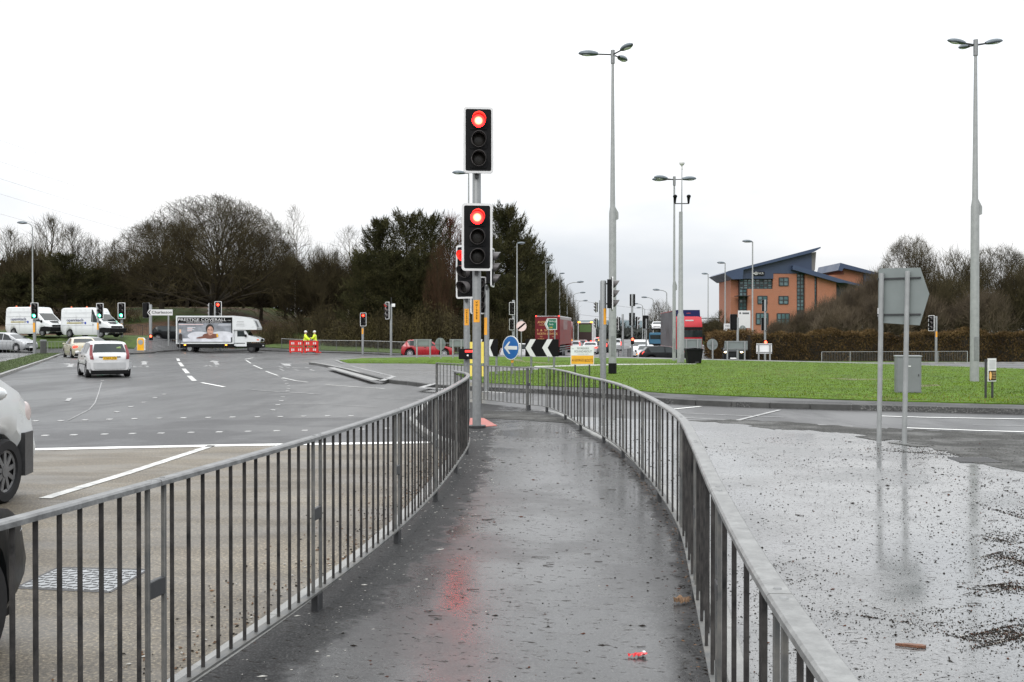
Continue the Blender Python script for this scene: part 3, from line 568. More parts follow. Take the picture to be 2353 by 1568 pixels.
# ---------------------------------------------------------------- traffic signals
def rrect(w_, h_, r_, n=5):
    out = []
    for cx_, cz_, a0 in ((w_ / 2 - r_, h_ / 2 - r_, 0), (-w_ / 2 + r_, h_ / 2 - r_, 90), (-w_ / 2 + r_, -h_ / 2 + r_, 180), (w_ / 2 - r_, -h_ / 2 + r_, 270)):
        for k in range(n + 1): a = R(a0 + 90 * k / n); out.append((cx_ + r_ * math.cos(a), cz_ + r_ * math.sin(a)))
    return out
_hm = {}
def head_meshes(near):
    if near in _hm: return _hm[near]
    W_, H_ = 0.52, 1.14
    a = MB(); a.m(BLACK); a.prism(rrect(W_ - .03, H_ - .03, .05), -.012, .012); a.prism(rrect(.30, .98, .04), .012, .16)
    for k in range(3): a.prism(rrect(.30, .30, .03), -.03 - .001 * k, -.012, Matrix.Translation((0, 0, .33 - .33 * k)))
    b = MB(); b.m(WHITE); o_, i_ = rrect(W_, H_, .055), rrect(W_ - .075, H_ - .075, .03); n = len(o_)
    vs = [Vector((x, -.022, z)) for x, z in o_] + [Vector((x, -.022, z)) for x, z in i_] + [Vector((x, .014, z)) for x, z in o_] + [Vector((x, -.0125, z)) for x, z in i_]
    fs = []
    for k in range(n):
        j = (k + 1) % n; fs += [(k, j, n + j, n + k), (k, 2 * n + k, 2 * n + j, j), (n + k, n + j, 3 * n + j, 3 * n + k)]
    b.add(vs, fs)
    h = MB(); h.m(HOODM); m_ = 28; vs = []
    for rr in (.128, .122):
        for k in range(m_):
            an = 2 * PI * k / m_; l_ = .035 + .19 * (0.5 + 0.5 * math.sin(an)) ** 0.7
            vs += [Vector((rr * math.cos(an), -.03, rr * math.sin(an))), Vector((rr * .97 * math.cos(an), -.03 - l_, rr * .97 * math.sin(an)))]
    fs = []
    for k in range(m_):
        j = (k + 1) % m_; A = 2 * k; B = 2 * j; C = 2 * m_ + 2 * k; D = 2 * m_ + 2 * j
        fs += [(A, B, B + 1, A + 1), (C, C + 1, D + 1, D), (A + 1, B + 1, D + 1, C + 1)]
    h.add(vs, fs, True)
    l = MB(); l.m(LENSOFF)
    l.ell((0, -.032, 0), (.112, .022, .112), 22, 10)
    out = {k: q.build(k) for k, q in (('signal_head', a), ('border', b), ('hood', h), ('lens', l))}
    for o in out.values(): col.objects.unlink(o)
    _hm[near] = out; return out
def inst(src, parent, loc=(0, 0, 0), rz=0, name=None, mat=None, sc_=None):
    o = bpy.data.objects.new(name or src.name.split('.')[0], src.data); col.objects.link(o); o.parent = parent; o.location = loc; o.rotation_euler = (0, 0, rz)
    if sc_: o.scale = sc_
    if mat is not None: o.material_slots[0].link = 'OBJECT'; o.material_slots[0].material = mat
    return o
def put_head(root, loc, yaw, h, lit=None, border=True, off_=0.15):
    M = head_meshes(True); s = h / 1.14; a = R(yaw)
    p = Vector(loc) + Vector((math.sin(a), -math.cos(a), 0)) * off_
    hd = inst(M['signal_head'], root, p, a, sc_=(s, s, s))
    if border: inst(M['border'], hd)
    for k, nm in enumerate(('red', 'amber', 'green')):
        z = .33 - .33 * k; inst(M['hood'], hd, (0, 0, z))
        mt = None
        if lit == nm: mt = {'red': SIGRED if s > .9 and root.location.y < 30 else SIGREDF, 'green': SIGGREEN}[nm]
        inst(M['lens'], hd, (0, 0, z), mat=mt)
    return hd
def signal(label, x, Y, zg, ytop, pw, heads, tagy=None, group='traffic signals', txt=True, poles=None, tagx=0):
    X = WX(x, Y); r = thing('traffic_signal', label, 'traffic signal', (X, Y, zg), group=group)
    zt = AT(x, ytop, Y).z - zg; rad = pw * Y / F / 2
    m_ = MB(); m_.m(GALV); m_.tube([(0, 0, -.1), (0, 0, zt - .04), (0, 0, zt)], [rad, rad, rad * .8], 14); m_.build('pole', r)
    for xc, y0, y1, yaw, lit in heads:
        c = AT(xc, (y0 + y1) / 2, Y); h = (y1 - y0) * Y / F
        put_head(r, (c.x - X, 0, c.z - zg), yaw, h, lit, off_=rad + .1 if abs(c.x - X) < .12 else 0.03)
        if abs(c.x - X) >= .12:
            b = MB(); b.m(DARKM)
            for dz in (-.3, .3): b.box(min(0, c.x - X), max(0, c.x - X), -.02, .02, c.z - zg + dz * h - .02, c.z - zg + dz * h + .02)
            b.build('bracket', r)
        else:
            b = MB(); b.m(DARKM); b.box(-.03, .03, -.05 - rad, .05 + rad, c.z - zg - h * .56, c.z - zg - h * .48); b.build('bracket', r)
    if tagy:
        z0, z1 = AT(x, tagy[1], Y).z - zg, AT(x, tagy[0], Y).z - zg; m_ = MB(); m_.m(ORANGE)
        m_.grid(lambda u, v: Vector(((rad + .003) * math.sin((u - .5) * 1.5 + tagx), -(rad + .003) * math.cos((u - .5) * 1.5 + tagx), z0 + (z1 - z0) * v)), 6, 1)
        lp = m_.build('number_label', r)
        if txt:
            t_ = text('V\nX\nI\n5\n9\n3\n2', lp, (0, -rad - .006, z1 - .02), (z1 - z0) * .085, .05 if rad < .09 else .06, BLACKPAINT)
    return r
s1 = signal('tall grey pole with two white-bordered signals stacked, both showing red', 1095.5, 18.1, 0.03, 385, 20, [(1098, 252, 402, 5, 'red'), (1094.5, 471, 624, 6, 'red')], (690, 741))
m_ = MB(); m_.m(DARKM); m_.tube([(0, 0, -.02), (0, 0, .012)], .16, 16); m_.build('base_plate', s1)
s2 = signal('red signal on a pole with a push button box, behind the tall twin red signal', 1072.5, 22.6, 0.0, 600, 14.5, [(1082, 565, 687, -34, 'red')], (710, 748))
m_ = MB(); m_.m(BLACK); m_.box(-.17, .17, -.2, -.07, 1.10, 1.33, ch=.01); pb = m_.build('push_button_box', s2)
m_ = MB(); m_.m(mk('wait_lamp', (.5, .02, .02), .4, emit=(1, .05, .04), es=1.6)); m_.box(-.03, .15, -.204, -.2, 1.25, 1.30); m_.build('wait_lamp', pb)
m_ = MB(); m_.m(PLATEW); m_.ell((.03, -.2, 1.18), (.022, .012, .022)); m_.build('button', pb)
s3 = signal('signal with its back turned and hooded lamps poking out right of the twin red signal', 1118.5, 30.8, 0.02, 655, 11.5, [(1118, 571, 660, 82, None), (1098, 636, 722, 25, None)], (730, 770), txt=False, tagx=-.6)
signal('plain grey pole with a side-on black signal facing right, left of the lamp column', 1386, 30.0, 0.02, 645, 14, [(1404, 637, 714, 88, None)], (709, 746), txt=False, tagx=.8)
signal('pair of small dark signals stacked on a pole above the blue arrow sign', 1180, 66, 0.02, 690, 7, [(1178, 695, 724, -12, None), (1177.5, 733, 759, -12, None)])
signal('red signal on a pole to the right of the hi-vis workmen', 833.5, 82, base(-12, 82) + .11, 752, 5.5, [(835.5, 719, 750, 0, 'red')], (755, 768), txt=False)
s5 = signal('red signal facing left on a taller pole behind the island tip', 898.5, 76, base(-9, 76) + .02, 700, 5.5, [(891, 694, 734, -55, 'red')])
m_ = MB(); m_.m(PLATEW); m_.box(.05, .3, -.06, .06, AT(900, 702, 76).z - s5.location.z - .12, AT(900, 702, 76).z - s5.location.z + .12, ch=.02); m_.m(DARKM); m_.tube([(.02, 0, AT(900, 702, 76).z - s5.location.z), (.02, 0, AT(900, 684, 76).z - s5.location.z)], .03, 6); m_.build('detector', s5)
signal('green signal beside the litter bin on the left pavement', 79.5, 79, base(-37, 79) + .11, 705, 7, [(82.5, 696, 734, 0, 'green')], (742, 764), txt=False)
signal('green signal in front of the second white van', 225.5, 86, 0.02, 703, 5, [(230, 697, 733, 0, 'green')], (742, 758), txt=False)
signal('green signal to the right of the second white van', 280, 92, base(-35, 92) + .11, 702, 6, [(281.5, 696, 733, 0, 'green')], (744, 760), txt=False)
s4 = signal('dark signal seen from behind beside the white place-name sign', 346, 92.0, 0.0, 700, 7, [(335, 696, 731, 172, None)])
sg = signal('red signal with a second dark head, in front of the box van picture', 494.5, 95.2, 0.02, 705, 6, [(484, 697, 728, -100, None), (501.5, 693, 729, 0, 'red')])
m_ = MB(); m_.m(GALV); X5 = WX(505.5, 95.2) - sg.location.x; m_.tube([(X5, 0, -.1), (X5, 0, AT(505, 720, 95.2).z - .02)], .11, 10); p5 = m_.build('pole', sg)
m_ = MB(); m_.m(ORANGE); m_.box(X5 - .1, X5 + .1, -.13, -.115, 2.3, 3.1); m_.build('number_label', sg)
signal('pair of dark signals facing left just behind the plain grey pole', 1379, 64, base(5.5, 64), 690, 5, [(1375.5, 694, 719, -80, None), (1375.5, 731, 755, -80, None)])
sc_ = signal('two signal backs stacked on a thin pole over the central reservation', 1452.5, 88, base(10, 88) + .12, 676, 5, [(1453.5, 676, 704, 175, None), (1452.5, 719, 749, 175, None), (1464, 726, 757, 85, None)])
signal('side-on dark signal facing left between the lamp column and the far cars', 1431, 86, base(9.2, 86) + .12, 722, 5, [(1421, 727, 759, -85, None)])
signal('signal back on twin thin poles by the silver car at the far junction', 1485, 80, base(10.5, 80), 733, 3.6, [(1484, 725, 756, 178, None)])
signal('signal back in front of the to-let boards', 1695, 84, base(18, 84), 730, 5.5, [(1686, 722, 759, 176, None)])
st = signal('tall signal with two backs in front of the brick office block', 1758, 78, base(19, 78) + .12, 689, 5, [(1758, 689, 716, 178, None), (1757, 730, 760, 178, None)])
signal('signal facing left in front of the hedge beyond the back of the pentagon sign', 2151, 72, base(29, 72) + .12, 727, 5.5, [(2141, 725, 761, -62, None)], (762, 775), txt=False)
PEDL = mk('lit_pedestrian_lamp', (.5, .02, .01), .4, emit=(1, .09, .04), es=7)
for r_, x_, y_ in ((s4, 348.5, 773), (sc_, 1453, 780), (st, 1757.5, 786.5)):
    c_ = AT(x_, y_, r_.location.y) - r_.location; a = MB(); a.m(BLACK); a.box(c_.x - .14, c_.x + .14, -.24, -.06, c_.z - .42, c_.z + .16, ch=.02); pb_ = a.build('pedestrian_signal', r_)
    a = MB(); a.m(PEDL); a.ell((c_.x, -.25, c_.z), (.11, .02, .11), 12, 6); a.build('lens', pb_)
# ---------------------------------------------------------------- lamp columns
LUM = None
def luminaire():
    global LUM
    if LUM is None:
        a = MB(); a.m(mk('luminaire_shell', (.10, .12, .135), .3, metal=.3, var=.2)); k = 16; prof = []
        for i in range(13):
            t = i / 12; w_ = .205 * (math.sin(PI * min(1, t * .92 + .06)) ** .55); prof.append((t, w_))
        def f(u, v):
            i = u * 12; t, w_ = prof[int(round(i))]; an = PI * 2 * v
            return Vector((t * 1.0, w_ * math.cos(an), (0.19 if math.sin(an) > 0 else 0.10) * (w_ / .205) ** .8 * math.sin(an)))
        a.grid(f, 12, 18)
        a.m(CHROME); a.ell((.58, 0, -.085), (.27, .145, .035), 14, 6)
        LUM = a.build('luminaire'); col.objects.unlink(LUM)
    return LUM
def column(label, x, Y, zg, ytop, heads, r0=.13, r1=.055, shoulder=None, tilt=8, size=1.0, arm=.55, group='street lamp columns', bracket=None, mat=None):
    X = WX(x, Y); r = thing('street_lamp', label, 'street lamp', (X, Y, zg), group=group); zt = AT(x, ytop, Y).z - zg
    a = MB(); a.m(mat or GALVP)
    if shoulder: a.tube([(0, 0, -.1), (0, 0, shoulder), (0, 0, shoulder + .25), (0, 0, zt)], [r0, r0 * .92, r0 * .66, r1], 16)
    else: a.tube([(0, 0, -.1), (0, 0, 1.5), (0, 0, 1.6), (0, 0, zt)], [r0, r0, r0 * .72, r1], 12)
    a.build('pole', r)
    if shoulder:
        a = MB(); a.m(GALVP); a.prism([(-.02, -.35), (r0 * 1.35, -.25), (r0 * 1.35, .0), (.04, .3)], -.05, .05, Matrix.Translation((0.02, 0, shoulder))); a.build('hinge', r)
        a = MB(); a.m(GALV); a.box(-r0 * .5, r0 * .5, -r0 - .004, -r0 + .03, .7, 1.5, ch=.004); a.build('hatch', r)
        a = MB(); a.m(GALV); a.tube([(0, 0, zt - .35), (0, 0, zt + .18)], r1 * 1.7, 12); a.build('head_collar', r)
    for az in heads:
        d = Vector((math.cos(R(az)), math.sin(R(az)), math.tan(R(tilt)))); z = zt
        if bracket:
            pts = [Vector((0, 0, zt - .1))] + [Vector((d.x * bracket * (1 - math.cos(q)), d.y * bracket * (1 - math.cos(q)), zt - .1 + .55 * math.sin(q))) for q in [R(k * 15) for k in range(1, 7)]]
            a = MB(); a.m(mat or GALVP); a.tube(pts, r1 * .8, 8); am = a.build('arm', r); end = pts[-1]
        else:
            end = Vector((d.x, d.y, d.z)) * arm + Vector((0, 0, z)); a = MB(); a.m(DARKM); a.tube([(0, 0, z), end], .03, 8); am = a.build('arm', r)
        o = inst(luminaire(), am, end - d * .04, 0); o.scale = (size,) * 3; o.rotation_euler = (0, -R(tilt if not bracket else 3), R(az))
    return r
lm = column('tall column with three lamp heads rising from the grass in the middle of the junction', 1407.5, 40.7, ZI + .03, 126, [176, -62, 60], .155, .05, 6.4, 3, .78, .62)
a = MB(); a.m(BLACK); a.tube([(0, 0, -.05), (0, 0, .42)], .163, 16); a.build('base_collar', lm)
column('tall column with two spread lamp heads and a third behind, on the right-hand grass', 2239.5, 34.3, ZI + .03, 104, [178, 4, 100], .145, .045, 5.85, 10, .6, .38)
column('column with twin lamp heads next to the camera mast', 1549, 60, base(9.5, 60), 413, [160, 5, 200], .105, .05, 4.6, 3, .85, .5)
column('single-headed column partly hidden by the tall twin red signal', 1077, 66, 0.02, 399, [180], .10, .045, None, 3, .85, .25)
column('curved-arm lamp column above the first white van', 75.5, 98, base(-45, 98), 524, [180], .11, .05, None, 3, .95, .3, bracket=.55)
column('lamp column in front of the dark conifers, left of the maroon lorry', 1188, 94, base(.5, 94) + .1, 560, [10], .10, .05, None, 3, .75, .05)
column('lamp column above the roof of the maroon lorry', 1254, 120, base(4, 120) + .1, 604, [5], .11, .06, None, 3, .7, .05)
column('thin lamp column at the right corner of the maroon lorry', 1286, 142, base(6.7, 142) + .1, 629, [5], .11, .06, None, 3, .7, .05)
for lb, x, Y, yt, az, bk in (('curved-arm lamp column beyond the maroon lorry, nearest of three', 1303, 150, 656, 0, 1.5), ('curved-arm lamp column beyond the maroon lorry, middle of three', 1318, 185, 679, 0, 1.2), ('curved-arm lamp column beyond the maroon lorry, furthest of three', 1328, 225, 696, 0, 1.2),
                     ('curved-arm lamp column nearest the twin-headed column', 1532, 150, 674, 180, 1.1), ('curved-arm lamp column above the car transporter', 1501, 176, 690, 180, 1.1), ('small curved-arm lamp column, left of the transporter', 1476.5, 205, 704, 180, .9), ('smallest curved-arm lamp column on the far road', 1481.5, 230, 712, 180, .9)):
    column(lb, x, Y, base(WX(x, Y), Y), yt, [az], .11, .07, None, 3, 1.0, .3, bracket=bk)
column('slim lamp column just left of the red lorry cab roofline and the brick office', 1627, 150, base(28, 150), 630, [180], .12, .06, None, 3, .9, .1)
column('slim lamp column at the left corner of the brick office block', 1666, 128, base(26, 128), 605, [180], .13, .06, None, 3, .95, .1)
column('white lamp column rising in front of the office block logo', 1729, 100, base(23, 100) + .1, 556, [180], .125, .06, None, 3, .95, .1)
# camera mast
Ym = 55.6; Xm = WX(1564, Ym); r = thing('camera_mast', 'grey mast with two cameras and a ball-topped aerial on the grass', 'camera mast', (Xm, Ym, ZI))
zc = AT(1564, 487, Ym).z - ZI; zt = AT(1566, 375, Ym).z - ZI
a = MB(); a.m(GALVP); a.tube([(0, 0, -.05), (0, 0, 2.55), (0, 0, 2.75), (0, 0, zc)], [.20, .195, .135, .10], 16); a.build('pole', r)
a = MB(); a.m(GALV); a.tube([(.05, 0, zc), (.06, 0, zt - .2)], [.035, .02], 8); a.build('aerial', r)
a = MB(); a.m(mk('pale_globe', (.6, .6, .6), .4)); a.ell((.06, 0, zt), (.15, .15, .15), 14, 10); a.tube([(.06, 0, zt - .35), (.06, 0, zt - .12)], .05, 8); a.build('globe', r)
a = MB(); a.m(DARKM); zy = AT(1564, 468, Ym).z - ZI; a.box(-.35, .45, -.025, .025, zy - .03, zy + .02); a.tube([(.05, 0, zc - .02), (.05, 0, zy)], .03, 8); a.build('crossbar', r)
for dx in (-.32, .42):
    a = MB(); a.m(BLACK); a.tube([(dx, 0, zy), (dx, 0, zy + .18), (dx, -.03, zy + .34)], [.05, .07, .09], 10); a.ell((dx, -.05, zy + .38), (.12, .16, .10), 12, 8); a.build('camera', r)

# ---------------------------------------------------------------- signs
def posts(r, xs_, z1, rad=.038, mat=None, z0=-.1, y=.03):
    for x in xs_:
        a = MB(); a.m(mat or GALV); a.tube([(x, y, z0), (x, y, z1)], rad, 10); a.build('post', r)
def sign_at(name, label, cat, xc, Y, zg, rz=0, group=None): return thing(name, label, cat, (WX(xc, Y), Y, zg), R(rz), group)
# keep-left arrow
r = sign_at('arrow_sign', 'round blue sign with a white arrow pointing left, on a post on the grass', 'road sign', 1176, 40.3, ZI, -46); Y = 40.3
zc = AT(1174, 799.5, Y).z - ZI; rd = .475
a = MB(); a.m(WHITE); a.tube([(0, -.06, zc), (0, -.035, zc)], rd, 32); a.m(BLUE); a.disc((0, -.0615, zc), rd * .94, 32); pn = a.build('sign_plate', r)
a = MB(); a.m(WHITE); a.prism([(-.37, 0), (-.10, .24), (-.02, .24), (-.16, .07), (.37, .07), (.37, -.07), (-.16, -.07), (-.02, -.24), (-.10, -.24)], -.066, -.0616, Matrix.Translation((0, 0, zc))); a.build('arrow', pn)
posts(r, [0], zc + .3, .045)
a = MB(); a.m(ORANGE); a.tube([(0, .03, .48), (0, .03, zc - rd - .02)], .052, 10, False); a.build('post_sleeve', r)
def chevron(label, xc, Y, w_, h_, zb_, nchev, rz, px):
    r = sign_at('chevron_board', label, 'chevron board', xc, Y, ZI, rz, 'black and white chevron boards')
    a = MB(); a.m(BLACKPAINT); a.box(-w_ / 2, w_ / 2, -.03, 0, zb_, zb_ + h_, ch=.004); bd = a.build('board', r)
    a = MB(); a.m(WHITE); m = h_ / 2; s_ = w_ / nchev
    for k in range(nchev):
        x0 = -w_ / 2 + s_ * k + .005; t_ = s_ * .32; d_ = s_ * .30
        a.prism([(x0, 0), (x0 + d_, m), (x0 + d_ + t_, m), (x0 + t_, 0), (x0 + d_ + t_, -m), (x0 + d_, -m)], -.034, -.0302, Matrix.Translation((0, 0, zb_ + m)))
    a.build('chevron_marking', bd); posts(r, px, zb_ + h_ * .9, .045)
chevron('black board with two white chevrons next to the blue arrow sign', 1245.5, 41.0, 1.34, .69, .71, 2, 0, [-.43, .48])
chevron('black chevron board half hidden behind the signal poles', 1119, 40.2, 1.0, .66, .74, 2, -30, [-.2, .42])
# yellow double panel behind the pole
r = sign_at('yellow_panel', 'pair of pale yellow panels on a post, hidden behind the tall signal pole', 'sign', 1095, 34.5, ZI)
a = MB(); a.m(YELLOW); a.box(-.245, .245, -.02, 0, AT(0, 835, 34.5).z - ZI, AT(0, 786, 34.5).z - ZI); a.build('upper_panel', r)
a = MB(); a.m(YELLOW); a.box(-.26, .24, -.02, 0, AT(0, 865, 34.5).z - ZI, AT(0, 840, 34.5).z - ZI); a.build('lower_panel', r); posts(r, [0], 1.3)
# derestriction sign
Y = 62; r = sign_at('end_of_limit_sign', 'round pale sign with a black diagonal bar by the dark signals', 'road sign', 1198, Y, base(.5, 62)); zg = base(.5, 62); zc = AT(1198, 750, Y).z - zg
a = MB(); a.m(PINK); a.tube([(0, -.05, zc), (0, -.03, zc)], .31, 28); pn = a.build('sign_plate', r)
a = MB(); a.m(BLACKPAINT); a.box(-.29, .29, -.056, -.0505, -.05, .05, Matrix.Translation((0, 0, zc)) @ Matrix.Rotation(R(-40), 4, 'Y')); a.build('diagonal_bar', pn)
a = MB(); a.m(GALV); a.box(-.1, .1, -.03, .05, zc + .33, zc + .39); a.build('sign_lamp', r); posts(r, [0], zc + .33, .035)
# green direction sign
Y = 58; zg = base(2.5, 58); r = sign_at('direction_sign', 'green direction sign with white lettering in front of the maroon lorry', 'road sign', 1266, Y, zg)
z0, z1 = AT(0, 758, Y).z - zg, AT(0, 732, Y).z - zg; zc = (z0 + z1) / 2; h = (z1 - z0) / 2; wr = .34; wl = .37
out = [(-wl, 0), (-wl + .16, h), (wr, h), (wr, -h), (-wl + .16, -h)]; inn = [(-wl + .045, 0), (-wl + .18, h - .035), (wr - .035, h - .035), (wr - .035, -h + .035), (-wl + .18, -h + .035)]
a = MB(); a.m(WHITE); a.prism(out, -.03, 0, Matrix.Translation((0, 0, zc))); a.m(GREEN); a.prism(inn, -.033, -.0302, Matrix.Translation((0, 0, zc))); pn = a.build('sign_plate', r)
a = MB(); a.m(WHITE); a.prism([(-wl + .07, 0), (-wl + .19, h - .06), (-wl + .25, h - .06), (-wl + .13, 0), (-wl + .25, -h + .06), (-wl + .19, -h + .06)], -.036, -.0332, Matrix.Translation((0, 0, zc))); a.build('arrow', pn)
text('Edinburgh', pn, (-.10, -.036, zc + .16), .10, .40, WHITE, align='LEFT'); text('Perth', pn, (-.10, -.036, zc - .02), .10, .22, WHITE, align='LEFT'); text('A90', pn, (-.10, -.036, zc - .2), .09, .19, PLATEY, align='LEFT')
posts(r, [-.13, .22], zc + .1, .04)
# roundabout name board
Y = 39; r = sign_at('roundabout_sign', 'white and orange name board on two posts on the grass', 'sign', 1338, Y, ZI, 3)
z0, z1 = AT(0, 838.5, Y).z - ZI, AT(0, 795, Y).z - ZI; w_ = 54 * Y / F / 2; zm = z0 + (z1 - z0) * .485
a = MB(); a.m(WHITE); a.box(-w_, w_, -.03, 0, z0, z1, ch=.004); a.m(mk('pale_print', (.66, .68, .68), .45, var=.04)); a.box(-w_ + .02, w_ - .02, -.033, -.0302, zm + .012, z1 - .02); a.m(mk('orange_print', (.72, .36, .02), .45, var=.1)); a.box(-w_ + .025, w_ - .025, -.033, -.0302, z0 + .03, zm); pn = a.build('board', r)
text('MYREKIRK', pn, (.03, -.035, zm + .27), .075, .46, INK); text('ROUNDABOUT', pn, (.03, -.035, zm + .155), .085, .66, INK); text('for sponsorship enquiries', pn, (.03, -.035, zm + .06), .028, .42, INK)
DK = mk('dark_brown_ink', (.07, .012, .008), .5)
text('BOOTS', pn, (.245, -.035, zm - .19), .115, .31, DK); text('GEORGES', pn, (-.125, -.035, zm - .18), .095, .36, DK)
a = MB(); a.m(DK); a.prism([(-w_ + .05, 0), (-w_ + .10, .05), (-w_ + .10, -.05)], -.036, -.0332, Matrix.Translation((0, 0, zm - .18))); a.m(mk('teal_print', (.05, .12, .15), .5)); a.box(-w_ + .04, -w_ + .12, -.036, -.0332, zm + .25, zm + .265); a.build('emblem', pn)
posts(r, [-.27, .28], z1 - .05, .03, DARKM)
# small info sign on the right
Y = 25.5; r = sign_at('sponsor_sign', 'small white and dark sponsor sign on two posts at the right edge of the grass', 'sign', 2277, Y, ZI, 28)
z0, z1 = AT(0, 877, Y).z - ZI, AT(0, 824, Y).z - ZI; zm = z0 + (z1 - z0) * .47
a = MB(); a.m(WHITE); a.box(-.13, .17, -.03, 0, z0, z1, ch=.003); a.m(BLACKPAINT); a.box(-.12, .16, -.033, -.0302, z0 + .025, zm); pn = a.build('board', r)
a = MB(); a.m(mk('pale_orange_print', (.75, .42, .12), .5)); a.prism([(-.10 + .045 * (1 - math.cos(2 * PI * k / 20)), (z0 + zm) / 2 + .01 + .105 * math.sin(2 * PI * k / 20)) for k in range(20)], -.036, -.0332)
a.m(mk('grey_print', (.42, .43, .44), .5))
for k in range(7): a.box(-.09, .13, -.0345, -.0302, zm + .05 + k * .032, zm + .066 + k * .032)
a.m(mk('tan_print', (.35, .24, .1), .5))
for k in range(5): a.box(.01, .14, -.036, -.0332, z0 + .06 + k * .04, z0 + .075 + k * .04 + .003)
a.build('emblem', pn); posts(r, [-.15, .10], z1 - .02, .028, DARKM)
# big sign seen from behind
Y = 15.9; X0 = WX(2050, Y); r = thing('direction_sign', 'back of a large grey pentagonal direction sign on two tall posts in the wet pavement', 'road sign', (X0, Y, -.05), R(-38))
def loc_(x, y):                 # point on the board's plane seen at (x, y), in the sign's own frame
    d = ray(x, y); nrm = Vector((math.sin(R(38)) * 1, math.cos(R(38)), 0)); t = (Vector((X0, Y, 0)) - Vector((0, 0, E))).dot(nrm) / d.dot(nrm)
    p = Vector((d.x * t, d.y * t, E + d.z * t)) - Vector((X0, Y, -.05)); return (p.x * math.cos(R(38)) - p.y * math.sin(R(38)), p.z)
po = [loc_(2016, 621), loc_(2021, 617), loc_(2112, 615), loc_(2133, 676), loc_(2111, 748), loc_(2019, 742), loc_(2015, 736)]
a = MB(); a.m(SIGNBACK); a.prism(po, 0.05, .058); a.build('sign_plate', r)
a = MB(); a.m(DARKM)
xl, xr = po[0][0] - .01, loc_(2114, 637)[0]
for yy in (640, 723):
    zq = (loc_(2050, yy)[1]); a.box(xl, xr, 0.02, .05, zq - .011, zq + .011); a.build('channel', r); a = MB(); a.m(DARKM)
for (x0, y0), (x1, y1) in (((2026, 628), (2020, 1010)), ((2085.5, 623), (2078, 1020))):
    q0 = loc_(x0, y0); q1 = loc_(x1, 900); a = MB(); a.m(GALVP); a.tube([(q1[0], 0, -.06), (q0[0], 0, q0[1])], .037, 16); a.build('post', r)
a = MB(); q = loc_(2017, 717); a.m(WHITE); a.box(q[0] - .02, q[0] + .05, .046, .05, q[1] - .07, q[1] + .06); a.m(BRICKRED); a.box(q[0], q[0] + .03, .043, .046, q[1] + .01, q[1] + .05); a.build('sticker', r)
# sign backs round the junction
def signback(label, xs_, ys_, px, yb, Y, pale=False):
    xc = sum(xs_) / 2; X = WX(xc, Y); zg = base(X, Y) if yb is None else AT(xc, yb, Y).z; r = thing('sign_back', label, 'road sign', (X, Y, zg), group='grey sign backs')
    z0, z1 = AT(0, ys_[1], Y).z - zg, AT(0, ys_[0], Y).z - zg; k = Y / F
    a = MB(); a.m(PLATEW if pale else SIGNBACK); a.box((xs_[0] - xc) * k, (xs_[1] - xc) * k, 0, .02, z0, z1, ch=.005); pn = a.build('sign_plate', r)
    for zz in (z0 + .06, z1 - .08): a = MB(); a.m(GALV); a.box((xs_[0] - xc) * k, (xs_[1] - xc) * k, -.03, 0, zz, zz + .05); a.build('channel', pn)
    posts(r, [(p - xc) * k for p in px], z1 - .02, .05, GALVP, y=-.04)
signback('oblong grey sign back in front of the red hatchback', (951, 992), (780, 797), (958, 988.5), 819, 62)
signback('grey sign back just left of the push button pole', (1033, 1066), (780, 798), (1041, 1060), 819, 60)
signback('grey sign back partly behind the black bin', (1570, 1613), (779, 802), (1577, 1603), 824, 68)
signback('oblong grey sign back in front of the car with headlamps on', (1665, 1718), (784, 805), (1671, 1711), 828, 66)
signback('pale panel on two grey posts by the hedge end', (1738, 1774), (790, 813), (1743, 1769), 829, 66, True)
def roundback(label, xc, yc, rx, Y, yb, rz):
    X = WX(xc, Y); zg = AT(xc, yb, Y).z; r = thing('round_sign_back', label, 'road sign', (X, Y, zg), R(rz), 'round grey sign backs'); zc = AT(xc, yc, Y).z - zg; rr = rx * Y / F
    a = MB(); a.m(SIGNBACK); a.tube([(0, 0, zc), (0, .02, zc)], rr, 24); pn = a.build('sign_plate', r); a = MB(); a.m(GALV); a.box(-rr * .9, rr * .9, -.03, 0, zc - .03, zc + .03); a.build('channel', pn); posts(r, [0], zc + rr * .8, .05, GALVP, y=-.05)
roundback('round grey sign back over the bonnet of the red hatchback', 1012, 791, 14.5, 62, 820, 40)
roundback('round grey sign back right of the red lorry', 1637, 792, 13, 68, 826, 8)
roundback('small round sign back behind the signal by the to-let boards', 1706.5, 755, 7, 100, 812, 0)
# place-name sign
Y = 91.2; zg = 0.02; r = sign_at('place_name_sign', 'white flag sign reading Charleston with a black chevron pointing left', 'road sign', 368, Y, zg)
z0, z1 = AT(0, 725, Y).z - zg, AT(0, 711.5, Y).z - zg; zc = (z0 + z1) / 2; h = (z1 - z0) / 2; k = Y / F
a = MB(); a.m(WHITE); a.prism([(-29 * k, 0), (-25 * k, h), (29 * k, h), (29 * k, -h), (-25 * k, -h)], -.05, -.02, Matrix.Translation((0, 0, zc))); pn = a.build('sign_plate', r)
a = MB(); a.m(BLACKPAINT); a.prism([(-27.4 * k, 0), (-23 * k, h * .78), (-20.5 * k, h * .78), (-24.2 * k, 0), (-20.5 * k, -h * .78), (-23 * k, -h * .78)], -.056, -.0502, Matrix.Translation((0, 0, zc))); a.build('chevron_marking', pn)
text('Charleston', pn, (4.5 * k, -.055, zc), .25, 46 * k, BLACKPAINT, thick=.012); posts(r, [19 * k], zc - h * .4, .07, GALVP)
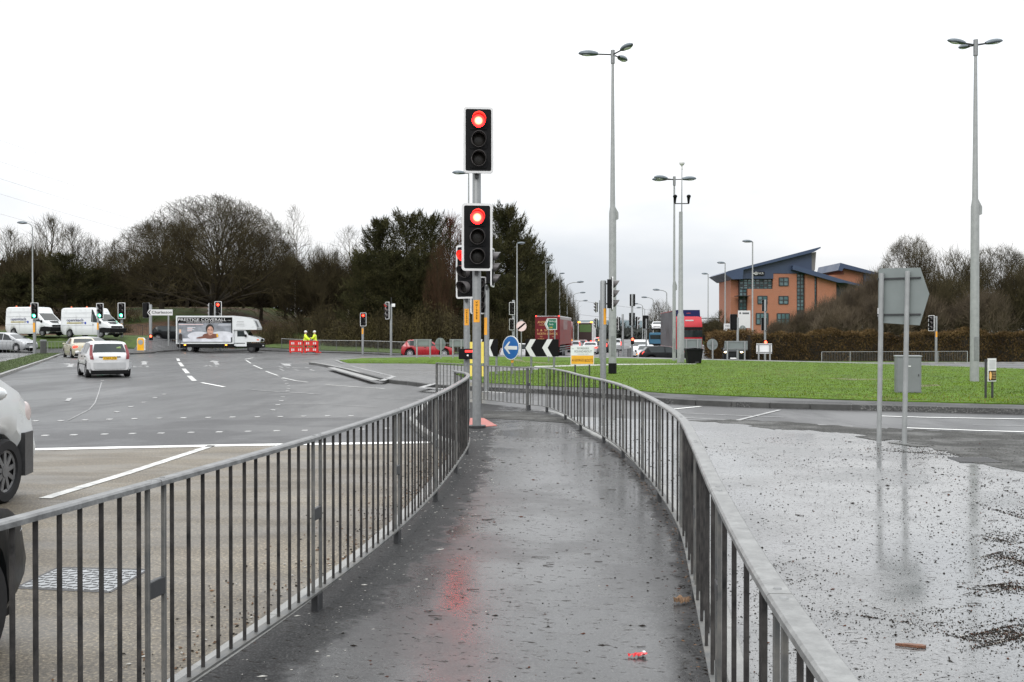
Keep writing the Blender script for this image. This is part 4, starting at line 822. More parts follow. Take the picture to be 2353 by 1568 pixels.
# to-let boards
for lb, xx, yy, Y, lines in (('white to-let board with black print by the hedge end', (1663, 1692), (744, 778), 112, ('TO LET', 'INDUSTRIAL', 'WAREHOUSE', 'STORAGE UNITS')), ('tall white company board at the left end of the hedge', (1695.5, 1724), (714, 754), 118, ())):
    xc = sum(xx) / 2; X = WX(xc, Y); zg = base(X, Y); r = thing('notice_board', lb, 'notice board', (X, Y, zg)); z0, z1 = AT(0, yy[1], Y).z - zg, AT(0, yy[0], Y).z - zg; w_ = (xx[1] - xx[0]) * Y / F / 2
    a = MB(); a.m(WHITE); a.box(-w_, w_, -.05, 0, z0, z1); pn = a.build('board', r)
    for i, t_ in enumerate(lines): text(t_, pn, (0, -.055, z1 - .28 - .36 * i), .22, w_ * 1.6, BLACKPAINT, thick=.01)
    if not lines:
        a = MB(); a.m(INK); a.disc((-w_ + .25, -.055, z1 - .3), .12, 14); a.box(-.2, w_ - .15, -.056, -.0502, z1 - .42, z1 - .22); a.build('emblem', pn)
    posts(r, [-w_ * .8, w_ * .8], z0 + .1, .06)
# ---------------------------------------------------------------- street furniture
X, Y = WX(2086, 28.0), 28.0; r = thing('control_cabinet', 'grey steel control cabinet standing on the grass behind the pentagon sign', 'cabinet', (X, Y, ZI + .02), R(-14))
a = MB(); a.m(mk('cabinet_paint', (.16, .17, .178), .5, var=.08, scale=2)); a.box(-.32, .32, -.24, .24, 0, .98, ch=.008); a.build('body', r)
a = MB(); a.m(mk('cabinet_top', (.2, .21, .215), .5)); a.box(-.34, .34, -.26, .26, .98, 1.02, ch=.006); a.build('lid', r)
a = MB(); a.m(mk('cabinet_paint', (.25, .265, .275))); a.box(-.295, .295, -.252, -.24, .03, .95, ch=.004); d_ = a.build('door', r)
a = MB(); a.m(DARKM); a.box(.235, .26, -.262, -.252, .46, .52); a.build('handle', d_); a = MB(); a.m(PLATEW); a.box(-.02, .05, -.256, -.2522, .72, .745); a.build('sticker', d_)
Y = 54.5; X = WX(1594, Y); r = thing('dustbin', 'black square dustbin on the grass beside the camera mast', 'bin', (X, Y, ZI + .02))
a = MB(); a.m(BLACK); a.add([(-.34, -.3, 0), (.34, -.3, 0), (.34, .3, 0), (-.34, .3, 0), (-.43, -.38, .72), (.43, -.38, .72), (.43, .38, .72), (-.43, .38, .72)], [(3, 2, 1, 0), (0, 1, 5, 4), (1, 2, 6, 5), (2, 3, 7, 6), (3, 0, 4, 7), (4, 5, 6, 7)]); a.build('body', r)
a = MB(); a.m(BLACK); a.prism([(-.46, .725), (.46, .725), (.44, .79), (0, .84), (-.44, .79)], -.41, .41); a.build('lid', r); a = MB(); a.m(GALV); a.box(.02, .22, -.325, -.312, .07, .09); a.build('sticker', r)
Y = 80; X = WX(99.5, Y); r = thing('litter_bin', 'round dark grey litter bin beside the green signal on the pale pavement', 'bin', (X, Y, base(X, Y) + .11))
a = MB(); a.m(mk('bin_slats', (.06, .06, .058), .5, var=.4, scale=14)); a.tube([(0, 0, 0), (0, 0, 1.0)], .23, 18); a.build('body', r); a = MB(); a.m(GALV); a.tube([(0, 0, 1.0), (0, 0, 1.09), (0, 0, 1.12)], [.24, .245, .2], 18); a.build('lid', r)
Y = 87.5; X = WX(324.5, Y); r = thing('traffic_bollard', 'yellow plastic bollard with a round grey face on the corner pavement', 'bollard', (X, Y, base(X, Y) + .11), R(-5))
a = MB(); a.m(mk('bollard_yellow', (.80, .40, .01), .45, var=.06)); a.prism([(-.29, 0), (.29, 0), (.29, .95), (.2, 1.1), (-.2, 1.1), (-.29, .95)], -.14, .14); a.m(PLATEW); a.prism([(-.33, 0), (-.29, 0), (-.29, .95), (-.2, 1.1), (.2, 1.1), (.29, .95), (.29, 0), (.33, 0), (.33, .97), (.22, 1.15), (-.22, 1.15), (-.33, .97)], -.10, .10); a.m(KERB); a.box(-.4, .4, -.25, .25, -.05, .06); a.build('body', r)
a = MB(); a.m(mk('grey_lens', (.3, .31, .31), .4)); a.tube([(0, -.16, .76), (0, -.14, .76)], .22, 20); a.build('face_disc', r)
# roadworks barrier: four plastic panels, two workmen
BAR = mk('red_plastic', (.55, .02, .015), .4, var=.12, scale=3)
bx0, by0 = WX(662, 86.0), 86.0
for i, (xa, xb, Y0, Y1) in enumerate(((664, 697, 83.2, 83.6), (698, 731, 83.6, 84.0), (664, 697, 87.4, 87.6), (731, 727, 84.0, 87.6))):
    A, B = Vector((WX(xa, Y0), Y0, 0)), Vector((WX(xb, Y1), Y1, 0)); d = B - A; L = d.length; mid = (A + B) / 2
    r = thing('roadworks_barrier', ('red plastic barrier with white panels in front of the left workman', 'red plastic barrier with white panels in front of the right workman', 'red plastic barrier standing behind the workmen', 'red plastic barrier end-on at the right of the works')[i], 'barrier', (mid.x, mid.y, base(mid.x, mid.y) + .11), math.atan2(d.y, d.x), 'red and white roadworks barriers')
    a = MB(); a.m(BAR); h = L / 2 - .02
    a.box(-h, h, -.03, .03, .92, 1.0, ch=.01); a.box(-h, h, -.03, .03, .62, .70, ch=.01); a.box(-h, h, -.03, .03, .40, .46, ch=.01); a.box(-h, h, -.03, .03, .10, .17, ch=.01)
    for k in range(5): x = -h + .03 + (2 * h - .06) * k / 4; a.box(x - .03, x + .03, -.028, .028, .10, 1.0)
    for k in (-1, 1): a.box(k * (h - .1) - .04, k * (h - .1) + .04, -.25, .25, 0, .1, ch=.01)
    a.build('frame', r)
    for zz in (.70, .17):
        for k in (-.5, .5):
            b_ = MB(); b_.m(BAR); b_.box(k * h - h * .45, k * h + h * .45, -.02, .02, zz, zz + .22); pq = b_.build('panel', r)
            b_ = MB(); b_.m(WHITE); b_.box(k * h - .12, k * h + .12, -.024, -.0202, zz + .02, zz + .2); b_.build('reflector', pq)
# ---------------------------------------------------------------- vehicles
PROF = {
 'hatch': dict(top=[(0,.52),(.012,.62),(.03,.665),(.115,.94),(.16,.975),(.33,1.0),(.46,.985),(.55,.93),(.70,.70),(.735,.66),(.80,.635),(.92,.565),(.975,.50),(1,.40)], belt=.625, ax=(.165,.81), tum=.30, cowl=(.70,.56), rear=(.035,.112), sw=[(.16,.40,.11,.40),(.42,.69,.42,.56)]),
 'saloon': dict(top=[(0,.54),(.012,.66),(.03,.70),(.15,.72),(.19,.75),(.29,.955),(.36,.995),(.44,1.0),(.52,.97),(.57,.92),(.71,.69),(.74,.665),(.88,.61),(.965,.53),(1,.40)], belt=.64, ax=(.20,.81), tum=.32, cowl=(.70,.575), rear=(.175,.285), sw=[(.22,.42,.29,.42),(.44,.69,.44,.57)]),
 'mpv': dict(top=[(0,.52),(.012,.62),(.03,.68),(.085,.94),(.14,.985),(.33,1.0),(.48,.98),(.58,.90),(.78,.66),(.82,.62),(.93,.54),(.985,.46),(1,.38)], belt=.58, ax=(.17,.80), tum=.26, cowl=(.77,.59), rear=(.035,.083), sw=[(.06,.25,.10,.25),(.27,.46,.27,.46),(.48,.73,.48,.60)]),
 'suv': dict(top=[(0,.52),(.012,.64),(.025,.70),(.075,.93),(.12,.98),(.35,1.0),(.48,.985),(.55,.94),(.66,.72),(.70,.69),(.80,.675),(.94,.62),(.985,.56),(1,.44)], belt=.64, ax=(.19,.80), tum=.22, cowl=(.66,.555), rear=(.03,.072), sw=[(.09,.36,.09,.36),(.38,.64,.38,.55)]),
 'van': dict(top=[(0,.96),(.012,.985),(.03,1.0),(.60,1.0),(.665,.985),(.70,.87),(.715,.79),(.865,.525),(.89,.50),(.955,.445),(.985,.395),(1,.31)], belt=.475, ax=(.20,.835), tum=.07, cowl=(.862,.722), rear=None, sw=[(.645,.825,.645,.728)]),
 'smallvan': dict(top=[(0,.90),(.02,.97),(.05,1.0),(.50,1.0),(.58,.97),(.775,.765),(.80,.735),(.84,.695),(.90,.635),(.952,.55),(.985,.46),(1,.36)], belt=.60, ax=(.17,.825), tum=.10, cowl=(.77,.585), rear=None, sw=[(.52,.72,.52,.60)]),
}
def car(name, label, cat, loc, rz, L, W, H, typ, paint, group=None, tails=False, heads=False, ind=False, plate=None, fplate=False, wheel=.31, mirrors=True, roof=None, black_low=True, rim=None, tlz=None):
    pr = PROF[typ]; r = thing(name, label, cat, loc, R(rz), group)
    tu, tz = [p[0] for p in pr['top']], [p[1] for p in pr['top']]
    top = lambda u: float(np.interp(u, tu, tz)) * H
    gc = .15 * (H / 1.45) ** .5; xw = [pr['ax'][0] * L - L / 2, pr['ax'][1] * L - L / 2]; RA = wheel + .055
    def wid(u):
        k = 2 * u - 1; return W / 2 * (1 - (.05 if typ == 'smallvan' else .13) * abs(k) ** 7 - .03 * k * k)
    us = sorted(set([round(i / 34, 4) for i in range(35)] + [round(u, 4) for u in tu] + [round((x + dx * RA + L / 2) / L, 4) for x in xw for dx in (-1, -.97, -.85, -.6, -.3, 0, .3, .6, .85, .97, 1)]))
    us = [u for u in us if 0 <= u <= 1]
    def ring(u):
        x = u * L - L / 2; zt = top(u); zl = gc + (.10 * H * max(0, (abs(2 * u - 1) - .86) / .14))
        for q in xw:
            d = abs(x - q)
            if d < RA: zl = max(zl, wheel + math.sqrt(max(0, RA * RA - d * d)))
        zb_ = min(pr['belt'] * H, zt - .035 * H); zb_ = max(zb_, zl + .02); w_ = wid(u); k = min(1, max(0, (zt - zb_) / (.25 * H)))
        wr = w_ * .975 - pr['tum'] * max(0, zt - zb_)
        dz = .03 * H * (.4 + .6 * k)
        return x, [(0, zl), (w_ * .90, zl), (w_ * .985, zl + .22 * (zb_ - zl)), (w_, zl + .62 * (zb_ - zl)), (w_ * .975, zb_), (wr, zt - dz), (wr - .07 * W, zt - .006 * H), (wr * .45, zt), (0, zt + .002)]
    mb = MB(); mb.m(paint); vs = []; n = 16
    for u in us:
        x, p = ring(u); lp_ = p + [(-a, b) for a, b in p[-2:0:-1]]
        vs += [(x, a, b) for a, b in lp_]
    fs = [(i * n + j, (i + 1) * n + j, (i + 1) * n + (j + 1) % n, i * n + (j + 1) % n) for i in range(len(us) - 1) for j in range(n)]
    fs += [tuple(range(n)), tuple(range((len(us) - 1) * n + n - 1, (len(us) - 1) * n - 1, -1))]
    mb.smooth = True; mb.add(vs, fs); body = mb.build('body', r)
    def side(u, v, s_):
        x, p = ring(u); a, b = p[4], p[5]; y = a[0] + (b[0] - a[0]) * v; z = a[1] + (b[1] - a[1]) * v
        return Vector((x, s_ * (y + .006), z))
    for s_ in (-1, 1):
        for (a0, b0, a1, b1) in pr['sw']:
            mb = MB(); mb.m(GLASSD)
            mb.grid(lambda q, v: side(a0 + (a1 - a0) * v + ((b0 + (b1 - b0) * v) - (a0 + (a1 - a0) * v)) * q, .08 + .86 * v, s_), 12, 5)
            mb.build('side_window', r)
    def topp(u, j):
        x, p = ring(u); x2, p2 = ring(min(1, u + .01)); x1, p1 = ring(max(0, u - .01)); sl = (p2[8][1] - p1[8][1]) / (x2 - x1)
        nrm = Vector((-sl, 0, 1)).normalized() * .012; y = p[6][0] * j
        return Vector((x, y, p[8][1] + (p[6][1] - p[8][1]) * abs(j) ** 2)) + nrm
    c0, c1 = pr['cowl']; mb = MB(); mb.m(GLASSD); mb.grid(lambda q, v: topp(c0 + (c1 - c0) * v, (2 * q - 1) * (1.02 - .06 * v)), 10, 8); mb.build('windscreen', r)
    if pr['rear']:
        c0, c1 = pr['rear']; mb = MB(); mb.m(GLASSD); mb.grid(lambda q, v: topp(c0 + (c1 - c0) * (.04 + .9 * v), (2 * q - 1) * (1.03 - .08 * v)), 10, 6); mb.build('rear_window', r)
    elif typ == 'van':
        mb = MB(); mb.m(BLACK); mb.box(-L / 2 - .012, -L / 2 + .01, -.01, .01, .35, H * .9); mb.build('rear_door_seam', r)
    mb = MB(); mb.m(BLACK); mb.box(xw[0] - RA * .9, xw[1] + RA * .9, -W * .36, W * .36, gc - .01, .62 * H * .8 if typ != 'van' else .9); mb.box(-L / 2 + .12, L / 2 - .12, -W * .40, W * .40, gc - .02, gc + .12)
    mb.build('underbody', r)
    for x in xw:
        for s_ in (-1, 1):
            yo = s_ * (W / 2 - .015); yi = s_ * (W / 2 - .22); mb = MB(); mb.m(RUBBER); k = 26; prf = [(yi, wheel * .7), (yi, wheel * .95), (yi + s_ * .03, wheel), (yo - s_ * .03, wheel), (yo, wheel * .94), (yo, wheel * .68), (yo - s_ * .03, wheel * .64)]
            vs = [(x + rr * math.cos(2 * PI * i / k), yy, wheel + rr * math.sin(2 * PI * i / k)) for yy, rr in prf for i in range(k)]
            mb.add(vs, [(a * k + i, a * k + (i + 1) % k, (a + 1) * k + (i + 1) % k, (a + 1) * k + i) for a in range(len(prf) - 1) for i in range(k)], True); wl_ = mb.build('wheel', r)
            mb = MB(); mb.m(BLACK); mb.disc((x, yo - s_ * .045, wheel), wheel * .66, 20); mb.m(rim or ALLOY)
            for q in range(9):
                a = 2 * PI * q / 9; M = Matrix.Translation((x, yo - s_ * .03, wheel)) @ Matrix.Rotation(a, 4, 'Y'); mb.box(-.024, .024, -.008, .008, .03, wheel * .63, M)
            mb.tube([(x, yo - s_ * .045, wheel), (x, yo - s_ * .015, wheel)], wheel * .2, 12); k = 20
            vs = [(x + rr * math.cos(2 * PI * i / k), yo - s_ * dd, wheel + rr * math.sin(2 * PI * i / k)) for rr, dd in ((wheel * .58, .03), (wheel * .67, .02)) for i in range(k)]
            mb.add(vs, [(i, (i + 1) % k, k + (i + 1) % k, k + i) for i in range(k)]); mb.build('rim', wl_)
    hx = L / 2 - .045 * L; hz = top(.955) - .085 * H; hw = wid(.955)
    for s_ in (-1, 1):
        mb = MB(); mb.m(HEADGLOW if heads else CHROME); mb.ell((hx + .01, s_ * hw * .76, hz), (.075 * L * .55, .10 * W, .05 * H), 12, 8); hl = mb.build('headlight', r)
        if ind: mb = MB(); mb.m(AMBERGLOW); mb.ell((hx - .02, s_ * hw * .98, hz - .02), (.07, .04, .06), 8, 6); mb.build('indicator', hl)
        mb = MB(); mb.m(REDGLOW if tails else REDLENS)
        if typ in ('hatch', 'mpv', 'suv'):
            z0, z1 = (tlz[0] * H, tlz[1] * H) if tlz else (.50 * H, .90 * H if typ == 'hatch' else .78 * H)
            def tl(q, v, s_=s_):
                z = z0 + (z1 - z0) * v; u = float(np.interp(z, [tz[i] * H for i in range(5)], tu[:5])); x = u * L - L / 2; rg = ring(u + .012)[1]; y = rg[4][0] if z < rg[4][1] else rg[4][0] + (rg[5][0] - rg[4][0]) * min(1, (z - rg[4][1]) / max(.01, rg[5][1] - rg[4][1]))
                return Vector((x - .018 + .05 * (q - .35) * (q > .5), s_ * (y - .13 * (1 - q) * (1 - .35 * v) + .012), z))
            mb.grid(tl, 6, 8)
        else:
            mb.ell((-L / 2 + .045, s_ * W * .385, .54 * H if typ != 'van' else .40 * H), (.06, .12 * W if typ == 'saloon' else .05, .075 * H if typ != 'van' else .16), 12, 8)
        mb.build('tail_light', r)
        if mirrors:
            u = c0 if False else pr['cowl'][0] - .03; p = ring(u)[1]; x = u * L - L / 2; mb = MB(); mb.m(paint if typ != 'van' else BLACK)
            mb.ell((x, s_ * (p[4][0] + .09), p[4][1] + .06), (.06, .10, .07 if typ not in ('van',) else .14), 10, 6); mb.build('mirror', r)
        for (a0, b0, a1, b1) in pr['sw'][:2]:
            u = a0 + .03 * (L / 4); p = ring(u)[1]; mb = MB(); mb.m(BLACK); x = u * L - L / 2; mb.box(x - .08, x + .08, s_ * p[3][0] - .02, s_ * p[3][0] + .02, p[4][1] - .11 * H * .6, p[4][1] - .11 * H * .6 + .035, ch=.006); mb.build('door_handle', r)
    mb = MB(); mb.m(BLACK); gw = W * .30 if typ not in ('van', 'suv') else W * .33
    mb.box(L / 2 - .06, L / 2 + .004, -gw, gw, hz - .045 * H, hz + .02 * H, ch=.01); mb.box(L / 2 - .08, L / 2 + .012, -gw * 1.1, gw * 1.1, gc + .06, gc + .16, ch=.01); mb.build('grille', r)
    if black_low:
        mb = MB(); mb.m(BLACK); mb.box(-L / 2 - .012, -L / 2 + .12, -W * .41, W * .41, gc - .02, gc + .15, ch=.02); mb.build('rear_bumper', r)
    if plate is not None:
        mb = MB(); mb.m(PLATEY); mb.box(-L / 2 - .014, -L / 2 + .05, -.26, .26, .49 * H, .49 * H + .115); pt = mb.build('number_plate', r)
        if plate: text(plate, pt, (-L / 2 - .016, 0, .49 * H + .058), .075, .46, BLACKPAINT, rz=-90)
    if fplate:
        mb = MB(); mb.m(PLATEW); mb.box(L / 2 - .02, L / 2 + .016, -.26, .26, gc + .16, gc + .27); mb.build('number_plate', r)
    return r
SILVER = mk('silver_paint', (.36, .37, .38), .32, metal=.35, var=.05, coat=.5); WHITEC = mk('white_car_paint', (.52, .52, .525), .3, var=.04, scale=1, coat=.6)
CREAM = mk('champagne_paint', (.44, .41, .31), .32, metal=.2, var=.05, coat=.5); REDP = mk('red_car_paint', (.33, .005, .012), .28, var=.06, coat=.7)
BLACKP = mk('black_car_paint', (.008, .009, .010), .42, var=.1, coat=.04, spec=.12); DKBLUE = mk('dark_blue_paint', (.012, .015, .02), .4, coat=.1, spec=.15); DKRED = mk('dark_red_paint', (.12, .01, .01), .3, coat=.5)
def on(x, Y, dz=0): X = WX(x, Y); return (X, Y, base(X, Y) + .004 + dz)
h1 = car('hatchback_car', 'white hatchback with red tail lamps driving away on the left carriageway', 'car', on(237, 42.2), 90 + 29, 3.92, 1.70, 1.45, 'hatch', WHITEC, plate='YG03 JYB', wheel=.29)
m_ = MB(); m_.m(BLACK); m_.box(-1.965, -1.94, -.40, .40, .80, .835); m_.build('boot_strip', h1)
m_ = MB(); m_.m(mk('green_sticker', (.55, .75, .3), .5)); m_.box(-.085, .085, -.004, .004, -.085, .085, Matrix.Translation((-1.68, -.38, 1.13)) @ Matrix.Rotation(R(-24), 4, 'Y') @ Matrix.Rotation(R(90), 4, 'Z') @ Matrix.Rotation(R(20), 4, 'Y')); m_.build('sticker', h1)
m_ = MB(); m_.m(mk('silver_bumper', (.40, .405, .41), .4, var=.06)); m_.prismz([(-1.80, -.84), (-1.93, -.74), (-1.985, -.5), (-1.985, .5), (-1.93, .74), (-1.80, .84)], .34, .60); m_.build('rear_bumper', h1)
m_ = MB(); m_.m(BLACK); m_.box(-1.0, .95, .835, .862, .50, .535); m_.box(-1.0, .95, -.862, -.835, .50, .535); m_.build('door_strip', h1)
car('saloon_car', 'pale gold saloon with yellow number plate, ahead of the white hatchback', 'car', on(184, 74), 90 + 33, 4.55, 1.80, 1.44, 'saloon', CREAM, tails=True, plate='', wheel=.31)
car('hatchback_car', 'pale car half hidden behind the gold saloon, turning to the right', 'car', on(214, 84.5), -20, 4.1, 1.72, 1.47, 'hatch', SILVER, fplate=True)
car('people_carrier', 'silver people carrier waiting at the far left in front of the first van', 'car', (-42.6, 87.0, base(-42.6, 87.0) + .12), -17, 4.25, 1.75, 1.62, 'mpv', SILVER, fplate=True)
def works_van(label, x, Y, rz, dz):
    X = WX(x, Y); v = car('delivery_van', label, 'van', (X, Y, base(X, Y) + dz), rz, 5.65, 2.0, 2.62, 'van', WHITEV, 'white works vans parked on the grass', fplate=True, wheel=.34, rim=GALV)
    YS = -1.004
    a = MB(); a.m(BLACK); a.prism([(1.62, .42), (2.95, .42), (2.95, .80), (2.2, .86), (1.72, .78)], -1.0, 1.0); a.box(2.45, 2.86, -.97, .97, .42, .82, ch=.05); a.build('bumper', v)
    for s_ in (-1, 1):
        a = MB(); a.m(mk('panel_seam', (.45, .46, .47), .4)); y = s_ * 1.002
        for zz in (1.05, 1.75, 2.15): a.box(-2.6, .9, y - .003, y + .003, zz, zz + .03)
        for xx in (-.9, 1.02): a.box(xx, xx + .025, y - .003, y + .003, .45, 2.0)
        a.build('panel_seam', v)
    lg = MB(); lg.m(mk('mustard_stripe', (.35, .28, .03), .5)); lg.box(-1.95, -.25, YS - .004, YS, 1.22, 1.30); lg.m(mk('logo_blue', (.03, .06, .35), .5)); lg.ell((.18, YS, 1.26), (.11, .004, .11), 14, 8); ob = lg.build('side_emblem', v)
    text('openreach', ob, (-1.0, YS - .004, 1.52), .27, 1.9, mk('ink_blue', (.05, .05, .12), .5), thick=.006); text('BT', ob, (-.1, YS - .004, 1.26), .13, .22, mk('ink_blue', (.05, .05, .12)), thick=.006)
    for xx in (-2.4, -.6):
        a = MB(); a.m(AMBER); a.tube([(xx, 0, 2.60), (xx, 0, 2.68), (xx, 0, 2.76)], [.08, .08, .05], 12); a.build('beacon', v)
    a = MB(); a.m(BLACK); a.box(2.2, 2.6, -.45, .45, 1.30, 1.335); a.build('bonnet_vent', v)
    return v
works_van('white works van with blue lettering parked on the grass, furthest left', 82, 92.5, -24, .16)
works_van('white works van with blue lettering parked nearer the leafy bank', 212, 91.0, -22, .30)
car('small_van', 'white van at the left edge of the frame with only its front corner in view', 'van', (-6.15, 9.27, -.10), 90, 4.28, 1.80, 1.84, 'smallvan', WHITEV, wheel=.335, rim=mk('steel_rim', (.14, .14, .142), .5, metal=.3, var=.3))
o = [q for q in bpy.data.objects if q.name.startswith('small_van')][0]
a = MB(); a.m(mk('bumper_plastic', (.045, .045, .047), .5, var=.15, scale=20)); a.prismz([(1.74, -.905), (2.02, -.86), (2.14, -.74), (2.19, -.4), (2.19, .4), (2.14, .74), (2.02, .86), (1.74, .905)], .24, .70); a.build('bumper', o)
a = MB(); a.m(mk('clear_lens', (.55, .47, .45), .2, var=.2, spec=.7)); a.ell((1.93, -.80, .90), (.13, .055, .13), 16, 10); a.build('lamp_cluster', o)
a = MB(); a.m(BLACK); a.box(.42, .60, -1.06, -.90, 1.25, 1.56, ch=.05); a.build('door_mirror', o)
car('hatchback_car', 'black car at the lower left edge of the frame behind the near guardrail', 'car', (-3.66, 4.07, -.10), 90, 4.1, 1.78, 1.42, 'hatch', BLACKP, wheel=.31)
car('hatchback_car', 'black hatchback waiting behind the corner guardrail, partly hidden by the box van', 'car', on(403, 96.5), 12, 4.4, 1.78, 1.47, 'hatch', BLACKP, tails=True, wheel=.33, tlz=(.56, .68))
car('hatchback_car', 'bright red hatchback crossing behind the grey sign backs', 'car', on(983, 80.5), 4, 4.12, 1.75, 1.42, 'hatch', REDP, wheel=.33)
car('estate_car', 'white car mostly hidden behind the arrow sign and chevron board', 'car', on(1210, 82), 4, 4.3, 1.75, 1.45, 'suv', WHITEC)
car('saloon_car', 'white saloon with brake lamps lit behind the name board', 'car', on(1358, 122), 82, 4.6, 1.80, 1.45, 'saloon', WHITEC, tails=True, plate='')
for lb, x, Y, ty, pt in (('silver car with brake lamps lit beside the maroon trailer', 1322, 132, 'hatch', SILVER), ('dark car queueing behind the lorry with the green panel', 1338, 150, 'hatch', DKRED), ('dark estate with an amber roof lamp in the far queue', 1383, 132, 'suv', DKBLUE), ('white van at the far end of the queue left of the lamp column', 1377, 165, 'mpv', WHITEC), ('grey car seen right of the tall lamp column in the far queue', 1416, 138, 'mpv', SILVER)):
    q = car('queueing_car', lb, 'car', on(x, Y), 82, 4.3, 1.78, 1.5 if ty != 'mpv' else 1.75, ty, pt, 'cars queueing on the far road', tails=True)
    if 'amber' in lb: a = MB(); a.m(AMBERGLOW); a.box(-.2, .2, -.45, .45, 1.5, 1.62); a.build('roof_lamp', q)
    if 'queue left' in lb: a = MB(); a.m(REDGLOW); a.box(-2.0, -1.9, -.3, .3, 1.72, 1.8); a.build('high_brake_lamp', q)
car('mpv_car', 'white van-like car coming towards the junction behind the silver car', 'car', on(1472, 100), -97, 4.5, 1.85, 1.85, 'mpv', WHITEC, fplate=True)
car('hatchback_car', 'silver hatchback facing the junction with one indicator lit', 'car', on(1484, 92), -97, 4.0, 1.72, 1.46, 'hatch', SILVER, fplate=True, ind=True)
car('oncoming_car', 'tiny pale car far off behind the white oncoming van', 'car', on(1465, 150), -97, 4.3, 1.75, 1.5, 'hatch', SILVER)
car('hatchback_car', 'black hatchback crossing right behind the twin-headed lamp column', 'car', on(1535, 78.5), 2, 4.25, 1.78, 1.44, 'hatch', BLACKP, tails=True, wheel=.33, tlz=(.56, .70))
car('off_roader', 'dark four-by-four with glowing headlamps emerging at the right', 'car', on(1686, 88), -103, 4.4, 1.85, 1.72, 'suv', BLACKP, heads=True, fplate=True, wheel=.37)
# box van with a picture on its side
X, Y = WX(508, 91.5), 91.5; v = thing('box_van', 'white box van with a bathroom picture and black lettered band on its side', 'van', (X, Y, base(X, Y) + .02), R(2)); L = 7.35
x0 = -L / 2; xb = x0 + 5.05; zl, zh = .78, 3.26; yS = -1.12
a = MB(); a.m(WHITEV); a.prism([(x0, zl), (xb, zl), (xb, 2.02), (xb + 2.02, 2.02), (xb + 2.05, 2.2), (xb + 1.72, 2.92), (xb + .95, 3.16), (xb, zh), (x0, zh)], -1.1, 1.1); a.build('cargo_box', v)
a = MB(); a.m(BLACKPAINT); a.box(x0 + .14, xb - .12, yS - .001, -1.1005, zl + .12, zh - .14); pn = a.build('picture_panel', v)
gy = mk('picture_grey', (.22, .235, .26), .5, var=.5, scale=1.2); yy = yS - .004
a = MB(); a.m(gy); a.box(x0 + .2, xb - .2, yy, yS - .0015, zl + .16, 2.62); bgp = a.build('picture', pn)
W1 = mk('picture_white', (.6, .61, .65), .5, var=.18, scale=1.6); SKIN = mk('picture_brown', (.16, .06, .04), .5, var=.4, scale=3); FACE = mk('picture_tan', (.48, .27, .2), .5, var=.3, scale=4); HAIR = mk('picture_dark', (.02, .014, .012), .6)
def blob(cx, cz, rx, rz_, y, n=24, rot=0): return [(cx + rx * math.cos(2 * PI * k / n) * math.cos(rot) - rz_ * math.sin(2 * PI * k / n) * math.sin(rot), cz + rx * math.cos(2 * PI * k / n) * math.sin(rot) + rz_ * math.sin(2 * PI * k / n) * math.cos(rot)) for k in range(n)]
def layer(poly, mat, i): a.m(mat); a.prism(poly, yy - .003 * i, yy - .003 * i + .0025)
a = MB(); xm = x0 + 2.95
layer([(x0 + .6, zl + .18), (xb - .25, zl + .18), (xb - .25, 1.32), (x0 + .6, 1.25)], W1, 1); layer(blob(xm - .95, 1.5, .98, .36, 0), W1, 2); layer(blob(xm + 1.1, 1.55, 1.0, .34, 0), W1, 2)
layer(blob(xm, 1.48, .62, .26, 0), SKIN, 3); layer(blob(xm - .55, 1.36, .62, .10, 0, rot=.12), SKIN, 4); layer(blob(xm + .4, 1.48, .38, .2, 0), SKIN, 4); layer(blob(xm + .02, 2.12, .36, .40, 0), HAIR, 4); layer(blob(xm + .06, 1.93, .27, .40, 0), FACE, 5); layer(blob(xm - .08, 2.02, .09, .03, 0), HAIR, 6); layer(blob(xm + .2, 2.0, .08, .03, 0), HAIR, 6); layer(blob(xm + .1, 1.7, .10, .03, 0), SKIN, 6)
layer([(x0 + .25, zl + .3), (x0 + .55, zl + .3), (x0 + .55, 1.6), (x0 + .4, 1.7), (x0 + .25, 1.6)], HAIR, 1); layer([(x0 + .3, 1.75), (x0 + .46, 1.75), (x0 + .46, 2.05), (x0 + .3, 2.05)], mk('picture_peach', (.7, .45, .3), .5), 1)
layer([(xm + .62, 1.38), (xm + .78, 1.38), (xm + .72, 1.68), (xm + .6, 1.68)], PLATEY, 5)
for k, (p0, p1, zz, mt) in enumerate(((.25, 2.4, 2.46, PINK), (1.0, 1.7, 2.2, W1), (1.0, 1.45, 2.1, PINK), (1.0, 1.6, 2.0, W1), (1.0, 1.4, 1.9, PINK), (3.7, 4.8, 2.42, W1), (4.2, 4.75, 1.75, W1))): layer([(x0 + p0, zz), (x0 + p1, zz), (x0 + p1, zz + .06), (x0 + p0, zz + .06)], mt, 1)
a.build('artwork', bgp)
text('PRESTIGE COVERALL', bgp, (x0 + 2.3, yy - .02, 2.90), .24, 4.2, WHITE, thick=.006); text('LTD', bgp, (xb - .38, yy - .02, 2.84), .07, .25, WHITE, thick=.004); text('HOME IMPROVEMENT SPECIALISTS', bgp, (x0 + 2.5, yy - .02, 2.70), .11, 3.1, WHITE, thick=.006)
a = MB(); a.m(INK)
for k in range(4): a.box(xb + .2 + .03 * k, xb + .95 - .02 * k, -1.104, -1.1, 2.35 + .13 * k, 2.375 + .13 * k)
a.build('side_print', v)
a = MB(); a.m(INK); a.box(-.005, .005, -.35, .35, -.28, .28, Matrix.Translation((xb + 1.905, -.45, 2.55)) @ Matrix.Rotation(R(-25), 4, 'Y')); a.build('front_poster', v)
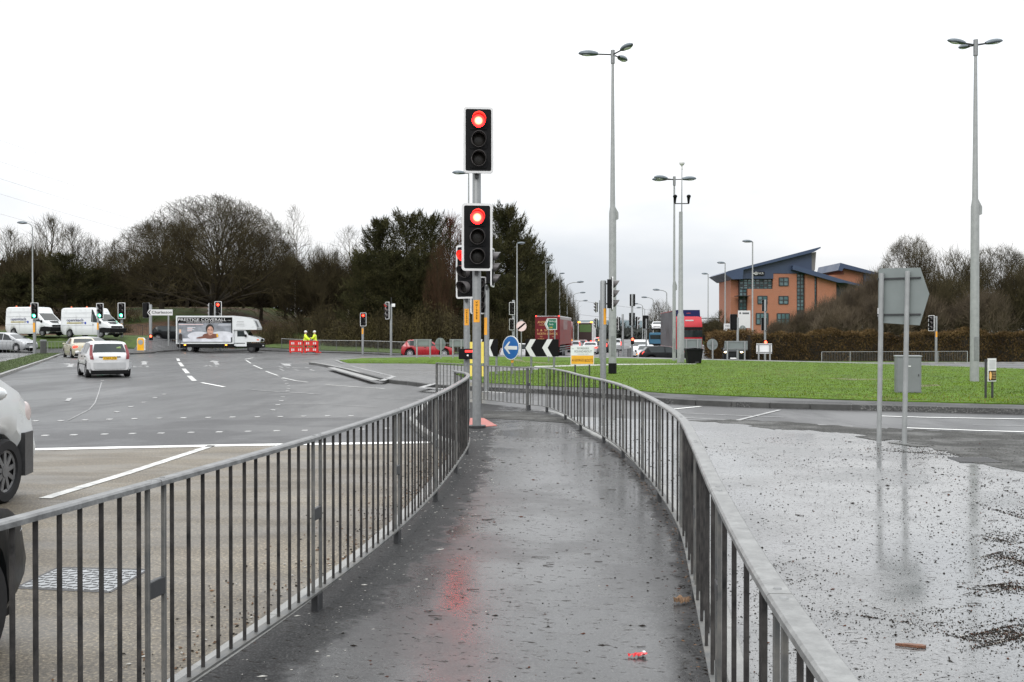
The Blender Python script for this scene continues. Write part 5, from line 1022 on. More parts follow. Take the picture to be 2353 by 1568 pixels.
a = MB(); a.m(WHITEV); cab = [(xb, .62), (xb + .25, .55), (xb + 1.1, .55), (xb + 1.1, .95), (xb + 2.25, .95), (xb + 2.28, 1.18), (xb + 1.9, 1.38), (xb + 1.28, 1.52), (xb + .98, 2.0), (xb, 2.0)]
a.prism(cab, -.95, .95); cb = a.build('cab', v)
for s_ in (-1, 1):
    a = MB(); a.m(GLASSD); y = s_ * .953; a.prism([(xb + .28, 1.42), (xb + 1.0, 1.42), (xb + .86, 1.92), (xb + .28, 1.92)], y - .003, y + .003); a.build('side_window', v)
    a = MB(); a.m(BLACK); a.box(xb, xb + .95, y - .012, y + .012, .80, .86); a.build('side_strip', v)
    a = MB(); a.m(BLACK); a.box(xb + .95, xb + 1.1, s_ * 1.02 - .09, s_ * 1.02 + .09, 1.38, 1.62, ch=.03); a.build('mirror', v)
    a = MB(); a.m(CHROME); a.box(xb + 2.0, xb + 2.29, s_ * .68 - .17, s_ * .68 + .17, 1.05, 1.22, ch=.03); hl = a.build('headlight', v)
    a = MB(); a.m(AMBER); a.box(xb + 1.98, xb + 2.2, s_ * .9 - .06, s_ * .9 + .06, 1.06, 1.2, ch=.02); a.build('indicator', hl)
    for xx in (x0 + .7, xb - .75): a = MB(); a.m(AMBERGLOW); a.box(xx, xx + .16, s_ * 1.08 - .02, s_ * 1.08 + .02, .64, .72); a.build('marker_lamp', v)
a = MB(); a.m(GLASSD); a.grid(lambda q, t: Vector((xb + 1.29 - .30 * t + .012, (q * 2 - 1) * .86, 1.54 + .44 * t)), 2, 2); a.build('windscreen', v)
a = MB(); a.m(BLACK); a.box(xb + 1.15, xb + 2.36, -.97, .97, .40, .82, ch=.06); a.box(xb + 2.2, xb + 2.3, -.5, .5, 1.0, 1.2, ch=.02); bp_ = a.build('front_bumper', v); a = MB(); a.m(PLATEW); a.box(xb + 2.355, xb + 2.37, -.26, .26, .55, .66); a.build('number_plate', bp_)
a = MB(); a.m(BLACK); a.box(x0 + .1, xb + 1.2, -.8, .8, .42, .8); a.box(x0 + .05, xb, -1.02, -.98, .5, .76); a.box(x0 + .05, xb, .98, 1.02, .5, .76); a.build('chassis', v)
for xx in (x0 + 1.15, xb + 1.5):
    for s_ in (-1, 1):
        a = MB(); a.m(RUBBER); a.tube([(xx, s_ * .72, .36), (xx, s_ * .96, .36)], .36, 22); wl_ = a.build('wheel', v); a = MB(); a.m(GALV if xx < xb else DARKM); a.tube([(xx, s_ * .955, .36), (xx, s_ * .97, .36)], .2, 16); a.build('rim', wl_)
# lorries
CURT = mk('maroon_curtain', (.15, .014, .014), .5, var=.25, scale=.9, c2=(.24, .06, .055)); MAROON = mk('maroon_paint', (.12, .005, .009), .5, var=.15, spec=.3)
def wheels(v, xs_, W, rr, rim=GALV):
    for xx in xs_:
        for s_ in (-1, 1):
            a = MB(); a.m(RUBBER); a.tube([(xx, s_ * (W / 2 - .36), rr), (xx, s_ * (W / 2 - .02), rr)], rr, 22); wl_ = a.build('wheel', v); a = MB(); a.m(rim); a.tube([(xx, s_ * (W / 2 - .03), rr), (xx, s_ * (W / 2 - .005), rr)], rr * .5, 16); a.build('rim', wl_)
X, Y = WX(1258, 97), 97; zg = base(X, Y); v = thing('lorry', 'maroon curtain-sided lorry trailer with gold lettering, seen from behind', 'lorry', (X, Y, zg), R(82)); Lt = 13.4; Wt = 2.36; H = AT(0, 726, 97).z - zg
a = MB(); a.m(MAROON); a.box(0, .08, -Wt / 2, Wt / 2, 1.05, H, ch=.01); rd_ = a.build('rear_doors', v)
a = MB(); a.m(CURT); a.box(.08, Lt, -Wt / 2 + .02, Wt / 2 - .02, 1.25, H - .1)
a.build('curtain', v)
a = MB(); a.m(mk('curtain_faded', (.33, .30, .29), .5, var=.3))
for k in range(5): a.box(4.2 + k * .9, 4.55 + k * .9, -Wt / 2 + .006, -Wt / 2 + .0195, H - 1.3, H - .35)
a.box(.3, Lt - .2, -Wt / 2 + .004, -Wt / 2 + .0195, H - .32, H - .12); a.build('curtain_print', v)
a = MB(); a.m(WHITE); a.box(0, Lt, -Wt / 2, Wt / 2, H - .1, H, ch=.01); a.build('roof', v)
a = MB(); a.m(GALV)
for zz in (.55, .78, 1.0): a.box(.4, Lt - 1, -Wt / 2 + .02, -Wt / 2 + .06, zz, zz + .1); a.box(.4, Lt - 1, Wt / 2 - .06, Wt / 2 - .02, zz, zz + .1)
a.build('side_guard', v); a = MB(); a.m(BLACK); a.box(.05, Lt, -.5, .5, .6, 1.24); a.box(0, .1, -Wt / 2, Wt / 2, .5, .75); a.build('chassis', v)
wheels(v, (3.0, 4.3, 5.6), Wt, .5)
for s_ in (-1, 1):
    a = MB(); a.m(REDGLOW); a.box(-.03, .02, s_ * (Wt / 2 - .1) - .06, s_ * (Wt / 2 - .1) + .06, H - .1, H + .03); a.build('marker_lamp', v); a = MB(); a.m(REDLENS); a.box(-.03, .02, s_ * .95 - .15, s_ * .95 + .15, .6, .72); a.build('tail_light', v)
for t_, z_, hh, ww, yq in (('ANDREW', H - .62, .22, 1.2, .35), ('HAULAGE', H - .88, .10, .9, .35), ('S  &  SONS', H - 1.38, .2, 1.5, .25), ('NORTH BERWICK', H - 1.72, .22, 1.95, .0), ('TEL', H - 1.98, .1, .3, .6), ('FAX', H - 1.98, .1, .3, -.6), ('DUNBAR', H - 2.2, .1, .6, .6)):
    text(t_, rd_, (-.012, yq, z_), hh, ww, GOLD, rz=-90, thick=.008)
cabm = mk('cab_red', (.40, .012, .015), .3, var=.06, coat=.6)
a = MB(); a.m(cabm); a.box(Lt + .2, Lt + 2.3, -1.15, 1.15, .6, H - .4, ch=.08); a.build('cab', v)
X, Y = WX(1345, 172), 172; zg = base(X, Y); v = thing('lorry', 'box lorry with a green rear panel and amber roof lamps in the far queue', 'lorry', (X, Y, zg), R(82)); H = AT(0, 740, 172).z - zg
a = MB(); a.m(WHITE); a.box(0, 9, -1.25, 1.25, .9, H, ch=.03); a.build('cargo_box', v); a = MB(); a.m(mk('dark_rear', (.03, .012, .01), .5)); a.box(-.03, 0, -1.1, 1.1, .9, H - .2); rp_ = a.build('rear_doors', v)
a = MB(); a.m(mk('green_panel', (.07, .13, .035), .5)); a.box(-.05, -.031, -.98, .98, H - 1.7, H - .45); a.build('panel', rp_)
for s_ in (-1, 1):
    a = MB(); a.m(AMBERGLOW); a.box(-.1, .05, s_ * 1.05 - .2, s_ * 1.05 + .2, H - .15, H + .05); a.build('marker_lamp', v); a = MB(); a.m(REDGLOW); a.box(-.06, 0, s_ * .95 - .15, s_ * .95 + .15, 1.0, 1.2); a.build('tail_light', v)
a = MB(); a.m(BLACK); a.box(0, 9, -.6, .6, .5, .9); a.build('chassis', v); wheels(v, (1.6, 7.5), 2.5, .5)
# red articulated lorry coming towards us
X, Y = WX(1585, 100), 100; zg = base(X, Y); v = thing('lorry', 'red articulated lorry with a dark blue wind deflector facing the junction', 'lorry', (X, Y, zg), R(-92.5)); H = AT(0, 712, 100).z - zg
REDL = mk('lorry_red', (.36, .008, .016), .4, var=.06, coat=.15, spec=.3)
def lc(u, v_):            # rounded cab front
    an = (u - .5) * PI * .98; r_ = .18; y = max(-1.07, min(1.07, 1.25 * math.sin(an) * 1.25)); x = -.35 * abs(y / 1.25) ** 4; z = .55 + (H - 1.2) * v_
    x -= .0 if v_ < .66 else .75 * ((v_ - .66) / .34) ** 2
    return Vector((x + .0, y * 1.16, z))
a = MB(); a.m(REDL); a.grid(lc, 16, 14); a.box(-2.2, -.55, -1.24, 1.24, .6, H - 1.0, ch=.08); a.build('cab', v)
a = MB(); a.m(GLASSD); a.grid(lambda u, v_: lc(.10 + .80 * u, .43 + .20 * v_) + Vector((.015, 0, 0)), 14, 4); a.build('windscreen', v)
a = MB(); a.m(BLACK); a.grid(lambda u, v_: lc(.06 + .88 * u, .638 + .07 * v_) + Vector((.05, 0, 0)), 14, 2); sv = a.build('sun_visor', v)
a = MB(); a.m(BLACK); a.box(-.3, .06, -1.2, 1.2, .35, .62, ch=.04); a.box(-.06, .04, -.9, .9, .75, 1.1, ch=.02); a.build('bumper', v)
a = MB(); a.m(mk('deflector_blue', (.006, .008, .05), .6, spec=.12)); a.prism([(-1.0, H - .75), (-.8, H - .70), (-1.1, H), (-2.2, H), (-2.2, H - 1.2)], -1.12, 1.12); df = a.build('wind_deflector', v); a = MB(); a.m(BRICKRED); a.box(-1.02, -.95, -.2, .2, H - .42, H - .30); a.build('badge', df)
a = MB(); a.m(mk('pale_badge', (.5, .5, .5), .4)); a.box(.0, .02, -.4, .4, 3.62, 3.75, Matrix.Translation((-.28, 0, .05))); a.build('roof_vent', v)
for s_ in (-1, 1):
    a = MB(); a.m(CHROME); a.box(-.12, .03, s_ * 1.0 - .16, s_ * 1.0 + .16, .66, .82, ch=.03); a.build('headlight', v); a = MB(); a.m(BLACK); a.box(-.3, -.15, s_ * 1.42 - .1, s_ * 1.42 + .1, 1.75, 2.3, ch=.04); a.build('mirror', v)
GREYC = mk('grey_curtain', (.12, .12, .13), .5, var=.5, scale=.5)
a = MB(); a.m(GREYC); a.box(-15.5, -2.6, -1.27, 1.27, 1.1, H - .1); a.m(cabm); a.box(-15.5, -2.58, -1.28, 1.28, 1.0, 1.12); a.box(-15.5, -2.58, -1.28, 1.28, H - .12, H - .02); a.box(-2.62, -2.5, -1.285, 1.285, 1.0, H); a.build('trailer', v)
a = MB(); a.m(BLACK); a.box(-15.4, -.4, -.6, .6, .5, 1.0); a.build('chassis', v); wheels(v, (-1.0, -13.6, -12.3, -11.0), 2.5, .5)
# car transporter
X, Y = WX(1509, 158), 158; zg = base(X, Y); v = thing('car_transporter', 'blue car transporter far off, left of the red lorry', 'lorry', (X, Y, zg), R(-100)); BL = mk('transporter_blue', (.03, .12, .20), .45, coat=.1)
a = MB(); a.m(BL); a.box(-2.2, 0, -1.15, 1.15, .6, 2.55, ch=.12); a.build('cab', v); a = MB(); a.m(GLASSD); a.box(-.03, .02, -1.0, 1.0, 1.55, 2.2); a.build('windscreen', v); a = MB(); a.m(BLACK); a.box(-.1, .05, -1.1, 1.1, .5, .85); a.build('bumper', v)
a = MB(); a.m(DARKM)
for s_ in (-1, 1):
    for xx in (-.6, -3, -6, -9, -12): a.box(xx - .08, xx + .08, s_ * 1.15 - .06, s_ * 1.15 + .06, 1, 3.2)
    a.box(-13, 0, s_ * 1.15 - .08, s_ * 1.15 + .08, 2.75, 2.9); a.box(-13, -2.5, s_ * 1.15 - .08, s_ * 1.15 + .08, .9, 1.05)
a.build('deck_frame', v); wheels(v, (-.9, -10.5, -12), 2.4, .48)
car('loaded_car', 'small white car carried on the top deck of the transporter', 'car', (X + math.cos(R(-100)) * -2.0, Y + math.sin(R(-100)) * -2.0, zg + 2.9), -100, 3.9, 1.7, 1.4, 'hatch', WHITEC)
# ---------------------------------------------------------------- people
HIVIS = mk('hi_vis_yellow', (.62, .85, .03), .6, var=.12, scale=6, bump=.3, bscale=20); SKINM = mk('skin', (.5, .30, .22), .5); TROUS = mk('dark_trousers', (.02, .024, .04), .7, var=.2); BANDM = mk('reflective_band', (.6, .62, .62), .3)
def skin_obj(name, chain, parent, mat, sub=1):
    """chain: {key: (pos, radius, parent key)} grown with a Skin modifier, one continuous surface"""
    keys = list(chain); me = bpy.data.meshes.new(name); me.from_pydata([chain[k][0] for k in keys], [(keys.index(chain[k][2]), keys.index(k)) for k in keys if chain[k][2]], [])
    o = bpy.data.objects.new(name, me); col.objects.link(o); o.parent = parent; me.materials.append(mat)
    md = o.modifiers.new('skin', 'SKIN'); md.use_smooth_shade = True
    for i, k in enumerate(keys):
        r_ = chain[k][1]; me.skin_vertices[0].data[i].radius = r_ if isinstance(r_, tuple) else (r_, r_)
    me.skin_vertices[0].data[0].use_root = True
    sb = o.modifiers.new('sub', 'SUBSURF'); sb.levels = sub; sb.render_levels = sub + 1
    return o
def worker(label, loc, rz, arm):
    r = thing('person', label, 'person', loc, R(rz), 'workmen in hi-vis jackets')
    b = {'pelvis': ((0, 0, .95), (.15, .11), None), 'waist': ((0, 0, 1.12), (.14, .10), 'pelvis'), 'chest': ((.02, 0, 1.32), (.17, .11), 'waist'), 'neck': ((.03, 0, 1.50), .055, 'chest'), 'head': ((.05, 0, 1.60), (.08, .095), 'neck'), 'crown': ((.045, 0, 1.72), (.07, .08), 'head')}
    for s_, n in ((1, 'l'), (-1, 'r')):
        e = arm[0 if s_ > 0 else 1]
        b.update({n + 'hip': ((0, s_ * .10, .88), .10, 'pelvis'), n + 'knee': ((.03, s_ * .12, .50), .07, n + 'hip'), n + 'ank': ((0, s_ * .13, .10), .05, n + 'knee'), n + 'toe': ((.16, s_ * .14, .04), .045, n + 'ank'),
                  n + 'sho': ((.02, s_ * .20, 1.42), .07, 'chest'), n + 'elb': (e[0], .05, n + 'sho'), n + 'wri': (e[1], .036, n + 'elb'), n + 'hand': (e[2], .034, n + 'wri')})
        d = (Vector(e[2]) - Vector(e[1])).normalized(); sd_ = Vector((0, 0, 1)).cross(d).normalized()
        for i, (q, l_) in enumerate(((-.03, .06), (-.01, .075), (.01, .07), (.03, .055))): b[n + 'f%d' % i] = (tuple(Vector(e[2]) + sd_ * q + d * l_ + Vector((0, 0, -.015))), .010, n + 'hand')
        b[n + 'th'] = (tuple(Vector(e[1]) + sd_ * -.05 * s_ + d * .06), .011, n + 'wri')
    body = skin_obj('body', b, r, SKINM)
    j = {k: (p, tuple(x + .035 for x in (q if isinstance(q, tuple) else (q, q))), None if k == 'waist' else ('waist' if pa == 'pelvis' else pa)) for k, (p, q, pa) in b.items() if k in ('waist', 'chest', 'lsho', 'rsho', 'lelb', 'relb', 'lwri', 'rwri')}
    j['hem'] = ((0, 0, .86), (.19, .15), 'waist'); j['collar'] = ((.03, 0, 1.50), (.085, .085), 'chest')
    jk = skin_obj('jacket', j, body, HIVIS)
    t = {k: (p, tuple(x + .028 for x in (q if isinstance(q, tuple) else (q, q))), None if k == 'pelvis' else pa) for k, (p, q, pa) in b.items() if k in ('pelvis', 'lhip', 'rhip', 'lknee', 'rknee', 'lank', 'rank')}
    skin_obj('trousers', t, body, TROUS)
    m_ = MB(); m_.m(WHITE); m_.ell((.045, 0, 1.73), (.125, .115, .105), 16, 10); m_.box(.09, .21, -.09, .09, 1.69, 1.71, ch=.005); m_.build('helmet', body)
    m_ = MB(); m_.m(SKINM); m_.ell((.135, 0, 1.60), (.02, .014, .022)); m_.build('nose', body); m_ = MB(); m_.m(HAIR); m_.ell((.118, .032, 1.635), (.012, .012, .008)); m_.ell((.118, -.032, 1.635), (.012, .012, .008)); m_.ell((.115, 0, 1.545), (.014, .026, .006)); m_.build('face_features', body)
    m_ = MB(); m_.m(BLACK)
    for s_ in (-1, 1): m_.ell((.05, s_ * .135, .06), (.15, .065, .075), 12, 8)
    m_.build('boots', body); return r
wz = lambda x, Y: (WX(x, Y), Y, base(WX(x, Y), Y) + .13)
p1 = worker('workman in a yellow jacket and white helmet bending over the barrier, left of the two', wz(701, 85.2), 8, ((((.18, .26, 1.2), (.42, .16, 1.1), (.50, .14, 1.1))), ((.16, -.28, 1.18), (.36, -.2, 1.0), (.43, -.18, .97))))
worker('workman in a yellow jacket and white helmet standing upright, right of the two', wz(724, 85.6), 172, ((((.06, .28, 1.18), (.28, .2, 1.2), (.36, .16, 1.24))), ((.02, -.27, 1.14), (.16, -.24, .96), (.22, -.22, .9))))
# ---------------------------------------------------------------- office block
YB = 190.0; XB = WX(1770, YB); ZB = base(XB, YB); kB = YB / F
bld = thing('office_building', 'three-storey brick office block with a dark blue wedge roof', 'building', (XB, YB, ZB))
def B(zx, zy, dy=0): p = AT(1568.6 + zx * .2001, 533.3 + zy * .2001, YB + dy); return (p.x - XB, p.z - ZB)
def brick_mat():
    m = mk('brick', (.31, .105, .056), .8, var=.14, scale=.5); t = m.node_tree; n = t.nodes; l = t.links; b = n['Principled BSDF']
    bt = n.new('ShaderNodeTexBrick'); bt.inputs['Scale'].default_value = 1.0; bt.inputs['Brick Width'].default_value = .45; bt.inputs['Row Height'].default_value = .15; bt.inputs['Mortar Size'].default_value = .018
    bt.inputs['Color1'].default_value = (.34, .115, .058, 1); bt.inputs['Color2'].default_value = (.27, .095, .045, 1); bt.inputs['Mortar'].default_value = (.34, .24, .18, 1)
    co = n.new('ShaderNodeTexCoord'); sp = n.new('ShaderNodeSeparateXYZ'); cb_ = n.new('ShaderNodeCombineXYZ'); l.new(co.outputs['Object'], sp.inputs[0])
    ad = n.new('ShaderNodeMath'); l.new(sp.outputs[0], ad.inputs[0]); l.new(sp.outputs[1], ad.inputs[1]); l.new(ad.outputs[0], cb_.inputs[0]); l.new(sp.outputs[2], cb_.inputs[1]); l.new(cb_.outputs[0], bt.inputs[0])
    rp = [q for q in n if q.type == 'VALTORGB'][0]; mxx = n.new('ShaderNodeMixRGB'); mxx.inputs[0].default_value = .6; l.new(rp.outputs[0], mxx.inputs[1]); l.new(bt.outputs[0], mxx.inputs[2]); l.new(mxx.outputs[0], b.inputs['Base Color']); return m
BRICK = brick_mat(); NAVY = mk('navy_cladding', (.025, .042, .085), .45, var=.1, scale=.4); ROOFN = mk('navy_roof', (.03, .05, .10), .4, var=.12, scale=.3); SOFF = mk('grey_soffit', (.17, .16, .16), .6, var=.1); MULL = mk('dark_mullion', (.015, .017, .02), .5)
def wallp(name, pts, y0, y1, mat): a = MB(); a.m(mat); a.prism([B(*p) for p in pts], y0, y1); return a.build(name, bld)
wallp('wall', [(745, 655), (1035, 655), (1040, 478), (1310, 478), (1310, 1200), (745, 1200)], 0, 12, BRICK)
wallp('wall', [(568, 545), (655, 552), (655, 1200), (568, 1200)], 1.2, 12, BRICK)
wallp('wall', [(1408, 488), (1515, 505), (1515, 1200), (1408, 1200)], 0.05, 14, BRICK)
wallp('wall', [(1546, 515), (1765, 575), (1765, 1200), (1546, 1200)], 0.05, 14, BRICK)
wallp('wall', [(1310, 470), (1408, 486), (1408, 1200), (1310, 1200)], 0.9, 10, MULL)
wallp('wall', [(1515, 505), (1546, 513), (1546, 1200), (1515, 1200)], 0.6, 10, MULL)
wallp('wall', [(655, 545), (1035, 545), (1035, 655), (745, 655), (745, 1200), (655, 1200)], .7, 12, MULL)
wallp('cladding', [(680, 440), (1480, 238), (1480, 445), (1310, 480), (1040, 477), (1040, 538), (680, 538)], -.1, 12, NAVY)
wallp('gable_panel', [(1480, 238), (1545, 225), (1530, 440), (1480, 445)], .6, 12, SOFF)
wallp('side_wing', [(1765, 575), (2060, 640), (2060, 1200), (1765, 1200)], 4, 16, mk('teal_glazing', (.02, .045, .055), .15, var=.3, scale=.3))
a = MB(); a.m(BRICK); a.prism([B(*p, 14) for p in ((1690, 495), (1850, 490), (1840, 415), (2090, 480), (2090, 700), (1690, 700))], 14, 26); a.build('wall', bld)
a = MB(); a.m(ROOFN); a.prism([B(*p) for p in ((460, 478), (505, 455), (1560, 178), (1562, 192), (1480, 238), (680, 440), (672, 545), (560, 548))], -1.3, 13.5); rf = a.build('roof', bld)
a = MB(); a.m(ROOFN); a.prism([B(*p) for p in ((1248, 388), (1262, 385), (1840, 560), (2060, 615), (2060, 640), (1840, 588), (1765, 585), (1240, 436))], -1.2, 13); a.build('roof', bld)
a = MB(); a.m(ROOFN); a.prism([B(*p, 12.5) for p in ((1785, 440), (1812, 355), (2260, 474), (2260, 505), (1850, 415), (1830, 450))], 12.5, 27); a.m(NAVY); a.prism([B(*p, 13) for p in ((2090, 470), (2260, 505), (2260, 800), (2090, 800))], 13.5, 26); a.build('roof', bld)
a = MB(); a.m(DARKM)
for zx in (1630, 1702):
    x, z = B(zx, 478); a.tube([(x, 14.5, z - .5), (x, 14.5, z + .9), (x, 14.5, z + 1.0), (x, 14.5, z + 2.0), (x, 14.5, z + 2.3)], [.8, .8, 1.1, 1.25, 1.0], 12)
a.build('roof_vent', bld)
def glaze(x0, x1, y0, y1, nx, ny, yy, sub=False):
    (ax, az), (bx, bz) = B(x0, y1), B(x1, y0); a = MB(); a.m(MULL); t = .09
    for i in range(nx + 1): q = ax + (bx - ax) * i / nx; a.box(q - t, q + t, yy - .12, yy, az - .0, bz)
    for j in range(ny + 1): q = az + (bz - az) * j / ny; a.box(ax, bx, yy - .11, yy - .005, q - t * .9, q + t * .9)
    if sub:
        for i in range(0, nx, 2): q0 = ax + (bx - ax) * i / nx; q1 = ax + (bx - ax) * (i + 1) / nx; zz = az + (bz - az) * .42; a.box(q0, q1, yy - .13, yy - .006, zz - .16, zz)
    wn = a.build('window', bld); a = MB(); a.m(GLASSB)
    for i in range(nx):
        for j in range(ny):       # each pane leans a hair differently, as real glazing does
            u0, u1, v0, v1 = ax + (bx - ax) * i / nx, ax + (bx - ax) * (i + 1) / nx, az + (bz - az) * j / ny, az + (bz - az) * (j + 1) / ny; e = random.uniform(-.03, .03); f_ = random.uniform(-.03, .03)
            a.add([(u0, yy - .06 + e, v0), (u1, yy - .06 - e, v0), (u1, yy - .06 - e + f_, v1), (u0, yy - .06 + e + f_, v1)], [(0, 1, 2, 3)])
    a.build('pane', wn)
glaze(662, 1033, 543, 653, 8, 4, .68, True); glaze(660, 742, 655, 1050, 2, 10, .68)
for q in ((1108, 1212, 527, 618), (863, 968, 738, 825), (1105, 1210, 740, 827)): glaze(*q, 2, 2, -.01)
glaze(1325, 1405, 475, 900, 2, 10, .88); glaze(1519, 1543, 512, 870, 1, 8, .58); glaze(845, 980, 935, 1060, 3, 2, -.01); glaze(1085, 1225, 938, 1070, 3, 2, -.01)
a = MB(); a.m(MULL); (x, z), (x2, z2) = B(600, 742), B(752, 735); a.box(x, x2, -2.2, .6, z, z2); a.build('canopy', bld)
(x, z) = B(905, 478); a = MB(); a.m(BLACKPAINT); (q0, w0), (q1, w1) = B(805, 500), B(935, 458); a.box(q0, q1, -.35, -.1, w0, w1); nm = a.build('name_panel', bld)
text('NCR', nm, (B(892, 478)[0], -.38, B(892, 478)[1]), .36, .98, WHITE, thick=.03)
a = MB(); a.m(WHITE); cx_, cz_ = B(838, 478); n_ = 24; vs = [(cx_ + rr * math.cos(2 * PI * i / n_), -.37, cz_ + rr * math.sin(2 * PI * i / n_)) for rr in (.30, .20) for i in range(n_)]; a.add(vs, [(i, (i + 1) % n_, n_ + (i + 1) % n_, n_ + i) for i in range(n_)]); a.disc((cx_, -.37, cz_), .11, 12); a.box(cx_ - .52, cx_ - .33, -.38, -.36, cz_ - .1, cz_ + .12); a.build('emblem', nm)

# ---------------------------------------------------------------- trees and hedges
BARK = mk('bark', (.045, .038, .028), .9, var=.4, scale=3, spec=.1); TWIG = mk('twig', (.034, .026, .018), .9, var=.4, scale=.5, c2=(.060, .051, .027), spec=.05); TWIGS = mk('pale_twig', (.070, .055, .042), .9, var=.35, scale=.5, c2=(.095, .075, .05), spec=.08); TWIGR = mk('russet_twig', (.085, .030, .016), .9, var=.3, scale=.5, spec=.15); BIRCHB = mk('birch_bark', (.30, .28, .25), .8, var=.5, scale=6)
NEEDLE = mk('needles', (.018, .026, .012), .9, var=.45, scale=.30, c2=(.048, .044, .019), spec=.04); NEEDLEB = mk('browned_needles', (.05, .032, .014), .9, var=.4, scale=.5, spec=.12)
HEDGEM = mk('hedge_leaf', (.066, .040, .020), .9, var=.45, scale=.7, c2=(.115, .076, .034), spec=.05); BUSHM = mk('bramble_leaf', (.035, .026, .013), .9, var=.5, scale=.5, c2=(.048, .040, .016), spec=.12)
TWIGB = mk('brown_twig', (.050, .030, .018), .9, var=.35, scale=.5, spec=.05)
rnd = random.Random(11)
def bare(seed, H, Rr, fork, nl, counts, rad, twig=.018, up=.30, lo=18, single=False, wood=TWIG, bark=BARK):
    rn = random.Random(seed); tr = MB(); tr.m(bark); cw = MB(); cw.m(wood); zc = fork + (H - fork) * .28
    def env(p, d):             # how far a branch may run before it leaves the crown's outline
        a, c = Rr, (H - zc) if d.z > -0.2 else (H - zc); px, py, pz = p.x / a, p.y / a, (p.z - zc) / c; dx, dy, dz = d.x / a, d.y / a, d.z / c
        A = dx * dx + dy * dy + dz * dz; Bq = px * dx + py * dy + pz * dz; C = px * px + py * py + pz * pz - 1; D = Bq * Bq - A * C
        return max(.15, (-Bq + math.sqrt(D)) / A) if D > 0 else .3
    def limb(p, d, L, r, lev):
        n = (7, 5, 4, 3, 2)[lev]; pts = [p.copy()]; q = p.copy(); d = d.normalized()
        for i in range(n):
            d = (d + Vector((rn.gauss(0, .13), rn.gauss(0, .13), rn.gauss(0, .10) + up * (.5 if lev else .22) / n))).normalized(); q = q + d * (L / n); pts.append(q.copy())
        rs = [r * (1 - .80 * i / n) for i in range(n + 1)]
        (tr if lev == 0 else cw).tube(pts, rs, (6, 5, 4, 3, 3)[lev], False, lev < 2)
        if lev >= len(counts): return
        k = counts[lev]
        for i in range(k):
            t = .22 + .78 * (i + rn.random()) / k; j = min(n - 1, int(t * n)); f = t * n - j; b = pts[j].lerp(pts[j + 1], min(1, f)); ax = (pts[j + 1] - pts[j]).normalized()
            s_ = ax.orthogonal().normalized(); s_.rotate(Matrix.Rotation(rn.uniform(0, 2 * PI), 3, ax)); an = R(rn.uniform(24, 56)); nd = ax * math.cos(an) + s_ * math.sin(an); nd.z += up * .4; nd.normalize()
            ev = env(b, nd)
            if ev < .45: continue
            L2 = min(L * rn.uniform(.45, .85) * (1.2 - .5 * t), ev * rn.uniform(.85, 1.12)) if lev < 2 else (rn.uniform(.9, 1.9) if lev == 2 else rn.uniform(.5, 1.25)); limb(b, nd, max(.4, L2), max(twig, rs[j] * .5), lev + 1)
    if single:
        tp = [Vector((rn.gauss(0, .04) * i, rn.gauss(0, .04) * i, H * .96 * i / 8)) for i in range(9)]; tr.tube(tp, [rad * (1 - .9 * i / 8) for i in range(9)], 8, False)
        for i in range(nl):
            t = .16 + .82 * i / nl; j = min(7, int(t * 8)); b = tp[j].lerp(tp[j + 1], t * 8 - j); az = i * 2.4 + rn.random(); el = R(rn.uniform(lo, lo + 30) + 35 * t); d = Vector((math.cos(az) * math.cos(el), math.sin(az) * math.cos(el), math.sin(el)))
            limb(b, d, env(b, d) * rn.uniform(.75, 1.0), rad * (.42 - .3 * t), 1)
    else:
        tp = [Vector((0, 0, -.3)), Vector((0, 0, fork * .3)), Vector((rn.gauss(0, .1), rn.gauss(0, .1), fork * .7)), Vector((rn.gauss(0, .15), 0, fork * 1.15))]; tr.tube(tp, [rad * 1.25, rad, rad * .9, rad * .75], 9, False)
        for i in range(nl):
            az = i * 2.399 + rn.uniform(-.3, .3); el = R(lo + (84 - lo) * ((i + .5) / nl) ** 1.1); b = tp[2].lerp(tp[3], rn.random()); d = Vector((math.cos(az) * math.cos(el), math.sin(az) * math.cos(el), math.sin(el)))
            limb(b, d, env(b, d) * rn.uniform(.82, 1.0), rad * rn.uniform(.38, .55), 0)
    return tr, cw, H, Rr
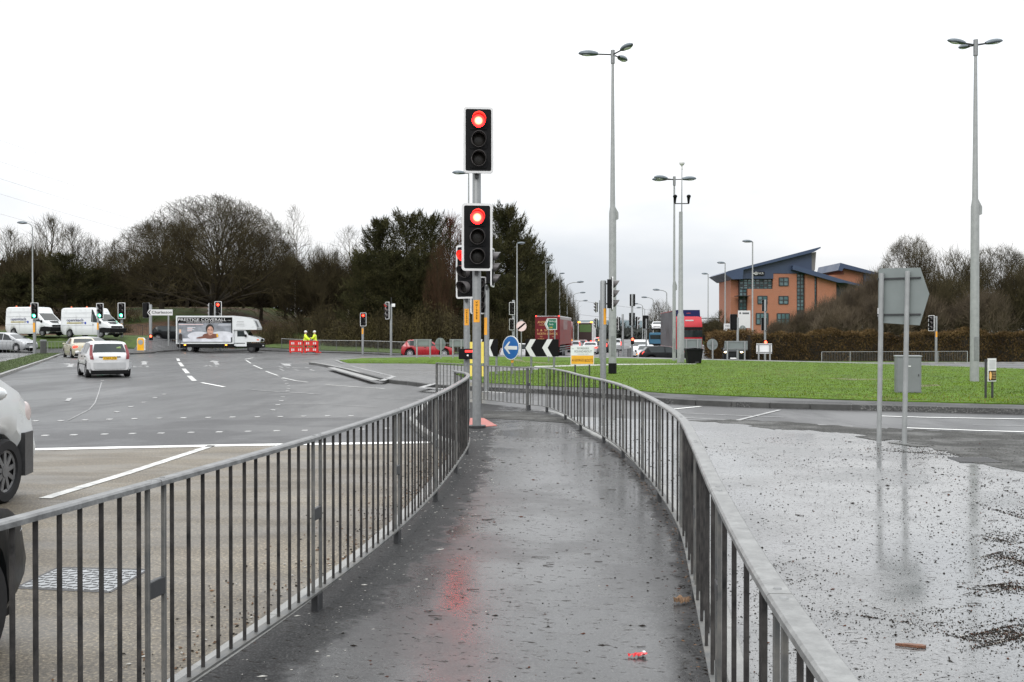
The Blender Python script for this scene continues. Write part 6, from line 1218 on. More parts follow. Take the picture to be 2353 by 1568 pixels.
def conifer(seed, H, Rr, nb, spr, dens=1.0, wob=.35, shape=.62):
    rn = random.Random(seed); tr = MB(); tr.m(BARK); cw = MB(); cw.m(NEEDLE); tr.tube([(0, 0, -.3), (0, 0, H * .5), (0, 0, H * .97)], [.26, .17, .03], 8, False); V = []
    for i in range(nb):
        t = (i + rn.random()) / nb; z = H * (.04 + .94 * t); L = Rr * ((1 - t) ** shape) * rn.uniform(1 - wob, 1 + wob * .5) + .35; az = rn.uniform(0, 2 * PI); el = R(rn.uniform(-12, 18) + 30 * t); d = Vector((math.cos(az) * math.cos(el), math.sin(az) * math.cos(el), math.sin(el)))
        p0 = Vector((0, 0, z)); p1 = p0 + d * L * .6; p2 = p0 + d * L + Vector((0, 0, .18 * L)); tr.tube([p0, p1, p2], [.05, .03, .01], 3, False)
        for k in range(int(spr * 1.7 * (.4 + L / Rr) * dens)):
            f = rn.random() ** .6; c = (p0.lerp(p1, f / .6) if f < .6 else p1.lerp(p2, (f - .6) / .4)) + Vector((rn.gauss(0, .2), rn.gauss(0, .2), rn.gauss(0, .15))) * (.5 + .25 * L)
            u_ = (d * .6 + Vector((rn.gauss(0, .7), rn.gauss(0, .7), rn.gauss(.35, .5)))).normalized(); s_ = u_.orthogonal().normalized(); s_.rotate(Matrix.Rotation(rn.uniform(0, 6.28), 3, u_)); l_ = rn.uniform(.16, .36); w_ = l_ * rn.uniform(.08, .18)
            V += [c - s_ * w_, c + s_ * w_, c + u_ * l_]
        for k in range(6):       # bristling tip
            u_ = (d + Vector((rn.gauss(0, .3), rn.gauss(0, .3), .5 + rn.random()))).normalized(); s_ = u_.orthogonal(); V += [p2 - s_ * .05, p2 + s_ * .05, p2 + u_ * rn.uniform(.4, 1.0)]
    for k in range(26): u_ = Vector((rn.gauss(0, .25), rn.gauss(0, .25), 1)).normalized(); c = Vector((0, 0, H * rn.uniform(.9, 1.0))); s_ = u_.orthogonal(); V += [c - s_ * .06, c + s_ * .06, c + u_ * .5]
    cw.add(V, [(3 * i, 3 * i + 1, 3 * i + 2) for i in range(len(V) // 3)], False); return tr, cw, H, Rr
def bush(seed, H, Rr, n, mat, leaf=.12, stems=26):
    rn = random.Random(seed); tr = MB(); tr.m(TWIG); cw = MB(); cw.m(mat); V = []
    for i in range(stems * 6):
        az = rn.uniform(0, 6.28); el = R(rn.uniform(38, 88)); L = H * rn.uniform(.6, 1.1); d = Vector((math.cos(az) * math.cos(el), math.sin(az) * math.cos(el), math.sin(el))); p = Vector((rn.gauss(0, Rr * .4), rn.gauss(0, Rr * .4), 0)); q = p + d * L * .5 + Vector((rn.gauss(0, .1), rn.gauss(0, .1), .1)); e = p + d * L + Vector((rn.gauss(0, .25), rn.gauss(0, .25), 0)); tr.tube([p, q, e], [.028, .02, .010], 3, False)
    for i in range(n):
        az = rn.uniform(0, 6.28); el = math.asin(rn.random()); rr = rn.random() ** .35 * (1 + .16 * math.sin(3 * az + seed) + .12 * math.sin(5 * az + 2 * el)); c = Vector((Rr * rr * math.cos(az) * math.cos(el), Rr * rr * math.sin(az) * math.cos(el), H * .92 * rr * math.sin(el) + .05)); u_ = Vector((rn.gauss(0, 1), rn.gauss(0, 1), rn.gauss(.3, 1))).normalized(); s_ = u_.orthogonal(); l_ = leaf * rn.uniform(.6, 1.8); V += [c - s_ * l_ * .22, c + s_ * l_ * .22, c + u_ * l_ * 1.5]
    cw.add(V, [(3 * i, 3 * i + 1, 3 * i + 2) for i in range(len(V) // 3)], False); return tr, cw, H, Rr
PROTO = {}
def proto(key, gen):
    tr, cw, H, Rr = gen; a = tr.build('trunk'); b = cw.build('crown'); col.objects.unlink(a); col.objects.unlink(b); PROTO[key] = (a, b, H, Rr)
proto('dome', bare(3, 17.5, 10, 2.2, 20, (9, 7, 5, 3), .42, .018, .26, 12)); proto('spread', bare(8, 14, 8, 2.2, 14, (8, 6, 5, 4), .34, .019, .25, 14))
proto('upright', bare(5, 14, 4.2, 2.5, 30, (7, 5, 4), .22, .019, .5, 34, True)); proto('upright_b', bare(15, 13, 4.6, 1.2, 13, (8, 6, 5), .2, .02, .5, 34)); proto('birch', bare(6, 16, 3.4, 4, 34, (9, 5, 4), .17, .013, .25, 12, True, bark=BIRCHB)); proto('larch', bare(9, 16, 3.6, 3, 50, (9, 6, 4), .2, .022, .5, 36, True, wood=TWIGR))
proto('twiggy', bare(12, 6, 3.2, .4, 18, (8, 6, 5), .09, .02, .45, 26)); proto('scrub', bare(22, 6, 3.4, .3, 22, (8, 6, 4), .07, .018, .6, 40, wood=TWIGS, bark=TWIGS)); proto('fir', conifer(4, 16, 4.2, 230, 130, shape=.42, wob=.4)); proto('pine', conifer(7, 15, 4.8, 170, 130, wob=.5, shape=.30)); proto('bramble', bush(2, 3, 3.2, 5200, BUSHM, .13)); proto('thicket', bush(5, 4, 3.6, 3600, BUSHM, .11, 60))
def tree(name, label, x, ytop, Y, key, wpx, group, rz=None, crownmat=None, trunkmat=None):
    a, b, H, Rr = PROTO[key]; X = WX(x, Y); zg = base(X, Y) - .05; h = AT(x, ytop, Y).z - zg; s = wpx * Y / F / 2 / Rr
    cat = {'tree': 'tree', 'conifer': 'tree', 'bush': 'bush'}[name.split('_')[-1]]
    r = thing(name, label, cat, (X, Y, zg), rnd.uniform(0, 6.28) if rz is None else rz, group); r.scale = (s, s, h / H)
    inst(a, r, name='trunk' if cat == 'tree' else 'stems', mat=trunkmat); inst(b, r, name='crown' if cat == 'tree' else 'foliage', mat=crownmat); return r
GB, GC, GS, GR = 'bare trees in the wood behind the junction', 'dark conifers behind the junction', 'undergrowth along the edge of the wood', 'bare trees on the right'
for t in (('bare_tree', 'bare upright tree at the far left edge, left of the curved lamp', 22, 528, 126, 'upright', 120, GB), ('bare_tree', 'tall bare tree rising behind the curved-arm lamp', 118, 500, 124, 'upright', 150, GB), ('dark_conifer', 'broad dark conifer behind the first white van', 150, 590, 117, 'pine', 150, GC), ('dark_conifer', 'lower dark conifer at the far left behind the lamp column', 38, 632, 118, 'pine', 120, GC),
          ('bare_tree', 'bare tree between the dark conifer and the domed tree', 214, 545, 130, 'upright_b', 120, GB), ('dark_conifer', 'dark conifer behind the second white van', 218, 622, 121, 'pine', 120, GC), ('domed_tree', 'largest bare tree with a wide domed crown above the box van', 492, 450, 117, 'dome', 410, GB), ('bare_tree', 'spreading bare tree on the left flank of the domed tree', 372, 508, 127, 'spread', 260, GB), ('bare_tree', 'spreading bare tree on the right flank of the domed tree', 600, 530, 124, 'spread', 190, GB),
          ('birch_tree', 'slender birch standing taller than its neighbours right of the domed tree', 678, 470, 130, 'birch', 92, GB), ('bare_tree', 'low bare tree just right of the slender birch', 732, 562, 122, 'upright_b', 105, GB), ('birch_tree', 'pale wispy birch left of the conifer stand', 800, 520, 126, 'birch', 110, GB), ('bare_tree', 'bare tree behind the two workmen', 772, 578, 128, 'upright', 100, GB), ('bare_tree', 'bare tree above the nose of the box van', 655, 590, 132, 'upright_b', 110, GB),
          ('dark_conifer', 'dark conifer at the left end of the conifer stand', 870, 508, 112, 'fir', 135, GC), ('dark_conifer', 'dark conifer with a spiked tip in the middle of the stand', 934, 502, 110, 'pine', 160, GC), ('dark_conifer', 'dark conifer right of the stand, beside the russet trees', 990, 506, 113, 'pine', 135, GC), ('dark_conifer', 'shorter dark conifer above the single red signal', 838, 588, 108, 'pine', 120, GC), ('dark_conifer', 'shorter dark conifer above the left-facing red signal', 905, 585, 107, 'pine', 150, GC), ('dark_conifer', 'shorter dark conifer above the red hatchback', 975, 590, 107, 'pine', 150, GC), ('dark_conifer', 'short dark conifer directly left of the twin red signal', 1036, 655, 108, 'pine', 120, GC)):
    tree(*t)
for t in (('bare_tree', 'brown bare tree in front of the conifers by the russet trees', 1014, 552, 104, 'upright_b', 85, GB),): tree(*t, crownmat=TWIGB)
for t in (('russet_tree', 'russet twiggy tree left of the tall twin red signal', 1034, 500, 116, 'larch', 125, GB), ('russet_tree', 'russet twiggy tree directly behind the tall twin red signal', 1078, 508, 119, 'larch', 125, GB), ('russet_tree', 'russet twiggy tree between the twin red signal and the tall conifer', 1118, 530, 125, 'larch', 80, GB)): tree(*t)
for t in (('dark_conifer', 'tall dark conifer right of the twin red signal', 1166, 482, 116, 'fir', 165, GC), ('dark_conifer', 'dark conifer behind the single lamp left of the maroon lorry', 1205, 556, 124, 'pine', 135, GC), ('dark_conifer', 'dark conifer behind the black signal hoods', 1128, 560, 112, 'pine', 120, GC), ('dark_conifer', 'dark conifer above the blue arrow sign', 1180, 640, 110, 'pine', 120, GC), ('dark_conifer', 'smaller dark conifer above the rear of the maroon lorry', 1238, 622, 140, 'pine', 90, GC),
          ('dark_conifer', 'dark conifer sloping down beside the lamp left of the maroon lorry', 1234, 588, 134, 'pine', 110, GC), ('dark_conifer', 'dark conifer between the two lamps over the maroon lorry', 1262, 636, 150, 'pine', 90, GC), ('bare_tree', 'brown bare tree over the far end of the maroon lorry', 1294, 655, 178, 'upright_b', 74, GB), ('bare_tree', 'wispy bare tree above the maroon lorry', 1240, 584, 146, 'birch', 62, GB), ('bare_tree', 'small bare tree between the two thin lamps over the maroon lorry', 1272, 618, 165, 'upright_b', 66, GB), ('dark_conifer', 'small dark conifer at the right shoulder of the maroon lorry', 1278, 655, 170, 'pine', 62, GC), ('bare_tree', 'small dark tree at the tapering end of the wood', 1300, 668, 196, 'upright_b', 50, GB), ('bare_tree', 'last and smallest tree at the end of the wood by the far road', 1314, 700, 225, 'upright_b', 36, GB)): tree(*t)
for t in (('bare_tree', 'bare tree rising between the curved-arm lamp and the second van', 168, 520, 129, 'upright', 120, GB), ('bare_tree', 'bare tree at the left foot of the domed tree', 262, 575, 128, 'upright_b', 120, GB), ('bare_tree', 'bare tree at the right foot of the domed tree', 690, 585, 119, 'upright_b', 130, GB), ('bare_tree', 'twiggy tree between the two pale birches', 752, 592, 117, 'twiggy', 130, GB), ('bare_tree', 'twiggy tree right of the pale wispy birch', 822, 596, 118, 'twiggy', 100, GB), ('bare_tree', 'bare tree low in the left corner of the wood', 70, 570, 121, 'twiggy', 140, GB), ('bare_tree', 'bare tree half hidden by the domed tree crown', 560, 520, 131, 'upright', 130, GB), ('bare_tree', 'bare tree deep in the left half of the domed tree', 430, 520, 133, 'upright', 150, GB)): tree(*t)
for i, (x, yt, Y, k, wd, lb) in enumerate(((-10, 690, 112, 'thicket', 120, 'dark bush at the far left behind the first van'), (262, 735, 104, 'bramble', 70, 'low bush right of the second van'), (250, 690, 114, 'thicket', 130, 'dark bush behind the second van'), (440, 728, 112, 'thicket', 90, 'dark bush behind the black signal head by the place-name sign'), (640, 735, 106, 'thicket', 100, 'twiggy bush behind the nose of the box van'), (760, 700, 110, 'thicket', 120, 'twiggy bush behind the workmen'), (800, 735, 103, 'bramble', 110, 'brown bramble left of the single red signal'),
            (868, 712, 102, 'bramble', 110, 'brown bramble between the two red signals'), (930, 715, 101, 'bramble', 110, 'dark bramble above the rear of the red hatchback'), (990, 700, 101, 'bramble', 130, 'dark bramble behind the oblong sign back'), (1050, 715, 100, 'bramble', 120, 'dark bramble behind the push button pole'), (1110, 720, 101, 'bramble', 110, 'dark bramble behind the half-hidden chevron board'), (1165, 735, 103, 'bramble', 100, 'brown bramble behind the blue arrow sign'), (1215, 740, 106, 'bramble', 90, 'brown bramble left of the maroon lorry'), (712, 720, 116, 'thicket', 110, 'leafless thicket above the red and white barriers'))):
    tree('bramble_bush' if k == 'bramble' else 'leafless_bush', lb, x, yt, Y, k, wd, GS)
for t in (('bare_tree', 'bare tree with a rounded top behind the pentagon sign', 2092, 542, 122, 'spread', 165, GR), ('bare_tree', 'bare tree between the pentagon sign and the right lamp column', 2190, 572, 116, 'upright_b', 190, GR), ('bare_tree', 'bare tree directly right of the right lamp column', 2290, 566, 114, 'spread', 210, GR), ('bare_tree', 'bare tree cut by the right edge of the frame', 2390, 590, 116, 'upright_b', 190, GR), ('bare_tree', 'lower bare tree behind the right lamp column', 2245, 610, 120, 'upright', 150, GR), ('bare_tree', 'low bare tree behind the left half of the pentagon sign', 2030, 615, 124, 'upright_b', 120, GR), ('bare_tree', 'bare tree at the right edge in front of its neighbour', 2345, 625, 108, 'twiggy', 170, GR), ('bare_tree', 'twiggy tree low behind the hedge right of the pentagon sign', 2170, 640, 106, 'twiggy', 170, GR)): tree(*t)
for x, yt, Y, wd, lb in ((1848, 722, 106, 110, 'twiggy scrub bush nearest the office block windows'), (1905, 695, 108, 125, 'twiggy scrub bush in front of the office block right wall'), (1962, 668, 112, 130, 'twiggy scrub bush beside the glazed office wing'), (2012, 640, 114, 130, 'twiggy scrub bush left of the pentagon sign'), (1790, 742, 110, 90, 'low twiggy scrub bush under the office block'), (2080, 660, 110, 150, 'twiggy scrub bush behind the pentagon sign posts'), (1935, 715, 100, 150, 'dense scrub bush just above the hedge'), (2025, 690, 100, 150, 'dense scrub bush above the hedge by the pentagon sign'), (2260, 680, 102, 180, 'dense scrub bush above the hedge by the right lamp column'), (2120, 690, 103, 150, 'dense scrub bush above the hedge behind the left-facing signal')):
    tree('scrub_bush', lb, x, yt, Y, 'scrub', wd, 'scrub behind the hedge')
for x, yt, Y, wd, k, lb in ((1519, 690, 190, 70, 'upright_b', 'small distant bare tree left of the red lorry cab'), (1655, 715, 170, 60, 'upright', 'small distant bare tree left of the office block'), (1640, 735, 150, 70, 'twiggy', 'dark distant bush behind the to-let board'), (1612, 742, 190, 60, 'twiggy', 'dark distant bush right of the red lorry'), (1682, 728, 165, 50, 'upright_b', 'small distant bare tree touching the office block corner')):
    tree('distant_bush' if k == 'twiggy' else 'distant_tree', lb, x, yt, Y, k, wd, 'small trees down the far road')
# the deep wood behind, read as one mass, and the far treeline
def mass(name, label, x0, x1, Y0, Y1, n, hfun, mat, leaf, ztop_min=.2):
    rn = random.Random(3); m_ = MB(); m_.m(mat); V = []
    for i in range(n):
        Y = rn.uniform(Y0, Y1); x = rn.uniform(x0, x1); X = WX(x, Y); zg = base(X, Y); h = hfun(x) * rn.uniform(.75, 1.05); c = Vector((X, Y, zg + h * rn.random() ** .8)); u_ = Vector((rn.gauss(0, .6), rn.gauss(0, .6), rn.gauss(.8, .6))).normalized(); s_ = u_.orthogonal().normalized(); s_.rotate(Matrix.Rotation(rn.uniform(0, 6.28), 3, u_)); l_ = leaf * rn.uniform(.5, 1.7); wd = l_ * rn.uniform(.08, .2); V += [c - s_ * wd, c + s_ * wd, c + u_ * l_]
    m_.add(V, [(3 * i, 3 * i + 1, 3 * i + 2) for i in range(len(V) // 3)], False); return tag(m_.build(name), label, 'wood', kind='stuff')
mass('woodland', 'dark depths of the wood behind the bare trees', -150, 1235, 142, 166, 70000, lambda x: 5.6 + .9 * math.sin(x * .021) + .7 * math.sin(x * .057 + 1) + (3.0 if x > 820 else 0), mk('deep_wood', (.020, .016, .011), .95, var=.5, scale=.15, spec=.05), 1.0)
mass('treeline', 'low grey treeline closing the far end of the road', 1290, 1700, 400, 460, 9000, lambda x: 3.2 + 1.3 * math.sin(x * .05) + .9 * math.sin(x * .13), mk('far_wood', (.06, .065, .06), .95, var=.4, scale=.05, spec=.1), 2.6)
a = MB(); a.m(mk('hill_green', (.10, .13, .14), .95, var=.3, scale=.004, spec=.1)); a.grid(lambda u, v: Vector((-700 + 2600 * u, 2100 + 500 * v, -6 + (22 + 16 * math.sin(u * 7) + 7 * math.sin(u * 17 + 1)) * math.sin(PI * v))), 60, 8); struct(a.build('hills'))
def hedge(label, path, H, thick, n):
    rn = random.Random(21); pts = resample([(*p, 0) for p in path], .5); o = thing('hedge', label, 'hedge', (pts[0].x, pts[0].y, base(pts[0].x, pts[0].y))); O = o.location; V = []
    a = MB(); a.m(mk('hedge_core', (.018, .013, .008), .95)); a.sweep([Vector((p.x, p.y, base(p.x, p.y))) - O for p in pts[1:-1]], [(-thick * .3, 0), (thick * .3, 0), (thick * .26, H * .84), (-thick * .26, H * .84)]); a.build('dark_core', o)  # solid dark filler added inside the hedge to block the view through its leaves
    for i in range(n):
        k = rn.uniform(1, len(pts) - 2); j = int(k); p = pts[j].lerp(pts[j + 1], k - j); t = (pts[j + 1] - pts[j]).normalized(); sd_ = Vector((t.y, -t.x, 0)); hh = H * (.92 + .06 * math.sin(k * .31) + .05 * math.sin(k * .83 + 1) + .03 * math.sin(k * 2.1)); bulge = 1 + .12 * math.sin(k * .5) + .1 * math.sin(k * 1.3 + 2)
        if rn.random() < .3: y_ = rn.uniform(-.5, .5) * thick * .92; z = hh * rn.uniform(.86, 1.02)
        else: y_ = (.5 * rn.uniform(.6, 1.05)) * thick * rn.choice((1, 1, 1, -1)); z = hh * rn.random() ** .85; y_ *= bulge * (1 - .25 * (z / hh) ** 3)
        c = p + sd_ * y_ + Vector((0, 0, base(p.x, p.y) + z)) - O; u_ = (sd_ * y_ + Vector((rn.gauss(0, .6), rn.gauss(0, .6), rn.gauss(.7, .6)))).normalized(); s_ = u_.orthogonal().normalized(); s_.rotate(Matrix.Rotation(rn.uniform(0, 6.28), 3, u_)); l_ = rn.uniform(.10, .32); wd = rn.uniform(.012, .05); V += [c - s_ * wd, c + s_ * wd, c + u_ * l_]
    a = MB(); a.m(HEDGEM); a.add(V, [(3 * i, 3 * i + 1, 3 * i + 2) for i in range(len(V) // 3)], False); a.build('foliage', o); return o
hedge('long clipped brown hedge running along the right side below the office block', [(19.0, 95), (21, 90), (28, 87.5), (40, 85), (55, 81), (75, 76)], 2.75, 2.0, 70000)
hedge('lower stretch of brown hedge going back beside the to-let boards', [(19.5, 97), (22, 112), (25, 126)], 2.5, 1.8, 9000)
# park railing and pylon
a_ = thing('pylon', 'small lattice pylon left of the office block', 'pylon', (WX(1634, 260), 260, base(30, 260))); h = AT(0, 732, 260).z - a_.location.z; a = MB(); a.m(DARKM)
for s_ in (-1, 1):
    for t_ in (-1, 1): a.tube([(s_ * 1.6, t_ * 1.6, 0), (s_ * .7, t_ * .7, h)], .09, 4)
for k in range(7):
    z0, z1 = h * k / 7, h * (k + 1) / 7; w0, w1 = 1.6 - .9 * k / 7, 1.6 - .9 * (k + 1) / 7; a.tube([(-w0, -w0, z0), (w1, -w1, z1)], .06, 4); a.tube([(w0, -w0, z0), (-w1, -w1, z1)], .06, 4)
a.tube([(-3, 0, h), (3, 0, h)], .1, 4); a.build('lattice', a_)
CAB = mk('overhead_cable', (.30, .30, .31), .6)
for i, (x0, y0, x1, y1) in enumerate(((-60, 302, 990, 612), (-60, 352, 980, 640), (-60, 392, 960, 660), (-60, 428, 950, 678), (-60, 475, 930, 700), (-60, 508, 920, 716), (-60, 545, 905, 730))):
    p, q = AT(x0, y0, 170), AT(x1, y1, 420); m_ = MB(); m_.m(CAB); m_.tube([p.lerp(q, t / 16) - Vector((0, 0, 5 * 4 * (t / 16) * (1 - t / 16) * .5)) for t in range(17)], .017, 4, False)
    tag(m_.build('power_cable'), 'thin grey power cable crossing the sky above the left trees', 'cable', 'overhead power cables')
for i, (x0, y0, x1, y1) in enumerate(((1320, 690, 1760, 768), (1320, 722, 1760, 790))):
    p, q = AT(x0, y0, 180), AT(x1, y1 - 20, 300); m_ = MB(); m_.m(CAB); m_.tube([p.lerp(q, t / 8) for t in range(9)], .03, 4, False); tag(m_.build('power_cable'), 'thin cable crossing the pale sky over the far road', 'cable', 'far road cables')
# ---------------------------------------------------------------- grass blades, debris, litter
def inpoly(x, y, poly):
    c = False; j = len(poly) - 1
    for i in range(len(poly)):
        xi, yi = poly[i]; xj, yj = poly[j]
        if (yi > y) != (yj > y) and x < (xj - xi) * (y - yi) / (yj - yi) + xi: c = not c
        j = i
    return c
rn = random.Random(5)
from mathutils import noise as mn
def blades(name, label, poly, z, n, h0, h1, mat, ymax=60):
    m_ = MB(); m_.m(mat); V = []; xs_ = [p[0] for p in poly]; ys_ = [p[1] for p in poly]; lo, hi = min(ys_), min(max(ys_), ymax); k = 0
    while k < n:
        y = lo + (hi - lo) * rn.random() ** 1.5; X0 = max(min(xs_), -.55 * y); X1 = min(max(xs_), .56 * y); x = rn.uniform(X0, X1)
        if not inpoly(x, y, poly): continue
        k += 1; zz = z(x, y) if callable(z) else z; m_.m(BLADED if name == 'grass' and mat is BLADE and rn.random() < .05 + .8 * max(0, mn.noise(Vector((x * .22, y * .14, 2))) - .08) else mat); V = []
        for _ in range(2):
            an = rn.uniform(0, 6.28); h = rn.uniform(h0, h1); w_ = rn.uniform(.006, .014); dx, dy = math.cos(an) * w_, math.sin(an) * w_; lx, ly = rn.gauss(0, .03), rn.gauss(0, .03); ox, oy = rn.gauss(0, .03), rn.gauss(0, .03); V += [(x + ox - dx, y + oy - dy, zz - .01), (x + ox + dx, y + oy + dy, zz - .01), (x + ox + lx, y + oy + ly, zz + h)]
        m_.add(V[-3:], [(0, 1, 2)], False)
    return tag(m_.build(name), label, 'grass', kind='stuff')
BLADE = mk('grass_blade', (.040, .080, .003), .9, var=.3, scale=.3, c2=(.105, .138, .010), spec=.0); BLADED = mk('dead_grass', (.15, .125, .05), .8, var=.3, scale=2, spec=.08)
nearp = DP([(1400, 841), (1700, 831), (2000, 838), (2353, 850), (2700, 860)] + g_near[:13], ZI)
blades('grass', 'short wet grass on the traffic island', gpoly, ZI + .03, 70000, .015, .042, BLADE)
blades('grass', 'dull grass strip along the left kerb', [(p[0], p[1]) for p in gs + gs2[::-1] if p[1] > 12], lambda x, y: base(x, y) + .15, 9000, .03, .08, mk('verge_blade', (.045, .065, .018), .8, var=.4, scale=.6), 84)
def pebble(m_, x, y, z, r, el=1.0, an=0):
    vs = []; ca, sa = math.cos(an), math.sin(an)
    for dx, dy, dz in ((1, 0, 0), (0, 1, 0), (-1, 0, 0), (0, -1, 0), (.1, .1, .8), (-.1, 0, -.6)):
        a_, b_ = dx * r * el * rn.uniform(.7, 1.2), dy * r * rn.uniform(.6, 1.1); vs.append((x + a_ * ca - b_ * sa, y + a_ * sa + b_ * ca, z + dz * r * rn.uniform(.5, 1)))
    m_.add(vs, [(0, 1, 4), (1, 2, 4), (2, 3, 4), (3, 0, 4), (1, 0, 5), (2, 1, 5), (3, 2, 5), (0, 3, 5)], False)
GRITD = mk('dark_grit', (.018, .015, .012), .9, var=.5, scale=40, spec=.05); GRITB = mk('brown_grit', (.075, .03, .018), .9, var=.4, scale=40, spec=.05); GRITL = mk('pale_grit', (.36, .35, .32), .6, var=.3, scale=40); TWG = mk('wet_twig', (.025, .018, .013), .9, spec=.05)
from mathutils import noise as mn
wp = [(p[0], p[1]) for p in wetp]
m_ = MB(); k = 0
while k < 15000:
    y = 1.9 + 15 * rn.random() ** 1.15; x = rn.uniform(.7, .52 * y + .6)
    if not inpoly(x, y, wp): continue
    d = mn.noise(Vector((x * .9, y * .45, 3))) * .9 + mn.noise(Vector((x * 3, y * 1.6, 9))) * .5 + .35 * max(0, (x / y - .25)) * 4 - .1
    if rn.random() > .5 + d: continue
    k += 1; r = min(.012, .0018 + rn.expovariate(1 / .0017)) * (.75 + .035 * y); m_.m(GRITB if rn.random() < .07 else GRITD); pebble(m_, x, y, -.05 + r * .3, r, rn.choice((1, 1, 1.3, 2.4)), rn.uniform(0, 6.28))
for (cx_, cy_, rx_, ry_, n_) in ((2350, 1292, 95, 26, 2300), (2330, 1352, 90, 12, 1300), (2310, 1464, 110, 26, 2400), (2390, 1180, 130, 40, 1200), (2300, 1240, 60, 14, 500), (2100, 1420, 260, 40, 700), (1800, 1320, 160, 40, 400), (2150, 1040, 190, 12, 900), (1880, 992, 120, 5, 500)):
    for _ in range(n_):          # grit drifts, thick in the middle and thinning out
        u_, v_ = rn.gauss(0, .5), rn.gauss(0, .5); p = P(cx_ + rx_ * (u_ + .25 * math.sin(v_ * 5)), cy_ + ry_ * (v_ + .3 * math.sin(u_ * 4 + cx_)), -.05)
        if p.y > 17: continue
        r = rn.uniform(.0018, .0065) * (.6 + .06 * p.y); m_.m(rn.choice((GRITD,) * 11 + (GRITB, GRITL))); pebble(m_, p.x, p.y, -.049 + r * .2, r, rn.choice((1, 1.3, 2)), rn.uniform(0, 6.28))
for i in range(120):
    y = 2 + 14 * rn.random(); x = rn.uniform(.75, .5 * y + .6)
    if not inpoly(x, y, wp): continue
    an = rn.uniform(-.5, .5) + (PI / 2 if rn.random() < .15 else 0); L = rn.uniform(.03, .13); m_.m(TWG); m_.tube([(x, y, -.046), (x + L * .5 * math.cos(an), y + L * .5 * math.sin(an), -.043), (x + L * math.cos(an + .2), y + L * math.sin(an + .2), -.046)], rn.uniform(.001, .0026), 4, False)
tag(m_.build('debris'), 'dark grit, husks and twigs washed over the wet pavement', 'debris', kind='stuff')
m_ = MB(); k = 0
fpp = [(p[0], p[1]) for p in fp]
while k < 2600:
    y = 1.6 + 16 * rn.random() ** 1.2; x = rn.uniform(-1.8, 1.6)
    if not inpoly(x, y, fpp): continue
    lw = float(np.interp(y, [p[1] for p in LP[:9]], [p[0] for p in LP[:9]])); rw = float(np.interp(y, [p[1] for p in RP[:10]], [p[0] for p in RP[:10]])); u = (x - lw) / (rw - lw)
    if rn.random() > (.55 if u < .28 else (.9 if u > .92 else .30)): continue
    k += 1; pale = rn.random() < (.7 if u < .22 else .03); r = (.0018 + rn.expovariate(1 / .0016)) * (.8 + .04 * y); m_.m(GRITL if pale else (GRITB if rn.random() < .2 else GRITD)); pebble(m_, x, y, zfoot(x, y) + r * .2, min(r, .009), rn.choice((1, 1.4, 3)), rn.uniform(-.4, .4))
for i in range(40):
    y = 2.5 + 11 * rn.random(); x = rn.uniform(-.7, 1.2)
    if not inpoly(x, y, fpp): continue
    an = rn.uniform(-.3, .3); L = rn.uniform(.03, .11); m_.m(TWG); m_.tube([(x, y, zfoot(x, y) + .003), (x + L * math.cos(an), y + L * math.sin(an), zfoot(x, y) + .004)], rn.uniform(.001, .0022), 4, False)
tag(m_.build('debris'), 'pale grit and scraps of leaf on the wet footway', 'debris', kind='stuff')
LEAFB = mk('leaf_litter', (.11, .055, .022), .7, var=.5, scale=30)
m_ = MB(); pts = off(LC[:-4], -.26)
for i in range(3600):
    j = rn.randrange(len(pts) - 1); x, y = pts[j]; 
    if y < 1.2: continue
    dx = rn.expovariate(1 / .22); 
    if dx > 1.1: continue
    r = rn.uniform(.003, .011); m_.m(rn.choice((LEAFB, LEAFB, GRITD, GRITD, GRITL))); pebble(m_, x - dx - .01, y + rn.uniform(-.12, .12), -.094 + r * .3, r, rn.choice((1, 1.6, 2)), rn.uniform(0, 6.28))
tag(m_.build('debris'), 'brown leaf bits and gravel gathered along the left kerb', 'debris', kind='stuff')
m_ = MB(); rkk = off(RC, .0)
for i in range(1500):
    j = rn.randrange(len(rkk) - 1); x, y = rkk[j]
    if y < 1.0 or y > 15: continue
    r = rn.uniform(.002, .008); m_.m(rn.choice((GRITD, GRITD, LEAFB))); pebble(m_, x - rn.expovariate(1 / .05), y + rn.uniform(-.12, .12), zfoot(x, y) + r * .2, r, rn.choice((1, 2, 3)), rn.uniform(0, 6.28))
tag(m_.build('debris'), 'black silt and leaf scraps along the foot of the right guardrail', 'debris', kind='stuff')
def crumple(name, label, cat, c, L, W_, H, mat, seed, rz):
    q = random.Random(seed); a = MB(); a.m(mat); n = 7
    h = [[q.uniform(0, 1) * H for _ in range(n + 1)] for _ in range(n + 1)]
    a.grid(lambda u, v: Vector(((u - .5) * L * (1 + .25 * math.sin(v * 5 + seed)), (v - .5) * W_ * (1 + .3 * math.sin(u * 6 + seed)), h[int(round(u * n))][int(round(v * n))] + .003)), n, n, False)
    o = a.build(name, loc=c, rz=rz); return tag(o, label, cat)
p = P(1467, 1513, 0); crumple('wrapper', 'small crumpled red wrapper lying on the wet footway', 'litter', (p.x, p.y, zfoot(p.x, p.y)), .085, .035, .02, mk('red_foil', (.6, .015, .02), .3, var=.1, coat=.5), 3, .35)
a = MB(); a.m(WHITE); a.box(.025, .038, -.012, .008, .006, .026); o = a.build('wrapper_tip', bpy.data.objects['wrapper'])
p = P(1577, 1388, 0); crumple('paper_scrap', 'crumpled brown paper scrap against the right guardrail', 'litter', (p.x - .03, p.y, zfoot(p.x, p.y)), .085, .05, .045, mk('brown_paper', (.24, .15, .09), .8, var=.5, scale=20), 5, .2)
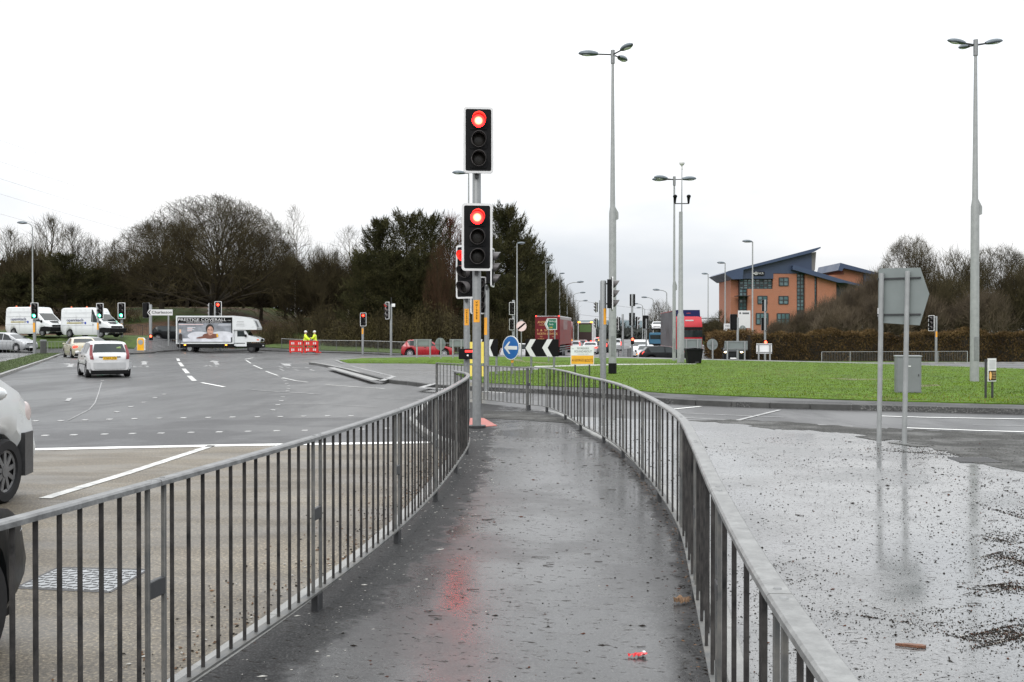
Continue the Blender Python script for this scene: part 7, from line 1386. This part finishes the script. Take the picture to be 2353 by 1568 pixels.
p = P(2095, 1487, -.05); a = MB(); a.m(mk('wet_bark', (.13, .055, .028), .55, var=.5, scale=60, bump=.5)); a.prismz([(-.085, .012), (-.02, .022), (.055, .012), (.075, -.006), (.06, -.026), (.0, -.012)], 0, .014); tag(a.build('wood_chip', loc=(p.x, p.y, -.049), rz=-.12), 'reddish splinter of wood lying on the wet pavement', 'litter')
# covers
PL = mk('wet_steel_plate', (.30, .31, .315), .32, metal=.4, var=.2, scale=6)
q = [P(*c, -.095) for c in ((36, 1352), (252, 1362), (339, 1311), (133, 1306))]; e1 = (q[1] - q[0]); e2 = (q[3] - q[0])
mh = thing('manhole_cover', 'oblong steel chequered cover set in the buff road beyond the near railings', 'manhole cover', (q[0].x, q[0].y, -.096))
a = MB(); a.m(PL); a.prismz([tuple((v - q[0])[:2]) for v in q], -.02, .004); a.build('plate', mh); a = MB(); a.m(mk('plate_pattern', (.07, .07, .07), .5, var=.3))
for i in range(11):
    for j in range(9):
        u, v = (i + .5 + .25 * (j % 2)) / 11.5, (j + .5) / 9; c = e1 * u + e2 * v; an = .6 if (i + j) % 2 else -.5; M = Matrix.Translation((c.x, c.y, .005)) @ Matrix.Rotation(an, 4, 'Z'); a.box(-.028, .028, -.006, .006, -.004, .003, M, ch=.001)
for s0, s1 in ((0, 1), (1, 2), (2, 3), (3, 0)):
    A, B_ = q[s0] - q[0], q[s1] - q[0]; a.tube([(A.x, A.y, .002), (B_.x, B_.y, .002)], .010, 4)
a.build('raised_pattern', mh)
c = P(2239, 1058, -.05); dg_ = thing('drain_grate', 'dark slotted drain grate at the edge of the wet pavement', 'drain', (c.x, c.y, -.046), -.1); a = MB(); a.m(DARKM)
a.box(-.27, .27, -.25, .25, -.02, .002)
a.m(mk('grate_bar', (.10, .10, .10), .6, spec=.2))
for k in range(13): a.box(-.24 + k * .04 - .008, -.24 + k * .04 + .008, -.22, .22, .002, .008)
a.box(-.27, .27, .22, .25, .002, .009); a.box(-.27, .27, -.25, -.22, .002, .009); a.build('grate', dg_)
# ---------------------------------------------------------------- fit the lettering to its measured widths
bpy.context.view_layer.update()
for o, wd in TEXTS:
    d = o.dimensions.x / max(1e-6, o.matrix_world.to_scale().x) if False else o.dimensions.x
    if d > 1e-6: o.scale.x = wd / d
dg = bpy.context.evaluated_depsgraph_get()
for o, wd in TEXTS:
    me = bpy.data.meshes.new_from_object(o.evaluated_get(dg)); nm_ = o.name.split('.')[0]; q = bpy.data.objects.new(nm_ + '_x', me); col.objects.link(q); q.parent = o.parent; q.location = o.location; q.rotation_euler = o.rotation_euler; q.scale = o.scale
    bpy.data.objects.remove(o); q.name = nm_
